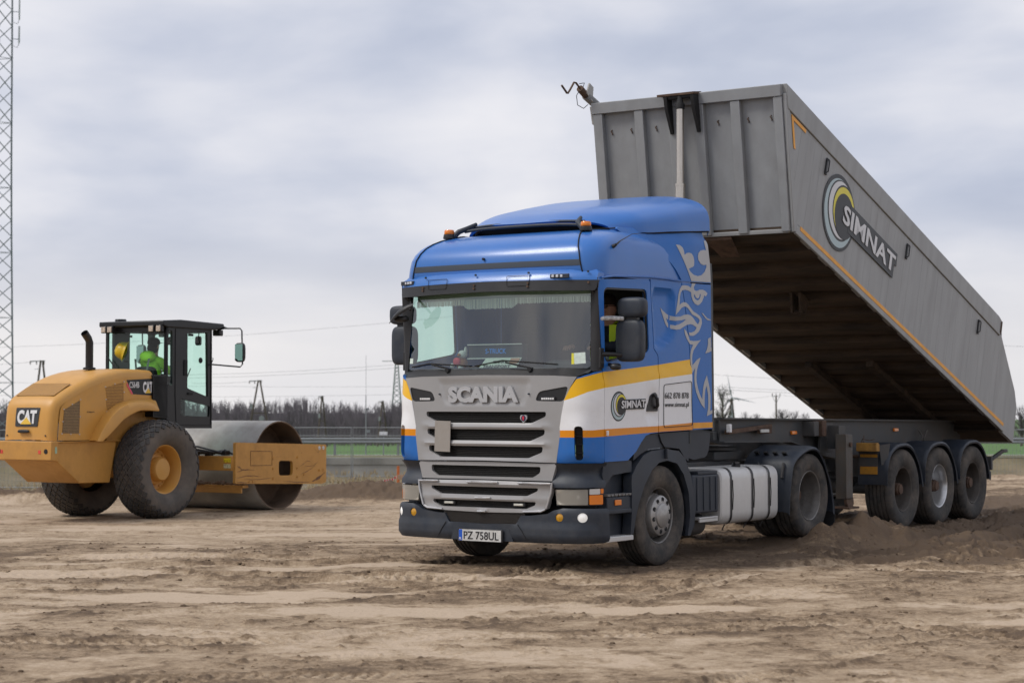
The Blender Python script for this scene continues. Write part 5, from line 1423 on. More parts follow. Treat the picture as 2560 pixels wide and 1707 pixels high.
mb = MB(); mb.box((0, 7.0, .62), (2.3, .10, .12)); mb.box((1.05, 6.95, .80), (.30, .06, .20)); mb.box((-1.05, 6.95, .80), (.30, .06, .20)); mb.bar((1.18, 6.98, .86), (1.25, 7.25, .97), .05, .05); mb.box((1.25, 7.33, .975), (.05, .18, .05))
mb.build('rear_underrun', M_chassis, trl, bevel=.008)
mb = MB(); mb.tube([(.66, 5.6, 1.05), (.70, 5.55, 1.2), (.70, 5.65, 1.30), (.66, 5.75, 1.28)], .012, 6); mb.tube([(.66, 5.5, 1.0), (.70, 5.48, 1.22), (.64, 5.5, 1.30)], .012, 6); mb.build('air_hose', pmat('grey_hose', (.12, .11, .10), .6), trl)
# ================================================================== ROAD ROLLER  (x right, y forward, z up from its own ground)
RX, RY, RZ, RH = -6.4444, 31.1906, -0.1733, 0.5229
rol = empty('road_roller', (RX, RY, RZ), -RH)
tag(rol, 'yellow single-drum road roller with black cab, left of the truck', 'road roller')
CY = (.59, .300, .062)
M_cat = pmat('machine_yellow', CY, .42, var=.05, dirt=.30, dscale=2.6, dcol=(.38, .25, .13))
M_catd = pmat('machine_yellow_worn', (.56, .280, .06), .5, var=.08, dirt=.40, dscale=3.0, dcol=(.13, .075, .04))
M_cabk = pmat('cab_black', (.006, .007, .009), .36, dirt=.06, dcol=(.05, .045, .04))
M_drum = pmat('drum_steel', (.37, .36, .34), .62, metal=.1, var=.14, vscale=2.5, dirt=.45, dscale=3, dcol=(.20, .17, .14), stretch=(1, 1, 1), bump=.06, bscale=9)
M_drumin = pmat('drum_inside', (.13, .085, .055), .8, var=.3, vscale=5, dirt=.6, dscale=4, dcol=(.16, .115, .08))
def perforated(name, col, hole, scale):
    m = bpy.data.materials.new(name); m.use_nodes = True
    n, l = m.node_tree.nodes, m.node_tree.links; b = n['Principled BSDF']
    tc = N(n, 'ShaderNodeUVMap'); tc.uv_map = 'uv'
    v = N(n, 'ShaderNodeTexVoronoi'); v.inputs['Scale'].default_value = scale; v.inputs['Randomness'].default_value = 0.0; l.new(tc.outputs[0], v.inputs['Vector'])
    lt = N(n, 'ShaderNodeMath', operation='LESS_THAN'); l.new(v.outputs['Distance'], lt.inputs[0]); lt.inputs[1].default_value = .38
    mx = N(n, 'ShaderNodeMix', data_type='RGBA'); l.new(lt.outputs[0], mx.inputs[0]); mx.inputs[6].default_value = (*col, 1); mx.inputs[7].default_value = (*hole, 1)
    l.new(mx.outputs[2], b.inputs['Base Color']); b.inputs['Roughness'].default_value = .6
    return m
M_perf = perforated('perforated_yellow', CY, (.05, .025, .01), 42)
M_perfd = perforated('perforated_dusty', (.34, .22, .10), (.02, .012, .008), 42)

# ---- hood: profile swept across, rounded shoulders, flat sides
hp = [(-2.14, 1.285), (-2.125, 1.50), (-2.10, 1.74), (-2.06, 1.86), (-1.98, 1.945), (-1.80, 2.045), (-1.50, 2.18), (-1.25, 2.27), (-1.0, 2.335), (-.70, 2.385), (-.40, 2.405), (0.0, 2.40), (.10, 2.395)]
hs_ = _catmull([hp[0]] + hp + [hp[-1]], 4)
def hw_(y): return lerp(y, [-2.14, -1.9, -.8, .1], [.52, .545, .60, .615])
RR = .13
rows_ = []; tan = np.gradient(hs_, axis=0); tan /= np.hypot(tan[:, 0], tan[:, 1])[:, None]
nrm = np.stack([tan[:, 1], -tan[:, 0]], 1)           # inward
for (y, z), (ny, nz) in zip(hs_, nrm):
    w = hw_(y); row = []
    for a in np.linspace(0, math.pi / 2, 6): row.append((-(w - RR) - RR * math.cos(a), y + ny * RR * (1 - math.sin(a)), z + nz * RR * (1 - math.sin(a))))
    for x in np.linspace(-(w - RR), w - RR, 9)[1:-1]: row.append((x, y, z + .012 * (1 - (x / w) ** 2)))
    for a in np.linspace(math.pi / 2, 0, 6): row.append(((w - RR) + RR * math.cos(a), y + ny * RR * (1 - math.sin(a)), z + nz * RR * (1 - math.sin(a))))
    rows_.append(row)
mb = MB(); mb.grid(rows_)
hood = mb.build('hood', M_cat, rol, smooth=50)
ins = [(y + ny * RR, z + nz * RR) for (y, z), (ny, nz) in zip(hs_, nrm)]
arch_in = [(-.02, 1.79), (-.40, 1.79), (-.72, 1.70), (-.98, 1.52), (-1.16, 1.28)]
side_h = [(a, b) for a, b in ins] + [(.115, 2.25), (.125, 1.90), (.13, 1.79)] + arch_in + [(-2.0, 1.285)]
side_h = [p for i, p in enumerate(side_h) if i == 0 or math.hypot(p[0] - side_h[i - 1][0], p[1] - side_h[i - 1][1]) > .012]
for sg in (1, -1):
    mb = panel(side_h, lambda y, z, d: (sg * (hw_(y) + d), y, z), [], 0, .12); mb.uv = None
    sd = mb.build('hood_side', M_cat, hood)
    # flared fender
    up_ = [(.13, 1.93), (-.20, 1.93), (-.52, 1.905), (-.80, 1.83), (-1.03, 1.69), (-1.22, 1.48), (-1.36, 1.27)]
    lip = [(.02, 1.775), (-.16, 1.865), (-.56, 1.865), (-.85, 1.79), (-1.08, 1.65), (-1.27, 1.46), (-1.42, 1.268)]
    lo = [(.0, 1.73), (-.22, 1.745), (-.48, 1.735), (-.80, 1.62), (-1.03, 1.46), (-1.17, 1.36), (-1.31, 1.268)]
    U, L_, O = [_catmull([q[0]] + q + [q[-1]], 5) for q in (up_, lip, lo)]
    g = [[(sg * (hw_(a) + .002), a, b) for a, b in U], [(sg * .70, a * .6 + c * .4, b * .55 + d_ * .45 + .012) for (a, b), (c, d_) in zip(U, L_)], [(sg * .80, a, b) for a, b in L_], [(sg * .83, (a + c) / 2, (b + d_) / 2) for (a, b), (c, d_) in zip(L_, O)], [(sg * .82, a, b) for a, b in O], [(sg * .50, a, b - .01) for a, b in O]]
    mb = MB(); mb.grid(g); mb.build('fender', M_cat, rol, smooth=55)
    v1 = [(-1.89, 1.757), (-1.56, 1.905), (-1.575, 1.385), (-1.925, 1.398)]; v2 = [(-1.005, 2.11), (-.61, 2.195), (-.605, 1.867), (-.97, 1.735)]
    for k, vv in enumerate((v1, v2)):
        panel(rounded(vv, .02), lambda y, z, d: (sg * (hw_(y) + .005 + d), y, z), [], .006, .3).build('side_vent', M_perfd if k == 0 else M_perf, hood)
        for i in range(4):
            for t in (0, .5):
                a = Vector(vv[i]).lerp(Vector(vv[(i + 1) % 4]), t); c = Vector((sum(p[0] for p in vv) / 4, sum(p[1] for p in vv) / 4)); a = a + (a - c).normalized() * .012
                MB().cyl((sg * (hw_(a.x) + .0), a.x, a.y), (sg * (hw_(a.x) + .014), a.x, a.y), .009, n=6).build('vent_bolt', M_alu, hood)
    lab = [(-.535, 2.232), (.098, 2.262), (.103, 1.985), (-.39, 2.005)]
    panel(lab, lambda y, z, d: (sg * (hw_(y) + .004 + d), y, z), [], .004, .3).build('model_label', M_ink, hood)
    panel([(-.535, 2.150), (-.53, 2.19), (-.40, 2.03), (-.39, 2.005), (-.42, 2.005)], lambda y, z, d: (sg * (hw_(y) + .007 + d), y, z), [], .003, .3).build('label_flash', pmat('label_red', (.75, .10, .16), .5), hood)
    if sg > 0:
        text_obj('CS64B', 'model_lettering', M_white, hood, None, None, None, .23, .10, .003, bold=.008, mapf=lambda a, b, d: (hw_(-.45 + a) + .008 + d, -.475 + a, 2.105 + b + .01 * a))
        text_obj('CAT', 'maker_lettering', M_white, hood, None, None, None, .23, .185, .003, bold=.05, mapf=lambda a, b, d: (hw_(-.12 + a) + .008 + d, -.155 + a, 2.025 + b + .02 * a))
        panel([(-.105, 2.02), (.035, 2.025), (-.03, 2.105)], lambda y, z, d: (hw_(y) + .013 + d, y, z), [], .003, .3).build('label_triangle', pmat('label_yellow', (.78, .50, .06), .5), hood)
        text_obj('Compaction Control', 'side_lettering', M_ink, hood, None, None, None, .30, .026, .002, bold=.005, mapf=lambda a, b, d: (hw_(-1.4) + .006 + d, -1.405 + a, 1.708 + b))
# rear plate, handle and top vent
def HR(x, z, d): return (x, lerp(z, [1.285, 1.5, 1.74, 1.86], [-2.14, -2.125, -2.10, -2.06]) - d, z)
panel(rounded([(-.245, 1.79), (.255, 1.79), (.225, 1.50), (-.235, 1.50)], .015), lambda x, z, d: HR(x, z, d + .012), [], .008, .2).build('maker_plate', pmat('plate_charcoal', (.028, .030, .034), .6, bump=.2, bscale=120), hood)
text_obj('CAT', 'maker_lettering', M_white, hood, None, None, None, .40, .215, .004, bold=.05, mapf=lambda a, b, d: HR(-.20 + a, 1.54 + b, d + .014))
panel([(-.125, 1.535), (.105, 1.535), (-.01, 1.645)], lambda x, z, d: HR(x, z, d + .020), [], .003, .3).build('label_triangle', MATS['label_yellow'], hood)
mb = MB(); mb.grid(shell(-.03, -2.165, 1.425, .24, .05, .055, 3), wrap=True); mb.build('hood_handle', M_black, hood, smooth=60)
for x in (-.40, .40): MB().cyl(HR(x, 1.36, 0), HR(x, 1.36, .012), .014, n=8).build('hood_bolt', M_rust, hood)
panel(rounded([(-.40, .0), (.40, .0), (.40, .42), (-.40, .42)], .02), lambda x, q, d: (x, -1.96 + q * .88, 1.975 + q * .455 + d + .006), [], .006, .2).build('top_vent', M_perf, hood)
# exhaust
mb = MB(); mb.lathe([(.10, 0), (.10, .03), (.07, .04)], (0, -.74, 2.40), (0, 0, 1), 20); mb.tube([(0, -.74, 2.41), (0, -.74, 2.84), (0, -.77, 2.90), (0, -.86, 2.99)], .062, 18, cap=False); mb.build('exhaust', M_black, rol, smooth=50)
# bumper and belly
mb = MB(); mb.prism([(-.60, -2.22, 1.275), (-.60, -2.22, .985), (-.60, -2.06, .965), (-.60, -2.06, 1.275)], (1.20, 0, 0)); bmp = mb.build('rear_bumper', M_catd, rol, bevel=.012)
for x in (-.49, .49): MB().cyl((x, -2.20, 1.12), (x, -2.225, 1.12), .038, n=16).build('tow_eye', M_matte, bmp)
for x in (-.43, .36): MB().box((x, -2.222, 1.11), (.05, .004, .055)).build('warning_sticker', pmat('sticker_red', (.62, .06, .04), .5, var=.4, vscale=60), bmp)
MB().box((.604, -2.12, 1.14), (.004, .04, .10)).build('side_sticker', pmat('sticker_green', (.35, .50, .35), .5), bmp)
mb = MB(); mb.prism([(-.55, -2.07, 1.26), (-.55, -2.05, .965), (-.55, -1.55, .615), (-.55, -.85, .60), (-.55, -.70, 1.26)], (1.10, 0, 0)); mb.build('belly', M_catd, rol, bevel=.012)
mb = MB(); mb.box((0, -.2, 1.25), (.96, 1.3, .95)); mb.box((0, .55, 1.10), (.9, .9, .45)); mb.box((.52, -1.35, 1.262), (.12, 1.5, .014)); mb.build('rear_frame', M_catd, rol, bevel=.02)
# wheels
def diamond_tyre():
    r, hw, rr = .790, .285, .395
    prof = [(rr, hw * .60), (rr + .03, hw * .78), (rr + .12, hw * .97), (rr + .20, hw * 1.02), (rr + .29, hw * .985), (r - .055, hw * .90), (r - .022, hw * .72), (r - .008, hw * .40), (r - .004, 0)]
    prof += [(a, -b) for a, b in prof[-2::-1]]
    mb = MB(); mb.lathe(prof, (0, 0, 0), (1, 0, 0), 72, mi=1)
    pr = np.array([(a, b) for a, b in prof if a > r - .30])
    s_ = np.concatenate([[0], np.cumsum(np.hypot(*np.diff(pr, axis=0).T))]); mid = s_[-1] / 2
    def S(q, t, h):
        a = np.interp(mid + q, s_, pr[:, 0]); b = np.interp(mid + q, s_, pr[:, 1])
        k = 1 + h / math.hypot(a - .55, b)
        return (b * k, (.55 + (a - .55) * k) * math.cos(t), (.55 + (a - .55) * k) * math.sin(t))
    nt = 30; dt = 2 * math.pi / nt; dq = .096
    for row in range(-5, 6):
        for i in range(nt):
            t = (i + (row % 2) * .5) * dt; q = row * dq * .62
            a, b = dt * .43, dq * .53
            cor = [(q - b, t), (q, t - a), (q + b, t), (q, t + a)]
            V = [S(x, y, -.004) for x, y in cor] + [S(q + (x - q) * .84, t + (y - t) * .84, .020) for x, y in cor]
            mb.add(V, [(4, 5, 6, 7), (0, 1, 5, 4), (1, 2, 6, 5), (2, 3, 7, 6), (3, 0, 4, 7)])
    return mb
mb = MB(); mb.lathe([(.405, .16), (.40, .175), (.385, .17), (.36, .12), (.345, .02), (.335, -.06), (.26, -.075), (.245, -.02), (.20, -.01), (.19, .10), (.17, .125), (0, .135)], (0, 0, 0), (1, 0, 0), 44)
rw = mb.build('wheel', M_cat, rol, smooth=40)
diamond_tyre().build('tyre', [pmat('roller_lugs', (.036, .035, .035), .65, var=.2, vscale=5, dirt=.5, dscale=6, dcol=(.13, .105, .085), bump=.1, bscale=60), pmat('roller_rubber', (.095, .084, .074), .85, var=.2, vscale=5, dirt=.8, dscale=3, dcol=(.19, .155, .125), bump=.15, bscale=60)], rw, smooth=30)
mb = MB()
for i in range(16):
    t = 2 * math.pi * i / 16; mb.cyl((-.07, .30 * math.cos(t), .30 * math.sin(t)), (-.045, .30 * math.cos(t), .30 * math.sin(t)), .016, n=6)
mb.build('wheel_bolts', M_catd, rw)
put(rw, .79, 0, .792); put(copy_tree(rw, rol), -.79, 0, .792, True)
MB().cyl((-.7, 0, .792), (.7, 0, .792), .16, n=16).build('axle', M_catd, rol)
# drum
mb = MB(); n_ = 96
prof = [(.7765, -1.067), (.7765, 1.055), (.772, 1.067), (.752, 1.067), (.748, 1.06), (.748, .62)]
mb.lathe(prof[:3], (0, 2.916, .7765), (1, 0, 0), n_)
drum = mb.build('drum', M_drum, rol, smooth=30)
for sg in (1, -1):
    mb = MB(); mb.lathe([(.772, 1.067), (.760, 1.068), (.748, 1.064), (.742, .60), (.70, .55), (.30, .53), (.28, .62), (0, .62)], (0, 2.916, .7765), (sg, 0, 0), n_); mb.build('drum_inside', M_drumin, drum, smooth=30)
# drum frame: side plates with a hand hole, cross beams
M_scuff = pmat('scuff_brown', (.17, .085, .045), .8, var=.4, vscale=25)
plo = rounded([(1.575, 1.200), (4.19, 1.118), (4.19, .44), (4.05, .415), (1.575, .505)], .03); plh = rounded([(2.78, .862), (3.185, .848), (3.185, .595), (2.78, .605)], .06)
for sg in (1, -1):
    mb = panel(plo, lambda y, z, d: (sg * (1.155 + d), y, z), [plh], .055, .5, back=True); mb.uv = None
    fp = mb.build('frame_plate', M_catd, rol)
    for y, z in ((2.62, .91), (2.62, .73), (2.62, .56), (3.32, .905), (3.32, .72), (3.32, .565), (3.98, .66), (4.10, .66), (3.98, 1.06), (4.10, 1.06), (1.95, .53), (2.05, .53), (3.52, .60)):
        mb = MB(); mb.lathe([(0, .012), (.018, .012), (.02, 0), (.034, .002), (.036, -.002)], (sg * 1.156, y, z), (sg, 0, 0), 14); mb.build('frame_bolt', M_catd if z < 1 else M_alu, fp)
    q = [(1.98, 1.045), (2.58, 1.03), (2.58, .79), (1.98, .80)]
    MB().tube([(sg * 1.158, y, z) for y, z in q + q[:1]], .004, 4).build('cover_seam', M_rust, fp)
    for k_, (pts, wd_) in enumerate((([(3.35, .72), (3.6, .84), (3.72, .82)], .010), ([(3.40, .60), (3.75, .70), (3.95, .83)], .012), ([(3.5, .75), (3.7, .74), (3.95, .80)], .008), ([(3.8, 1.08), (3.92, .98), (4.0, 1.02)], .008), ([(3.90, 1.07), (3.97, .93)], .006), ([(1.60, .70), (1.78, .735), (2.1, .72)], .016), ([(1.60, .60), (1.9, .635), (2.3, .60)], .014), ([(1.75, .57), (2.2, .555), (2.6, .575)], .012), ([(1.62, .80), (1.75, .74)], .02), ([(2.9, .50), (3.3, .47), (3.7, .46)], .014), ([(3.75, .47), (3.95, .52), (4.15, .62)], .05), ([(1.6, .53), (1.9, .515)], .02), ([(2.7, .93), (2.85, .94)], .006), ([(3.4, .98), (3.46, .985)], .01))):
        P_ = []
        for q in range(len(pts) - 1):
            for t in np.linspace(0, 1, 6)[:-1 if q < len(pts) - 2 else None]: P_.append((pts[q][0] + (pts[q + 1][0] - pts[q][0]) * t, pts[q][1] + (pts[q + 1][1] - pts[q][1]) * t + random.uniform(-.006, .006)))
        n_p = len(P_); top_ = []; bot_ = []
        for q, (y_, z_) in enumerate(P_):
            e_ = wd_ * math.sin(math.pi * (q + .3) / (n_p - .4)) * random.uniform(.5, 1.2) * .5
            top_.append((sg * (1.157 + k_ * .0003), y_, z_ + e_)); bot_.append((sg * (1.157 + k_ * .0003), y_, z_ - e_))
        MB().grid([top_, bot_]).build('scratch', M_scuff, fp, smooth=0)
mb = MB(); mb.box((0, 1.66, .845), (2.20, .22, .245)); xb = mb.build('rear_beam', M_catd, rol, bevel=.012)
for z, m_ in ((.90, (.70, .52, .02)), (.80, (.55, .50, .30))): MB().box((1.0, 1.547, z), (.15, .004, .07)).build('beam_sticker', pmat('beam_sticker_%d' % int(z * 100), m_, .5, var=.5, vscale=40), xb)
MB().box((0, 4.13, .80), (2.20, .12, .45)).build('front_beam', M_catd, rol, bevel=.012)
mb = MB(); mb.box((.0, 1.95, .44), (2.15, .16, .05)); mb.box((.0, 1.88, .38), (2.1, .04, .10)); mb.build('scraper', M_catd, rol, bevel=.008)
mb = MB(); mb.box((0, 1.15, .80), (.35, .9, .30)); mb.box((0, 1.1, 1.1), (.30, .30, .5)); mb.build('hitch', M_catd, rol, bevel=.02)
mb = MB()
for i in range(9):
    x = -.3 + .15 * i; mb.tube([(x * .3, .95, 1.18), (x * .5 + .15, 1.25, 1.05 + .04 * (i % 3)), (x, 1.5, 1.03), (min(x + .2, .85), 1.66, .99 + .01 * i), (min(x + .45, .98), 1.72, 1.0)], .016, 6)
mb.build('hydraulic_hoses', M_black, rol)
mb = MB()
for x, z in ((.25, 1.0), (.55, 1.0), (.9, 1.02)): mb.box((x, 1.62, z), (.10, .12, .08))
mb.build('valve_blocks', M_black, xb, bevel=.006)
cl = MB()
for i in range(70):
    c = (random.uniform(-.9, 1.05), random.uniform(1.83, 2.03), .475 + random.uniform(0, .03)); s_ = random.uniform(.03, .075)
    cl.grid([[(x + random.uniform(-.008, .008), y, z) for x, y, z in r_] for r_ in shell(*c, s_ * 1.5, s_, s_, 1.8, 7, 5)], wrap=True)
cl.build('caked_soil', pmat('soil_clods', (.20, .14, .095), .95, var=.3), xb, smooth=0)['kind'] = 'stuff'

# ---- cab
CW = .655
cab_o = [(.06, 1.636), (.377, 1.611), (.646, 1.445), (1.56, 1.435), (1.555, 3.10), (.37, 3.12), (.37, 2.33), (.06, 2.32)]
w1 = rounded([(.405, 3.06), (.525, 3.06), (.53, 2.15), (.405, 2.16)], .04); w2 = rounded([(.915, 3.05), (1.43, 3.055), (1.455, 1.965), (.915, 2.11)], .03); w3 = rounded([(.75, 1.935), (1.505, 1.81), (1.49, 1.628), (.75, 1.656)], .03)
for sg in (1, -1):
    mb = panel(cab_o, lambda y, z, d: (sg * (CW + d), y, z), [w1, w2, w3], .05, .4, back=True); mb.uv = None
    cs = mb.build('cab_side', M_cabk, rol)
    for w in (w1, w2, w3):
        mb = panel(w, lambda y, z, d: (sg * (CW - .02 + d), y, z), [], 0, 1.0); mb.uv = None; mb.build('side_pane', M_glass_green, cs)
    MB().tube([(sg * (CW + .004), y, z) for y, z in ((.60, 3.09), (.60, 2.0), (.63, 1.50), (1.53, 1.49), (1.53, 3.08))], .006, 4).build('door_seam', M_matte, cs)
    mb = MB(); mb.lathe([(0, .012), (.045, .012), (.05, 0)], (sg * CW, 1.25, 2.58), (sg, 0, 0), 16); mb.build('door_knob', M_matte, cs)
    mb = MB(); mb.box((sg * (CW + .008), .86, 2.45), (.016, .09, .26)); mb.build('door_latch', M_matte, cs, bevel=.02)
    for z in (3.0, 2.02): MB().box((sg * (CW + .012), .98, z), (.02, .12, .04)).build('hinge', M_matte, cs, bevel=.006)
def wallpanel(y, o, h, nm):
    mb = panel(o, lambda x, z, d: (x, y + (d if nm == 'cab_rear' else -d) * -1, z), h, .05, .5, back=True); mb.uv = None
    p = mb.build(nm, M_cabk, rol)
    for q in h:
        m2 = panel(q, lambda x, z, d: (x, y + (.02 if nm == 'cab_rear' else -.02), z), [], 0, 1.0); m2.uv = None; m2.build('pane', M_glass_green, p)
    return p
rearp = wallpanel(.37, [(-CW, 2.30), (CW, 2.30), (CW, 3.12), (-CW, 3.12)], [rounded([(-.625, 2.32), (.615, 2.32), (.615, 3.04), (-.625, 3.04)], .05)], 'cab_rear')
wallpanel(1.555, [(-CW, 1.435), (CW, 1.435), (CW, 3.10), (-CW, 3.10)], [rounded([(-.60, 1.60), (.60, 1.60), (.60, 3.05), (-.60, 3.05)], .05)], 'cab_front')
mb = MB(); mb.prism([(-CW, .06, 1.64), (-CW, .06, 2.31), (-CW, .42, 2.31), (-CW, .42, 1.60)], (2 * CW, 0, 0)); mb.box((0, .97, 1.50), (1.28, 1.15, .06)); mb.build('cab_base', M_cabk, rol, bevel=.01)
mb = MB(); mb.prism([(-.70, .25, 3.135), (-.70, .25, 3.215), (-.70, .70, 3.245), (-.70, 1.82, 3.215), (-.70, 1.84, 3.15), (-.70, 1.60, 3.10), (-.70, .37, 3.11)], (1.40, 0, 0)); roofc = mb.build('cab_roof', M_cabk, rol, bevel=.015)
MB().lathe([(0, .04), (.09, .035), (.10, 0)], (-.40, .45, 3.23), (0, 0, 1), 20).build('roof_disc', M_cabk, roofc)
for x, y, rz in ((.60, 1.78, 0), (-.60, 1.78, 0)): MB().box((x, y, 3.06), (.16, .10, .10)).build('front_lamp', M_black, roofc, bevel=.015)
for x in (-.575, -.44, .455, .615):
    mb = MB(); mb.box((x, .255, 3.085), (.115, .07, .115)); wlp = mb.build('work_lamp', M_black, roofc, bevel=.012); MB().box((x, .215, 3.085), (.09, .012, .09)).build('lamp_glass', pmat('lamp_grid', (.50, .42, .34), .25, var=.5, vscale=70), roofc, bevel=.004)
# mirrors on tube arms
for sg in (1, -1):
    mb = MB(); mb.tube([(sg * .60, 1.80, 3.14), (sg * .80, 1.82, 3.135), (sg * 1.06, 1.80, 3.13), (sg * 1.10, 1.80, 3.09), (sg * 1.10, 1.82, 2.52), (sg * 1.07, 1.80, 2.475), (sg * .70, 1.52, 2.515), (sg * .65, 1.50, 2.52)], .013, 8); arm = mb.build('mirror_arm', M_black, rol)
    mb = MB(); mb.tube([(sg * .66, 1.53, 2.52), (sg * .68, 1.56, 2.62), (sg * .65, 1.52, 2.63)], .008, 6); mb.prism([(sg * .60, 1.72, 3.20), (sg * .60, 1.86, 3.19), (sg * .78, 1.83, 3.14), (sg * .60, 1.76, 3.10)], (sg * .02, 0, 0)); mb.build('arm_bracket', M_black, arm)
    mb = MB(); mb.grid(shell(sg * 1.09, 1.77, 2.72, .20, .08, .33, 4), wrap=True); mm = mb.build('mirror_housing', M_black, arm, smooth=60)
    MB().grid([[(sg * (1.09 + a), 1.727, 2.72 + b) for a in (-.08, .08)] for b in (-.14, .14)]).build('mirror_glass', pmat('mirror_face', (.30, .36, .36), .03, metal=1.0), arm)
# cab fittings
mb = MB(); mb.grid(shell(0, .86, 1.90, .50, .50, .14, 4), wrap=True); mb.grid(shell(0, .62, 2.20, .48, .13, .55, 4), wrap=True); mb.box((0, .86, 1.70), (.35, .35, .32)); mb.build('seat', M_matte, rol, smooth=50)
mb = MB(); mb.box((0, 1.36, 1.95), (.30, .20, .75)); mb.grid(shell(.05, 1.32, 2.42, .42, .12, .16, 3), wrap=True); mb.tube([(0, 1.34, 2.3), (0, 1.22, 2.40)], .03, 8); mb.lathe([(.17 + .014 * math.cos(a), .014 * math.sin(a)) for a in np.linspace(0, 2 * math.pi, 9)[:-1]], (0, 1.18, 2.42), (0, -.45, .9), 24, closed=True); mb.build('console', M_matte, rol, smooth=50)
mb = MB(); mb.grid(shell(-.22, 1.50, 2.93, .20, .03, .14, 4), wrap=True); mb.grid(shell(.42, 1.48, 2.92, .13, .04, .16, 4), wrap=True); mb.tube([(.42, 1.50, 3.08), (.42, 1.48, 2.98)], .008, 5); mb.build('inner_mirror', M_matte, rol, smooth=50)
mb = MB(); mb.tube([(-.58, .345, 2.62), (-.42, .345, 2.45), (-.28, .345, 2.33)], .012, 6); mb.build('rear_wiper', M_matte, rearp)
mb = MB(); mb.tube([(-.30, .55, 2.30), (-.30, .55, 2.52), (-.33, .55, 2.56), (-.40, .55, 2.56)], .014, 7); mb.tube([(.30, 1.25, 2.0), (.32, 1.28, 2.25), (.36, 1.35, 2.45)], .010, 6); mb.build('grab_rail', M_black, rol)
# hard hat hanging in the cab
hh, part = thing_at('hard_hat', (-.39, .50, 2.62 + RZ), 'yellow hard hat hanging inside the roller cab rear window', 'hard hat', (RX, RY, RH))
mb = MB(); mb.lathe([(.20, -.02), (.175, .0), (.165, .03), (.15, .08), (.115, .125), (.06, .15), (0, .158)], (0, 0, 0), (0, 0, 1), 30)
q = mb.build('hat_shell', pmat('hat_yellow', (.62, .42, .01), .35), hh, smooth=50); q.rotation_euler = (R(15), R(-70), R(20)); q.location = (.03, .0, .11); q.scale = (.92, 1.02, 1.02)
# operator
opr, sko, _ = seated('person', (.0, .70, 2.02 + RZ), (RX, RY, RH), 'roller operator seen from behind in bright green hooded hi-vis jacket and dark cap', 1,
    {'jacket': M_hiviz, 'trousers': M_navy, 'hair': pmat('dark_cap', (.018, .018, .02), .9)}, lean=.06, hands={-1: (-.15, .42, .38), 1: (.16, .40, .36)})
mb = MB(); mb.grid(shell(0, -.03, .62, .30, .17, .19, 2.4), wrap=True); mb.build('hood', M_hiviz, opr, smooth=60)
mb = MB()
for s_ in (-1, 1): mb.grid([[(s_ * (x + o_), -.185 + .08 * (z - .35), z) for o_ in (-.022, .022)] for x, z in ((.10, .30), (.12, .42), (.14, .54), (.15, .58))])
mb.grid([[(x, -.165 - .012 * math.cos(x * 6), z) for x in np.linspace(-.19, .19, 9)] for z in (.30, .36)]); mb.build('reflective_straps', pmat('strap_grey', (.10, .12, .11), .5), opr, smooth=60)
text_obj('SIMNAT', 'jacket_lettering', M_ink, opr, (.06 * 0 - .05, -.172, .21), (1, 0, 0), (0, 0, 1), .16, .035, .002, bold=.03)
mb = MB(); mb.grid([r_ for r_ in shell(0, .125, .855, .18, .24, .19, 2.3) if r_[0][2] > .82], wrap=True); mb.grid([[(x, .22 + .09 * k_, .862 - .01 * k_) for x in np.linspace(-.075 + .01 * k_, .075 - .01 * k_, 5)] for k_ in (0, 1)]); mb.build('cap', MATS['dark_cap'], opr, smooth=60)
mb = MB(); mb.grid(shell(0, .095, .76, .175, .19, .20, 2.2), wrap=True); mb.build('neck_scarf', MATS['dark_cap'], opr, smooth=60)
# ================================================================== GROUND
def vnoise(x, y, seed, n=256):
    rg = np.random.default_rng(seed); T = rg.random((n, n)).astype(np.float32)
    xi = np.floor(x).astype(np.int64); yi = np.floor(y).astype(np.int64)
    fx = (x - xi); fy = (y - yi); fx = fx * fx * (3 - 2 * fx); fy = fy * fy * (3 - 2 * fy)
    a = T[xi % n, yi % n]; b = T[(xi + 1) % n, yi % n]; c = T[xi % n, (yi + 1) % n]; d = T[(xi + 1) % n, (yi + 1) % n]
    return (a + (b - a) * fx) * (1 - fy) + (c + (d - c) * fx) * fy
def fbm(x, y, seed, oct=4, gain=.5, lac=2.03):
    s = 0; a = 1; t = 0
    for k in range(oct):
        s = s + a * (vnoise(x * lac ** k + 17.3 * k, y * lac ** k + 9.1 * k, seed + k) - .5); t += a; a *= gain
    return s / t * 2
def sst(a, b, v):
    t = np.clip((v - a) / (b - a), 0, 1); return t * t * (3 - 2 * t)

# site edge: where the filled platform ends and drops to the old field
def site_edge(x): return 38.2 + 1.2 * np.sin(x * .22 + 1) + 7.5 * sst(-1.0, 9.0, x) + .5 * np.sin(x * .9)
# tyre tracks: circle arcs (cx, cy, radius, half width, depth, tread pitch, chevron)
def track_line(x0, y0, x1, y1, bend):
    """arc from one point to another with sideways bend, as circle"""
    mx, my = (x0 + x1) / 2, (y0 + y1) / 2; dx, dy = x1 - x0, y1 - y0; L = math.hypot(dx, dy); nx, ny = -dy / L, dx / L
    b = bend if abs(bend) > .02 else .02
    Rr = (L * L / 4 + b * b) / (2 * b); cx, cy = mx + nx * (b - Rr), my + ny * (b - Rr)
    return cx, cy, abs(Rr), (x0, y0, x1, y1)
TR = []
def pair(x0, y0, x1, y1, bend, gap=2.0, hw=.15, dep=.03, pitch=.085, chev=.5):
    dx, dy = x1 - x0, y1 - y0; L = math.hypot(dx, dy); nx, ny = -dy / L * gap / 2, dx / L * gap / 2
    for s_ in (-1, 1): TR.append((*track_line(x0 + nx * s_, y0 + ny * s_, x1 + nx * s_, y1 + ny * s_, bend), hw, dep, pitch, chev))
pair(-7.5, 16.2, 0.2, 18.9, .9, 2.0, .26, .045, .10, 0)
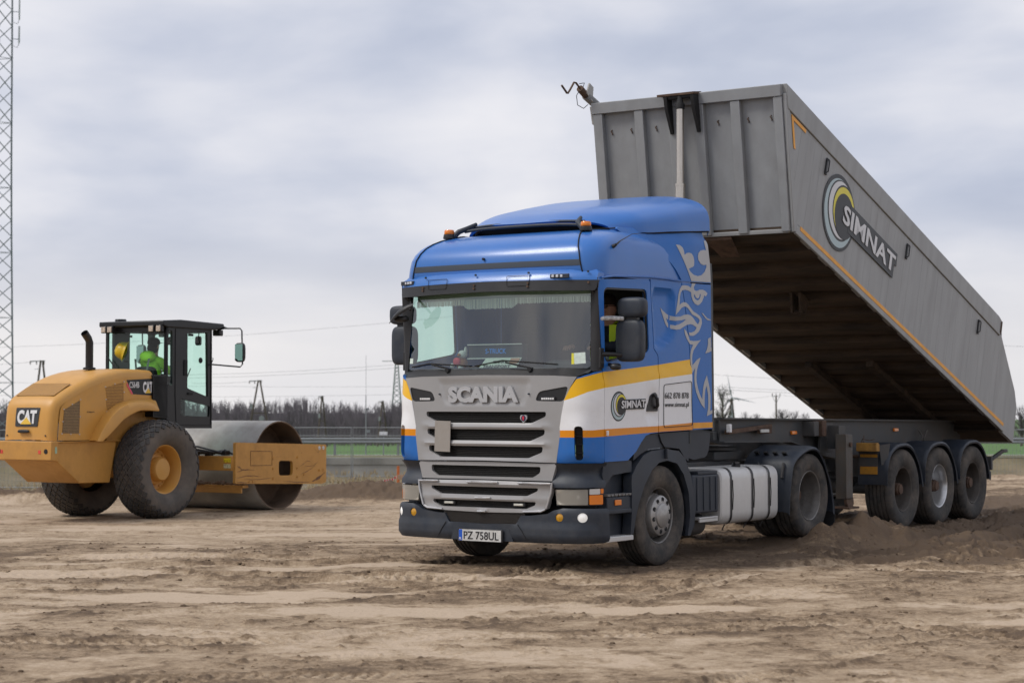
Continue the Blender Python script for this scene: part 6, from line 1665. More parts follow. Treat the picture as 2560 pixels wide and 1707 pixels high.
pair(-7.0, 19.6, 2.0, 18.2, .7, 1.9, .24, .045, .11, .5)
pair(-4.5, 14.2, 6.0, 17.4, -.7, 2.1, .17, .022, .09, .6)
pair(1.2, 9.0, 9.0, 17.5, .9, 2.0, .16, .032, .085, .6)
pair(-3.2, 8.0, 4.2, 13.5, -1.0, 1.9, .15, .026, .085, .6)
pair(-1.0, 18.5, 7.5, 10.5, .7, 2.0, .16, .028, .09, .5)
pair(-6, 9.4, -1.0, 12.6, .7, 1.9, .15, .024, .085, .5)
pair(1.6, 19.3, -2.4, 14.0, .3, 2.05, .17, .030, .085, 0)
pair(3.4, 14.5, 13.0, 19.5, .5, 2.0, .17, .030, .09, .6)
pair(-14, 27.5, -1, 26.4, .4, 2.1, .5, .020, .2, 0)
for x0_, y0_, x1_, y1_, b_, d__ in ((2.6, 19.4, 9.0, 24.2, -.7, .07), (3.2, 20.6, 9.5, 23.0, -.4, .08), (3.6, 18.9, 9.0, 21.0, -.5, .06), (4.2, 21.6, 9.5, 21.6, .5, .07), (2.9, 21.3, 8.0, 18.6, .4, .05)):
    TR.append((*track_line(x0_, y0_, x1_, y1_, b_), .27, d__, .21, .9))
# the truck's own ruts and the churned strip beside the trailer
ud = (math.sin(THR), math.cos(THR))
for off, q0, q1, dep in ((1.06, 1.0, 12.0, .05), (-1.06, 1.0, 12.0, .05), (1.75, 1.5, 14.0, .07), (2.55, -.5, 14.0, .09), (3.25, -.8, 14.0, .08)):
    bx_, by_ = KX + off * math.cos(THR), KY - off * math.sin(THR)
    TR.append((*track_line(bx_ + ud[0] * q0, by_ + ud[1] * q0, bx_ + ud[0] * q1, by_ + ud[1] * q1, .10), .24 if off > 2 else .19, dep, .26 if off > 1.5 else .12, .8))
def track_fields(x, y):
    H = np.zeros_like(x); Bm_ = np.zeros_like(x); Rt = np.zeros_like(x); Pt = np.zeros_like(x)
    wob = .05 * fbm(x * 1.7, y * 1.7, 71, 2)
    FA, FB, LV = fbm(x * .9, y * .9, 33, 3), fbm(x * .8 + 31, y * .8 + 7, 37, 3), .55 + .9 * vnoise(x * 9, y * 9, 55)
    for k_, (cx, cy, Rr, (x0, y0, x1, y1), hw, dep, pitch, chev) in enumerate(TR):
        rx, ry = x - cx, y - cy
        d = np.hypot(rx, ry) - Rr + wob
        a0, a1 = math.atan2(y0 - cy, x0 - cx), math.atan2(y1 - cy, x1 - cx)
        da = (a1 - a0 + math.pi) % (2 * math.pi) - math.pi
        an = (np.arctan2(ry, rx) - a0 + math.pi) % (2 * math.pi) - math.pi
        t = an / da
        on = sst(-.03, .05, t) * (1 - sst(.93, 1.03, t))
        fade = np.clip(.55 + 1.3 * (FA * math.cos(k_ * 2.4) + FB * math.sin(k_ * 2.4)), .12, 1.1)
        s_ = an * Rr
        prof = 1 - sst(hw * .75, hw * 1.05, np.abs(d))
        berm = sst(hw * .8, hw * 1.15, np.abs(d)) * (1 - sst(hw * 1.2, hw * 1.9, np.abs(d)))
        tread = .5 + .5 * np.tanh(3 * np.sin(2 * math.pi * (s_ + chev * np.abs(d)) / pitch))
        ribs = .5 + .5 * np.cos(2 * math.pi * d / (hw * .55))
        pat = tread if chev > 0 else ribs
        H += on * fade * dep * (-.75 * prof + prof * .62 * pat + .55 * berm * LV)
        Bm_ = np.maximum(Bm_, on * fade * berm); Rt = np.maximum(Rt, on * fade * prof); Pt = Pt + on * fade * prof * (pat - .5)
    return H, Bm_, Rt, Pt

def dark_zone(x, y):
    """churned damp soil beside the trailer, plus damp and painted shade under the tractor"""
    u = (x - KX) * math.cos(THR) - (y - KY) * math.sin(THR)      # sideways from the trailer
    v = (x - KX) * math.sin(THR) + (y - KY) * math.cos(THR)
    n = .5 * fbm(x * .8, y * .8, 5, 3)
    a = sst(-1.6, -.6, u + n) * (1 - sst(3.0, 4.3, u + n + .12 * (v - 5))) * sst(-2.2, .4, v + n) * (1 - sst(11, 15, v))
    b2 = .60 * sst(-1.7, -.8, u + 1.2 * n) * (1 - sst(1.6, 2.6, u + 1.2 * n)) * sst(-5.2, -3.6, v + n) * (1 - sst(-1.5, .5, v))  # damp wheel path and painted shade together, under the tractor
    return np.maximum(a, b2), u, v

def height(x, y):
    base = -.173 * sst(20.5, 30.5, y) * sst(3.5, -3.5, x) if False else -.173 * sst(20.5, 30.0, y) * (1 - sst(-4.0, 3.5, x))
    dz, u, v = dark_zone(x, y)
    H, berm, rut, pt = track_fields(x, y)
    rough = np.clip(.64 + 1.5 * fbm(x * .8 + 3, y * 1.0 - .3 * x, 8, 4, .6), 0, 1)              # smooth and crumbly areas
    flat = np.zeros_like(x)
    for cx_f, cy_f, rx_f, ry_f in ((-2.3, 16.6, 2.2, .50), (-5.2, 18.7, 2.2, .45), (5.3, 14.8, 2.2, .45), (1.3, 15.6, .9, .25), (-1.6, 19.6, 1.8, .30)):
        qf = ((x - cx_f) / rx_f) ** 2 + ((y - cy_f - .10 * (x - cx_f)) / ry_f) ** 2 + .9 * fbm(x * 1.6, y * 2.6, 91, 3)
        flat = np.maximum(flat, 1 - sst(.55, 1.15, qf))
    roll = sst(21.5, 24.5, y + .5 * fbm(x * .4, y * .4, 95, 2)) * (1 - sst(1.5, 4.5, x)) * (1 - sst(35, 36.5, y))
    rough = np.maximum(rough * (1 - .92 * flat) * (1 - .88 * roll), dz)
    h = base + .050 * fbm(x * .28, y * .28, 1, 3) + .020 * fbm(x * 1.3, y * 1.3, 2, 3)
    fine = fbm(x * 7, y * 7, 3, 4, .6)
    clod = np.maximum(0, fbm(x * 8.5, y * 8.5, 4, 4, .62) - .14)
    h = h + rough * (.012 * fine + .050 * clod) + (1 - rough) * .004 * fine + .010 * rough * fbm(x * 2.4 + 1.9 * y, y * 3.0 - .8 * x, 45, 3)
    h = h + H * (1 + .3 * dz) * (1 - .7 * flat)
    # ridges thrown up beside the wheels
    lump = .65 + .7 * fbm(x * 2.6, y * 2.6, 21, 3)
    ridge = .34 * np.exp(-((u - 1.66) / .32) ** 2) * sst(-.9, .1, v) * (1 - sst(1.6, 3.2, v)) + .16 * np.exp(-((u - 1.72) / .24) ** 2) * sst(2.0, 3.4, v) * (1 - sst(9, 13, v)) + .13 * np.exp(-((u - 2.75) / .28) ** 2) * sst(-1.0, .6, v) * (1 - sst(8, 12, v))
    ridge = ridge + .14 * np.exp(-((u - 3.4) / .35) ** 2 - ((v + .1) / 1.2) ** 2) - .07 * np.exp(-((u - 2.2) / .3) ** 2) * sst(-.5, .5, v) * (1 - sst(6, 9, v))
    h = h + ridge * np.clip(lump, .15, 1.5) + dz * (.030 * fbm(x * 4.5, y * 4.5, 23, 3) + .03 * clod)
    # long low furrow bands across the left foreground
    band = np.sin((y - .16 * x + .5 * fbm(x * .3, y * .3, 12, 2)) * 2.1)
    h = h + .010 * np.clip(band - .35, 0, 1) * sst(15.0, 16.5, y) * (1 - sst(20.5, 23, y)) * (1 - sst(-1.5, 1.5, x)) * (.6 + .8 * fine)
    # keep tyres from floating or sinking: settle to the contact height
    for px, py, hz, rad in CONTACT:
        w = np.exp(-(((x - px) ** 2 + (y - py) ** 2) / rad ** 2) ** 2)
        h = h * (1 - w) + (hz + .012 * fine) * w
    # edge of the platform: a crumbled berm, then the drop
    e = site_edge(x)
    berm2 = np.exp(-((y - e + .6) / .8) ** 2) * (.05 + .10 * fbm(x * .8, y * .8, 31, 3)) * (1 - sst(3, 6, x) * .3)
    mnd = .26 * np.exp(-((x + 2.9) / 1.5) ** 2 - ((y - 37.2) / .8) ** 2) + .16 * np.exp(-((x + 10.4) / 2.0) ** 2 - ((y - 36.0) / .6) ** 2)
    h = h + np.maximum(berm2, 0) * (1 + .5 * fine) + mnd * (1 + .3 * fine)
    h = h - (1.05) * sst(.2, 3.2, y - e)
    # moisture: dark churned soil, berms, patches; dz includes shade painted under the tractor
    m = .50 + .16 * fbm(x * .5, y * .7, 41, 3) + .34 * fbm(x * 1.0 + .5 * y, y * 1.5 - .6 * x, 43, 5, .65) + .34 * fbm(x * 3.6, y * 3.6, 47, 4, .6) - .22 * pt
    m = m + .18 * berm - .06 * rut + .45 * clod * 2 + .12 * rough
    m = m - .25 * (1 - sst(.05, .35, rough))
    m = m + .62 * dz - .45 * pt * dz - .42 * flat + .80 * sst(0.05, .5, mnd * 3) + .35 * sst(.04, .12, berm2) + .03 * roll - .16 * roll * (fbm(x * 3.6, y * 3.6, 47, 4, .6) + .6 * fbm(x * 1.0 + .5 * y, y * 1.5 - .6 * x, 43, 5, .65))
    m = m - .35 * sst(.75, 1.0, fbm(x * .5 + 40, y * 1.1, 61, 3) * 2.2 + .1) * (1 - dz)
    return h, np.clip(m, 0, 1.4)
CONTACT = []
for p_, z_ in (((1.065, .02), -.004), ((-1.065, .02), -.004), ((.9, 3.655), .085), ((-.9, 3.655), .075)):
    q = tworld((*p_, 0)); CONTACT.append((q[0], q[1], z_, .42))
for y_ in AX:
    for sx in (1.065, -1.065):
        q = tworld((sx, y_, 0), KX, KY, THR); CONTACT.append((q[0], q[1], .02, .40))
for sx in (.79, -.79):
    q = tworld((sx, 0, 0), RX, RY, RH); CONTACT.append((q[0], q[1], RZ + .004, .55))
for k in np.linspace(-1.0, 1.0, 6):
    q = tworld((k, 2.916, 0), RX, RY, RH); CONTACT.append((q[0], q[1], RZ + .004, .45))
# rows get longer with distance; columns fan out
ys = [4.0, 5.5, 7.0]
y = 7.6
while y < 49:
    ys.append(y); y += max(.012, y * y / (1.68 * 1895) * (.40 if 16.5 < y < 25 else .62)) if not 35.5 < y < 39.5 else .09
ys = np.array(ys + [50, 52])
c = np.linspace(-1, 1, 1001) * .345
c = np.concatenate([-np.geomspace(.36, 1.6, 24)[::-1], c, np.geomspace(.36, 1.6, 24)])
XX = c[None, :] * (ys[:, None] + 1.0); YY = np.repeat(ys[:, None], len(c), 1)
HH, MM = height(XX.ravel(), YY.ravel())
nr, nc = XX.shape
V = np.stack([XX.ravel(), YY.ravel(), HH], 1)
i0 = (np.arange(nr - 1)[:, None] * nc + np.arange(nc - 1)[None, :]).ravel()
Fq = np.stack([i0, i0 + 1, i0 + nc + 1, i0 + nc], 1)
me = bpy.data.meshes.new('ground')
me.vertices.add(len(V)); me.vertices.foreach_set('co', V.astype(np.float32).ravel())
me.loops.add(Fq.size); me.loops.foreach_set('vertex_index', Fq.astype(np.int32).ravel())
me.polygons.add(len(Fq)); me.polygons.foreach_set('loop_start', np.arange(0, Fq.size, 4, dtype=np.int32)); 
me.update(calc_edges=True)
at = me.attributes.new('moist_and_shade', 'FLOAT', 'POINT'); at.data.foreach_set('value', MM.astype(np.float32))
me.shade_smooth()
ground = bpy.data.objects.new('ground', me); COL.objects.link(ground); ground['kind'] = 'structure'
def soil_mat():
    m = bpy.data.materials.new('sandy_soil'); m.use_nodes = True
    n, l = m.node_tree.nodes, m.node_tree.links; b = n['Principled BSDF']; b.inputs['Roughness'].default_value = .95; b.inputs['Specular IOR Level'].default_value = .15
    at = N(n, 'ShaderNodeAttribute'); at.attribute_name = 'moist_and_shade'
    tc = N(n, 'ShaderNodeTexCoord')
    def noise(sc, det, rough=.6, st=(1, 1, 1)):
        mp = N(n, 'ShaderNodeMapping'); mp.inputs['Scale'].default_value = st; l.new(tc.outputs['Object'], mp.inputs[0])
        t = N(n, 'ShaderNodeTexNoise'); l.new(mp.outputs[0], t.inputs['Vector']); t.inputs['Scale'].default_value = sc; t.inputs['Detail'].default_value = det; t.inputs['Roughness'].default_value = rough
        return t.outputs[0]
    n1 = noise(2.2, 8, .7); n2 = noise(24, 5, .65); n3 = noise(95, 3, .6); n4 = noise(3.0, 6, .65, (1.3, 2.4, 1)); n5 = noise(46, 4, .75, (1, 1, 1)); n6 = noise(9, 8, .72, (1.2, 1.8, 1)); n7 = noise(11, 6, .7)
    def mad(a, k, c_):
        q = N(n, 'ShaderNodeMath', operation='MULTIPLY_ADD'); l.new(a, q.inputs[0]); q.inputs[1].default_value = k
        if isinstance(c_, float): q.inputs[2].default_value = c_
        else: l.new(c_, q.inputs[2])
        return q.outputs[0]
    f = mad(n1, .55, mad(at.outputs['Fac'], 1.0, -.275)); f = mad(n2, .80, mad(f, 1.0, -.40)); f = mad(n7, .55, mad(f, 1.0, -.275)); f = mad(n3, .30, mad(f, 1.0, -.15)); f = mad(n4, .50, mad(f, 1.0, -.25)); f = mad(n5, .60, mad(f, 1.0, -.30)); f = mad(n6, .70, mad(f, 1.0, -.35))
    r = N(n, 'ShaderNodeValToRGB'); l.new(f, r.inputs[0]); e = r.color_ramp
    e.elements[0].position, e.elements[0].color = .06, (.480, .375, .275, 1)
    e.elements[1].position, e.elements[1].color = 1.0, (.125, .088, .060, 1)
    q = e.elements.new(.36); q.color = (.370, .280, .190, 1)
    q = e.elements.new(.60); q.color = (.270, .197, .130, 1)
    q = e.elements.new(.80); q.color = (.180, .127, .082, 1)
    l.new(r.outputs[0], b.inputs['Base Color'])
    b1 = N(n, 'ShaderNodeBump'); b1.inputs['Strength'].default_value = .8; b1.inputs['Distance'].default_value = .016; l.new(n2, b1.inputs['Height'])
    b2 = N(n, 'ShaderNodeBump'); b2.inputs['Strength'].default_value = .7; b2.inputs['Distance'].default_value = .008; l.new(n5, b2.inputs['Height']); l.new(b1.outputs[0], b2.inputs['Normal'])
    l.new(b2.outputs[0], b.inputs['Normal'])
    return m
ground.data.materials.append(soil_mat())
# loose clods scattered on the crumbly parts
cl = MB(); mo = []
cx_ = RNG.uniform(-5.5, 8.5, 16000); cy_ = RNG.uniform(9.5, 27, 16000)
ch, cm = height(cx_, cy_)
for x, y, z, m_ in zip(cx_.tolist(), cy_.tolist(), ch.tolist(), cm.tolist()):
    if abs(x) > .33 * y or RNG.random() > (m_ - .42) * 1.3: continue
    s_ = min(float(RNG.gamma(1.5, .0045)) + .004, .026); n_ = 6; V_ = []
    for lv, rr_ in ((-.2, 1.0), (.35, .85)):
        for a in range(n_):
            t = a * 6.2832 / n_ + RNG.uniform(-.3, .3); q = s_ * rr_ * RNG.uniform(.7, 1.25); V_.append((x + q * math.cos(t), y + q * math.sin(t), z + lv * s_))
    V_.append((x, y, z + s_ * RNG.uniform(.55, .8)))
    cl.add(V_, [(a, (a + 1) % n_, n_ + (a + 1) % n_, n_ + a) for a in range(n_)] + [(n_ + a, n_ + (a + 1) % n_, 2 * n_) for a in range(n_)]); mo += [m_ + .12] * len(V_)
o = cl.build('soil_clods', ground.data.materials[0], None, smooth=0)
o.data.attributes.new('moist_and_shade', 'FLOAT', 'POINT').data.foreach_set('value', np.array(mo, dtype=np.float32))
tag(o, 'small crumbs of loose soil scattered over the sand', 'soil', kind='stuff')

# ================================================================== LAND BEYOND THE SITE
def sheet(name, pts, mat, kind='structure', sub=1):
    """strip of land from a list of (y, z), spanning x0..x1 that widen with y"""
    mb = MB(); xs = np.linspace(-1, 1, 61)
    mb.grid([[(t * (w_ if w_ else y * .9 + 30), y, z) for t in xs] for y, z, w_ in pts])
    o = mb.build(name, mat, None); o['kind'] = kind; return o
M_dryf = pmat('stubble_soil', (.170, .135, .085), .95, var=.35, vscale=.8, dirt=.6, dscale=.6, dcol=(.10, .105, .045), bump=.5, bscale=6)
M_verge = pmat('verge_grass', (.110, .105, .045), .95, var=.35, vscale=.7, dirt=.5, dscale=.5, dcol=(.16, .13, .075), bump=.5, bscale=8)
M_green = pmat('green_crop', (.060, .140, .020), .9, var=.25, vscale=.08, dirt=.4, dscale=.05, dcol=(.10, .13, .035))
M_road = pmat('asphalt', (.12, .12, .125), .85, var=.1)
sheet('stubble_field', [(36, -1.40, 0), (42, -1.20, 0), (46, -1.13, 0), (60, -1.14, 0), (78.95, -1.30, 0), (80.25, -.60, 0)], M_dryf)
sheet('verge', [(80.2, -.60, 0), (86, -.66, 0), (88.8, -.72, 0), (90.2, -.96, 0)], M_verge)
sheet('road', [(90.0, -.93, 0), (97.5, -.93, 0)], M_road)
sheet('road_line', [(96.6, -.924, 0), (96.9, -.924, 0)], pmat('road_paint', (.62, .62, .62), .6))
sheet('green_field', [(97.4, -.96, 0), (104, -1.15, 0), (160, -2.2, 0), (250, -4.0, 0), (350, -6.0, 0), (600, -9.0, 0), (1500, -16, 0), (5000, -40, 0)], M_green)
sheet('near_field', [(-400, -.5, 500), (-20, -.5, 500), (3.9, -.35, 500)], M_dryf) 
sheet('side_ground', [(3.9, -.34, 500), (20, -.36, 500), (36, -1.42, 500)], M_dryf)
# straw stubble and dry grass tufts on the old field
sbm = MB()
def tufts(n, x0, x1, y0, y1, hmin, hmax, k=4):
    for i in range(n):
        x = random.uniform(x0, x1); y = random.uniform(y0, y1)
        e_ = float(site_edge(np.array([x]))[0])
        if y < e_ + .4: continue
        z = lerp(y - e_, [0, 3.2, 6], [-.3, -1.2, -1.14]) if y < 46 else -1.16
        for j in range(k):
            a = random.uniform(0, 6.28); L = random.uniform(hmin, hmax); b = random.uniform(.1, .7); w_ = .012
            sbm.add([(x - w_, y, z - .02), (x + w_, y, z - .02), (x + math.cos(a) * L * b, y + math.sin(a) * L * b, z + L)], [(0, 1, 2)])
tufts(2600, -24, -11, 38, 62, .05, .22); tufts(1500, -9.5, -1.0, 40, 60, .05, .20); tufts(500, 12, 26, 48, 66, .05, .2); tufts(1400, -17, -3, 50, 78, .06, .26)
o = sbm.build('dry_stubble', pmat('straw', (.40, .31, .18), .9, var=.4, vscale=2), None, smooth=0)
tag(o, 'pale dry straw and stubble on the field behind the site', 'stubble', kind='stuff')
# ================================================================== BACKGROUND THINGS
def land(y):
    return lerp(y, [46, 79.9, 80.2, 89.6, 97.5, 104, 160, 250, 350, 600, 1500], [-1.14, -1.30, -.60, -.74, -.96, -1.15, -2.2, -4.0, -6.0, -9.0, -16])
def wx(px, y): return (px - 1280) / 4738.457 * y          # lateral position of a thing seen at that picture column
M_wood = pmat('weathered_wood', (.10, .080, .065), .9, var=.3, vscale=1, stretch=(4, 4, .3))
M_galv = pmat('galvanised', (.25, .265, .27), .5, metal=.4, var=.1)
M_conc = pmat('concrete', (.36, .35, .32), .9, var=.15, vscale=1.2, dirt=.5, dscale=.9, dcol=(.17, .16, .12))
M_wire = pmat('wire', (.10, .105, .12), .6)

# guardrail
gr = empty('guardrail', (0, 88.4, -.68)); tag(gr, 'grey steel guardrail along the road behind the site', 'guardrail')
wp = [(.0, .46), (-.035, .50), (-.035, .54), (.0, .575), (.0, .615), (-.035, .65), (-.035, .69), (.0, .73)]
mb = MB(); mb.grid([[(x, y - .08, z + .05) for y, z in wp] for x in (-60, -30, 0, 30, 60)]); mb.build('rail_beam', M_galv, gr, smooth=60)
mbp = MB(); mbp.box((0, .0, .34), (.11, .12, .75)); p0 = mbp.build('rail_post', M_galv, gr)
for i in range(-14, 15):
    p = p0 if i == -14 else p0.copy()
    if i != -14: COL.objects.link(p); p.parent = gr
    p.location = (i * 2.95 + .6, 0, 0)
# concrete wall
cw = MB(); cw.box((-10.0, 78.85, -.97), (13.5, .30, .74)); cwl = cw.build('concrete_wall', M_conc, None, bevel=.02)
tag(cwl, 'low weathered concrete wall below the guardrail', 'wall')
mb = MB(); mb.box((-10.0, 78.78, -.70), (13.7, .26, .30)); mb.build('wall_coping', pmat('concrete_dark', (.24, .235, .21), .9, var=.25, vscale=1.0), cwl, bevel=.015)
# temporary fence panels
def fence_panel():
    o = empty('fence_panel', (0, 0, 0))
    mb = MB(); W_, H_ = 3.45, 2.0
    mb.tube([(-W_ / 2, 0, .02), (-W_ / 2, 0, H_), (W_ / 2, 0, H_), (W_ / 2, 0, .02)], .022, 8); mb.tube([(-W_ / 2, 0, .10), (W_ / 2, 0, .10)], .020, 8); mb.tube([(-W_ / 2, 0, 1.68), (W_ / 2, 0, 1.68)], .018, 8)
    mb.build('panel_frame', M_galv, o)
    mb = MB()
    for x in np.linspace(-W_ / 2, W_ / 2, 27)[1:-1]: mb.bar((x, 0, .10), (x, 0, H_), .006, .006)
    for z in np.linspace(.10, H_, 9)[1:-1]: mb.bar((-W_ / 2, 0, z), (W_ / 2, 0, z), .006, .006)
    mb.build('panel_mesh', M_galv, o)['kind'] = 'stuff'
    for sx in (-1, 1):
        mb = MB(); mb.box((sx * W_ / 2, 0, .0), (.22, .62, .13)); mb.build('fence_foot', pmat('fence_block', (.22, .21, .20), .9), o, bevel=.02)
    return o
f0 = fence_panel(); first = True
for k, (px0, y, n_) in enumerate(((-60, 63.0, 2), (655, 74.0, 3), (2440, 65.0, 3))):
    for i in range(n_):
        o = f0 if first else copy_tree(f0); first = False
        x = wx(px0, y) + 3.52 * (i + .5)
        o.location = (x, y, land(y) + .02); o.rotation_euler = (0, 0, random.uniform(-.02, .02))
        pos = ('behind the roller rear wheels', 'between the roller drum and the truck', 'behind the trailer at the right edge')[k]
        ordn = ('first', 'second', 'third')[i]
        tag(o, f'temporary wire fence panel {pos}, {ordn} from the left', 'fence panel', 'temporary fence panels')
        if i == 0:
            pass

# orange survey stake with barrier tape
sx_, sy_ = wx(996, 39.0), 39.0
sz_ = float(height(np.array([sx_]), np.array([sy_]))[0][0])
sk1 = empty('survey_stake', (sx_, sy_, sz_ - .12)); tag(sk1, 'orange wooden survey stake tied with red and white tape, left of the truck', 'stake')
mb = MB(); mb.box((0, 0, .33), (.055, .035, .78)); mb.build('stake', pmat('stake_orange', (.48, .14, .04), .8, var=.2, vscale=9), sk1, bevel=.005)
tp = MB(); xs = np.linspace(0, -.34, 14)
for i in range(13):
    a, b = xs[i], xs[i + 1]; za, zb = [.56 - .55 * abs(q) + .03 * math.sin(q * 15) for q in (a, b)]
    tp.add([(a, .02, za), (b, .02 + .02 * math.sin(b * 9), zb), (b, .02 + .02 * math.sin(b * 9), zb - .045), (a, .02, za - .045)], [(0, 1, 2, 3)], i % 2)
tp.build('barrier_tape', [pmat('tape_red', (.60, .04, .04), .5), pmat('tape_white', (.70, .70, .70), .5)], sk1, smooth=0)
sk2 = empty('wooden_stake', (sx_ + .10, sy_ - .25, sz_)); tag(sk2, 'short plain wooden stake leaning beside the orange one', 'stake')
mb = MB(); mb.box((0, 0, .18), (.05, .03, .50), Matrix.Rotation(R(6), 3, 'Y')); mb.box((-.02, -.02, .38), (.16, .02, .10)); mb.build('stake', pmat('stake_wood', (.36, .24, .16), .8, var=.2, vscale=9), sk2, bevel=.005)

# A-frame power poles
def a_pole(px, y, top, spread, label, ang=0., arm=1.2, lamp=False):
    x = wx(px, y); zb = land(y) - .2
    o = empty('power_pole', (x, y, zb), ang); tag(o, label, 'power pole', 'wooden power poles')
    H_ = top - zb
    for s_ in (-1, 1):
        MB().tube([(s_ * spread / 2, 0, 0), (s_ * .10, 0, H_)], [.15, .10], 8).build('leg', M_wood, o)
    mb = MB(); q = .52; mb.bar((-spread / 2 * (1 - q) - .25, 0, H_ * q), (spread / 2 * (1 - q) + .25, 0, H_ * q), .12, .14); mb.build('brace', M_wood, o)
    mb = MB(); mb.bar((-arm, 0, H_ - .12), (.35, 0, H_ - .05), .10, .10); mb.bar((-.3, 0, H_ - .9), (-.75, 0, H_ - .95), .05, .05); mb.build('cross_arm', M_galv, o)
    for ax_ in (-arm, -arm * .45, .25): MB().cyl((ax_, 0, H_ - .45), (ax_, 0, H_ - .08), .06, n=8).build('insulator', pmat('insulator', (.12, .10, .09), .3), o)
    MB().box((-spread * .30, 0, H_ * .62), (.28, .20, .62)).build('switch_box', M_galv, o)
    if lamp:
        mb = MB(); mb.tube([(0, 0, H_ - .3), (.9, 0, H_ - .05), (1.6, 0, H_ - .05), (1.85, 0, H_ - .25)], .05, 6); mb.build('lamp_arm', M_galv, o)
    return o, x, H_ + zb
D1 = 200
a_pole(104, D1, 6.25, 2.4, 'dark A-frame power pole rising behind the roller hood and the mast', .5)
a_pole(648, 235, 4.6, 3.2, 'tall A-frame power pole above the roller drum')
a_pole(806, 260, 2.75, 3.4, 'narrow A-frame power pole seen nearly edge-on right of the roller drum', 1.25)
a_pole(957, 280, 2.1, 3.4, 'low A-frame power pole close to the left edge of the truck', 1.15)
a_pole(1829, 260, 2.35, 2.6, 'A-frame pole with lamp arm under the raised tipper body', .9, 1.0, True)
# T pole with three insulators
tp_ = empty('utility_pole', (wx(1940, 300), 300, land(300))); tag(tp_, 'slim utility pole with forked crossarm and three insulators under the tipper body', 'utility pole')
Hh_ = 2.95 - land(300); mb = MB(); mb.tube([(0, 0, 0), (0, 0, Hh_)], [.18, .12], 8); mb.build('post', M_wood, tp_)
mb = MB(); mb.bar((-.62, 0, Hh_ - .1), (.62, 0, Hh_ - .1), .09, .09); mb.bar((-.6, 0, Hh_ - .1), (0, 0, Hh_ - 1.2), .06, .06); mb.bar((.6, 0, Hh_ - .1), (0, 0, Hh_ - 1.2), .06, .06); mb.build('crossarm', M_galv, tp_)
for q in (-.6, 0, .6): MB().cyl((q, 0, Hh_ - .05), (q, 0, Hh_ + .38), .06, n=8).build('insulator', MATS['insulator'], tp_)
# lamp post and signs by the road
lp = empty('lamp_post', (wx(915, 99), 99, -1.0)); tag(lp, 'slim grey post with boxes standing by the road in front of the wood', 'post')
mb = MB(); mb.tube([(0, 0, 0), (0, 0, 3.1)], [.035, .022], 8); mb.build('post', M_galv, lp)
mb = MB(); mb.box((.12, 0, 1.25), (.18, .10, .14)); mb.box((.10, 0, 2.4), (.14, .14, .10)); mb.build('junction_box', M_galv, lp); mb = MB(); mb.tube([(0, 0, 3.1), (0, 0, 5.2)], .008, 6); mb.build('whip', M_galv, lp)
sg1 = empty('road_sign', (wx(959, 92), 92, -.93)); tag(sg1, 'small white rectangular road sign beside the truck corner', 'sign')
mb = MB(); mb.box((0, 0, 1.17), (.40, .02, .16)); mb.build('sign_plate', M_white, sg1, bevel=.01); MB().tube([(0, .03, 0), (0, .03, 1.17)], .03, 8).build('sign_post', M_galv, sg1)
sg2 = empty('round_sign', (wx(654, 120), 120, land(120))); tag(sg2, 'round road sign seen from its grey back above the drum', 'sign')
mb = MB(); mb.lathe([(0, 0), (.17, 0), (.17, .02), (0, .02)], (0, 0, 2.2), (0, 1, 0), 24); mb.build('sign_disc', M_galv, sg2); MB().tube([(0, .03, 0), (0, .03, 2.4)], .035, 8).build('sign_post', M_galv, sg2)
# blank white board at the right edge
# lattice telecom mast at the left edge
ms = empty('telecom_mast', (wx(-2, 200), 200, land(200))); tag(ms, 'tall grey lattice telecom mast with antennas at the left edge', 'mast')
M_mast = pmat('mast_steel', (.17, .195, .21), .6, metal=.2)
M_mastp = pmat('antenna_grey', (.42, .44, .45), .6)
HM = 50.0; B_ = -land(200)
def leg_at(k, z):
    r_ = lerp(z, [0, 22, 30, HM], [1.50, 1.14, 1.06, 1.0]); a = R(15 + 120 * k); return Vector((r_ * math.cos(a), r_ * math.sin(a), z))
for k in range(3): MB().tube([leg_at(k, z) for z in np.linspace(0, HM, 24)], .095, 8).build('mast_leg', M_mast, ms)
for k in range(3):
    mb = MB(); k2 = (k + 1) % 3; zs = np.arange(0, HM - 1, 1.72)
    for i, z in enumerate(zs):
        a, b = (k, k2) if i % 2 else (k2, k); mb.bar(leg_at(a, z), leg_at(b, z + 1.72), .075, .075)
        if i % 4 == 0: mb.bar(leg_at(k, z), leg_at(k2, z), .05, .05)
    mb.build('mast_bracing', M_mast, ms)
mb = MB(); mb.tube([(-.5, -.2, 0), (-.5, -.2, 46)], .06, 6); mb.tube([(-.35, -.25, 0), (-.35, -.25, 46)], .05, 6)
for z in np.arange(1, 46, .9): mb.bar((-.65, -.2, z), (-.2, -.2, z), .05, .05)
mb.build('cable_ladder', pmat('cable_grey', (.10, .10, .11), .7), ms)
for k, (a, z, h_) in enumerate(((15, 46.8, 2.6), (135, 46.8, 2.6), (255, 46.8, 2.6), (20, 43.9, 1.8), (150, 44.2, 1.6))):
    c = Vector((1.75 * math.cos(R(a)), 1.75 * math.sin(R(a)), z)); mb = MB(); mb.box(c, (.16, .30, h_), Matrix.Rotation(R(a), 3, 'Z')); mb.build('antenna_panel', M_mastp, ms, bevel=.04)
    mb = MB(); mb.bar((1.1 * math.cos(R(a)), 1.1 * math.sin(R(a)), z - .5), c - Vector((0, 0, .5)), .06, .06); mb.tube([c + Vector((0, 0, -h_ / 2)), c + Vector((-.2, 0, -h_ / 2 - .5)), c + Vector((-.6, 0, -h_ / 2 - .3))], .03, 6); mb.build('antenna_arm', M_mast, ms)
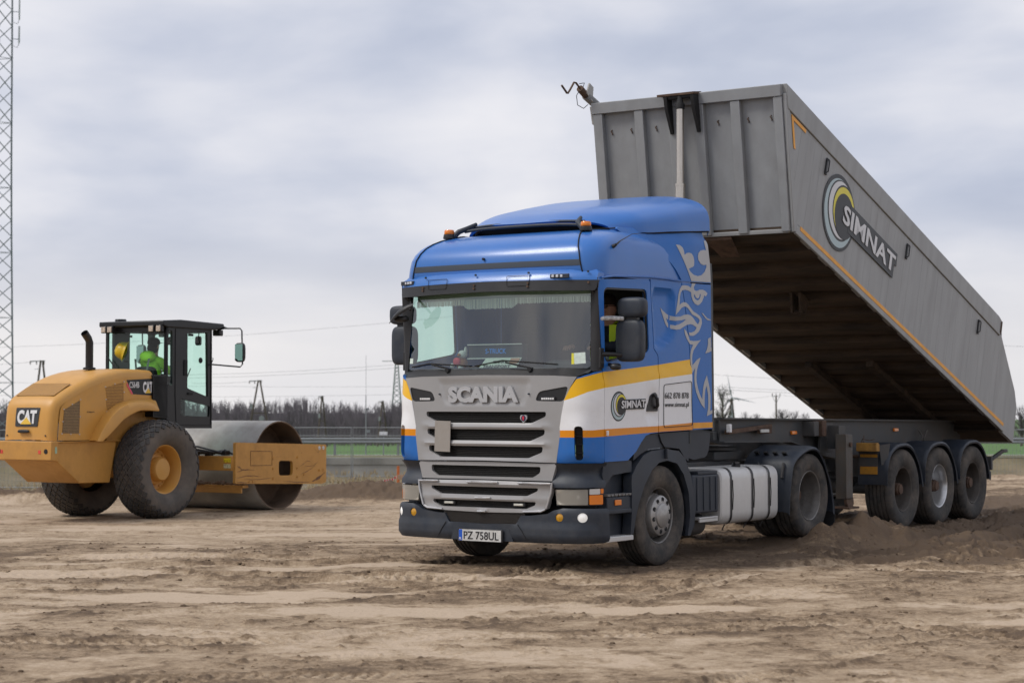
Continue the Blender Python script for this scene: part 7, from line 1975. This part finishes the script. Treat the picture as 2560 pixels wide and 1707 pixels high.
for z in (44.6, 43.0): MB().lathe([(0, .0), (.30, .05), (.35, .25), (.35, 0)], (-.3, -1.0, z), (0, -1, 0), 20).build('dish', M_mastp, ms)
# lattice pylon peeking out left of the truck
py_ = empty('lattice_pylon', (wx(992, 420), 420, land(420))); tag(py_, 'pale green lattice pylon half hidden by the left edge of the truck', 'pylon')
HP = 11.5 - land(420)
def pl_at(k, z): r_ = lerp(z, [0, HP], [2.2, .35]); a = R(45 + 90 * k); return Vector((r_ * math.cos(a) + .10 * z * 0, r_ * math.sin(a), z))
M_pyl = pmat('pylon_green', (.20, .25, .23), .6)
for k in range(4): MB().bar(pl_at(k, 0), pl_at(k, HP), .14, .14).build('pylon_leg', M_pyl, py_)
mb = MB(); zs = [0]
while zs[-1] < HP - 1: zs.append(zs[-1] + max(.8, (HP - zs[-1]) * .14))
for i in range(len(zs) - 1):
    for k in range(4): mb.bar(pl_at(k, zs[i]), pl_at((k + 1) % 4, zs[i + 1]), .09, .09); mb.bar(pl_at((k + 1) % 4, zs[i]), pl_at(k, zs[i + 1]), .09, .09)
mb.build('pylon_bracing', M_pyl, py_)
MB().bar((-3.2, 0, HP - .4), (3.2, 0, HP - .4), .16, .16).build('pylon_arm', M_pyl, py_)
# wind turbine far away
wt = empty('wind_turbine', (wx(1829, 1400), 1400, land(1400))); tag(wt, 'distant white wind turbine showing in the gap under the tipper body', 'wind turbine')
hz = 1.68 + (1009 - 994) / 4738.5 * 1400; hz0 = hz - land(1400)
MB().tube([(0, 0, 0), (0, 0, hz0)], [1.1, .7], 12).build('tower', pmat('turbine_white', (.36, .38, .42), .5), wt)
for k, a in enumerate((101, 348, 226)):
    L = 19.0; t = R(a); d_ = Vector((math.cos(t), 0, math.sin(t))); mb = MB(); pr_ = Vector((-d_.z, 0, d_.x))
    c0 = Vector((0, -1.5, hz0)); mb.add([c0 + pr_ * .3, c0 + d_ * 4 + pr_ * .75, c0 + d_ * L, c0 + d_ * 4 - pr_ * .35, c0 - pr_ * .3] + [c0 + Vector((0, .3, 0)), c0 + d_ * 4 + Vector((0, .3, 0))], [(0, 1, 2, 3, 4), (0, 5, 6, 1), (4, 3, 6, 5), (1, 6, 2), (3, 2, 6)]); mb.build('blade', MATS['turbine_white'], wt)
mb = MB(); mb.grid(shell(0, 0, hz0, 1.6, 4, 1.6, 3), wrap=True); mb.build('nacelle', MATS['turbine_white'], wt)
# overhead wires: each span one thing
def wire(p, q, sag, label, r_=.022):
    r_ *= .6
    P = []
    for t in np.linspace(0, 1, 17):
        P.append((p[0] + (q[0] - p[0]) * t, p[1] + (q[1] - p[1]) * t, p[2] + (q[2] - p[2]) * t - sag * 4 * t * (1 - t)))
    o = MB().tube(P, r_, 5).build('power_line', M_wire, None); tag(o, label, 'power line', 'overhead power lines'); return o
def at(px, v, y): return (wx(px, y), y, 1.6775 + (1009 - v) / 4738.5 * y)
S_ = 'thin power line '
wire(at(-120, 909, 210), at(100, 902, 200), .25, S_ + 'from the left edge to the A-frame pole behind the roller')
wire(at(480, 958, 240), at(640, 953, 235), .1, S_ + 'ending at the A-frame pole above the drum')
wire(at(-150, 872, 330), at(1300, 772, 330), 1.2, S_ + 'highest of those between roller and truck', .03)
wire(at(420, 938, 300), at(1500, 858, 300), 1.0, S_ + 'second from the top between roller and truck', .03)
wire(at(420, 946, 300), at(1500, 866, 300), 1.0, S_ + 'just under the second one between roller and truck', .03)
wire(at(-150, 950, 380), at(1300, 962, 380), .8, S_ + 'low over the wood between roller and truck', .03)
wire(at(-150, 985, 380), at(1300, 978, 380), .8, S_ + 'lowest over the wood between roller and truck', .03)
wire(at(1700, 930, 320), at(2300, 960, 320), .3, S_ + 'topmost in the gap under the tipper body', .03)
wire(at(1700, 960, 320), at(2300, 985, 320), .3, S_ + 'second from the top in the gap under the tipper body', .03)
wire(at(1700, 968, 300), at(2300, 992, 300), .2, S_ + 'third from the top in the gap under the tipper body', .035)
wire(at(1835, 998, 260), at(1940, 987, 300), .15, S_ + 'from the lamp pole to the slim utility pole')
wire(at(1940, 987, 300), at(2600, 1020, 420), .6, S_ + 'from the slim utility pole to the right')
wire(at(2440, 860, 330), at(2800, 868, 330), .3, S_ + 'at the right edge beyond the tailgate', .03)

# ------------------------------------------------------------------ trees
def twig_crown(mb, base, top, rad, n, depth_=.5, thin=.012, spread=1.0):
    """fine bare branches: thin slivers fanning out of a crown volume"""
    for i in range(n):
        t = random.random(); a = random.uniform(0, 6.283); q = rad * math.sqrt(random.random()) * (1 - .55 * abs(2 * t - .8))
        p = Vector((base[0] + q * math.cos(a), base[1] + q * math.sin(a) * depth_, base[2] + (top - base[2]) * (.12 + .83 * t)))
        s_ = Vector((base[0], base[1], max(base[2], p.z - random.uniform(.8, 2.2))))
        d_ = (p - s_); L = random.uniform(.5, 1.2); e = p + Vector((d_.x * .25 + random.uniform(-.3, .3), d_.y * .2, random.uniform(.2, .9))) * L
        w_ = thin * random.uniform(.7, 1.6); mb.add([p + Vector((-w_, 0, 0)), p + Vector((w_, 0, 0)), e], [(0, 1, 2)])
        if random.random() < .35: mb.add([s_ + Vector((-w_ * 1.5, 0, 0)), s_ + Vector((w_ * 1.5, 0, 0)), p + Vector((w_ * .6, 0, 0)), p + Vector((-w_ * .6, 0, 0))], [(0, 1, 2, 3)])
M_wood_far = pmat('hazed_bare_wood', (.150, .130, .146), .95, var=.3, vscale=.15)  # twig colour paled to carry the distance haze
fw = MB()
prof_x = np.linspace(-150, 35, 60); 
for i in range(1500):
    x = random.uniform(-150, 12); y = random.uniform(340, 385)
    fade = lerp(x, [-150, -15, -2, 12], [1, 1, .75, .3])
    if random.random() > fade + .1: continue
    zb = land(y) - .3
    top = .95 + 1.0 * math.sin(x * .09) * .4 + random.uniform(-1.3, .7) + (.7 if math.sin(x * .31 + 2) > .6 else 0) + (y - 340) * .022
    top = zb + (top - zb) * (.55 + .45 * fade)
    r_ = random.uniform(.9, 1.8); w_ = random.uniform(.05, .11)
    fw.add([(x - w_, y, zb), (x + w_, y, zb), (x + w_ * .4, y, top - .6), (x - w_ * .4, y, top - .6), (x, y + w_, zb)], [(0, 1, 2, 3), (1, 4, 2), (4, 0, 3)])
    twig_crown(fw, (x, y, zb + 1.0), top, r_, 60, .5, .028)
o = fw.build('distant_wood', M_wood_far, None, smooth=0); tag(o, 'bare brown winter wood along the horizon behind the roller', 'wood', kind='stuff')
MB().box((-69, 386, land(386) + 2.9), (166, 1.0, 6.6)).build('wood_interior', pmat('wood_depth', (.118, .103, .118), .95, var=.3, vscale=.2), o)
def bare_tree(px, y, v_top, rad, label, n=260, green=False, cat='tree'):
    x = wx(px, y); zb = land(y) - .2; top = 1.6775 + (1009 - v_top) / 4738.5 * y; H_ = top - zb
    o = empty('bare_tree', (x, y, zb)); tag(o, label, cat, 'trees on the horizon')
    mb = MB(); mb.tube([(0, 0, 0), (.1, 0, H_ * .4), (0, 0, H_ * .8)], [.22, .15, .04], 7)
    for k in range(7):
        a = random.uniform(0, 6.28); z0 = H_ * random.uniform(.3, .6); mb.tube([(.05, 0, z0), (rad * .5 * math.cos(a), rad * .3 * math.sin(a), z0 + H_ * .15), (rad * .8 * math.cos(a), rad * .5 * math.sin(a), z0 + H_ * .32)], [.09, .06, .02], 5)
    mb.build('trunk', M_wood, o)
    mb = MB(); twig_crown(mb, (0, 0, H_ * .3), H_, rad, n, .8, .03); mb.build('crown', M_wood_far, o, smooth=0)
    if green:
        mb = MB()
        for k in range(14):
            a = random.uniform(0, 6.28); q = rad * random.uniform(.2, .95); c = Vector((q * math.cos(a), q * .7 * math.sin(a), H_ * random.uniform(.45, .97))); s_ = random.uniform(.35, .85)
            for j in range(110):
                p = c + Vector((random.gauss(0, .42), random.gauss(0, .42), random.gauss(0, .42))) * s_; w_ = .06
                mb.add([p, p + Vector((random.uniform(-w_, w_) * 2, 0, random.uniform(0, w_) * 2)), p + Vector((random.uniform(-w_, w_) * 2, .02, -random.uniform(0, w_) * 2))], [(0, 1, 2)])
        mb.build('mistletoe', pmat('mistletoe_green', (.055, .075, .025), .9, var=.3), o, smooth=0)
    return o
bare_tree(1806, 255, 968, 1.6, 'tree with dark green mistletoe clumps beside the blue cab fairing', 150, True)
bare_tree(1862, 430, 1030, 2.2, 'small bushy tree just right of the lamp pole in the gap')
bare_tree(1893, 460, 1034, 2.2, 'low pale bush between the lamp pole and the utility pole')
bare_tree(1955, 430, 1022, 3.6, 'widest round bare tree behind the slim utility pole', 420)
bare_tree(1985, 440, 1028, 2.6, 'bare tree leaning against the widest one at its right', 260)
bare_tree(2012, 450, 1034, 2.2, 'last small bare tree before the tipper underside')
bare_tree(2552, 300, 1018, 2.4, 'bare tree at the right picture edge beyond the tailgate', 320)
bare_tree(2590, 310, 1008, 2.8, 'taller bare tree cut by the right picture edge', 320)
# low hedge line closing the far field at the right
hd = MB()
for i in range(260):
    x = random.uniform(20, 150); y = random.uniform(420, 450); zb = land(y) - .2; twig_crown(hd, (x, y, zb), zb + random.uniform(2.5, 4.6), random.uniform(.9, 1.6), 30, .5, .035)
o = hd.build('distant_hedge', M_wood_far, None, smooth=0); tag(o, 'low bare hedge line far off at the right', 'hedge', kind='stuff')
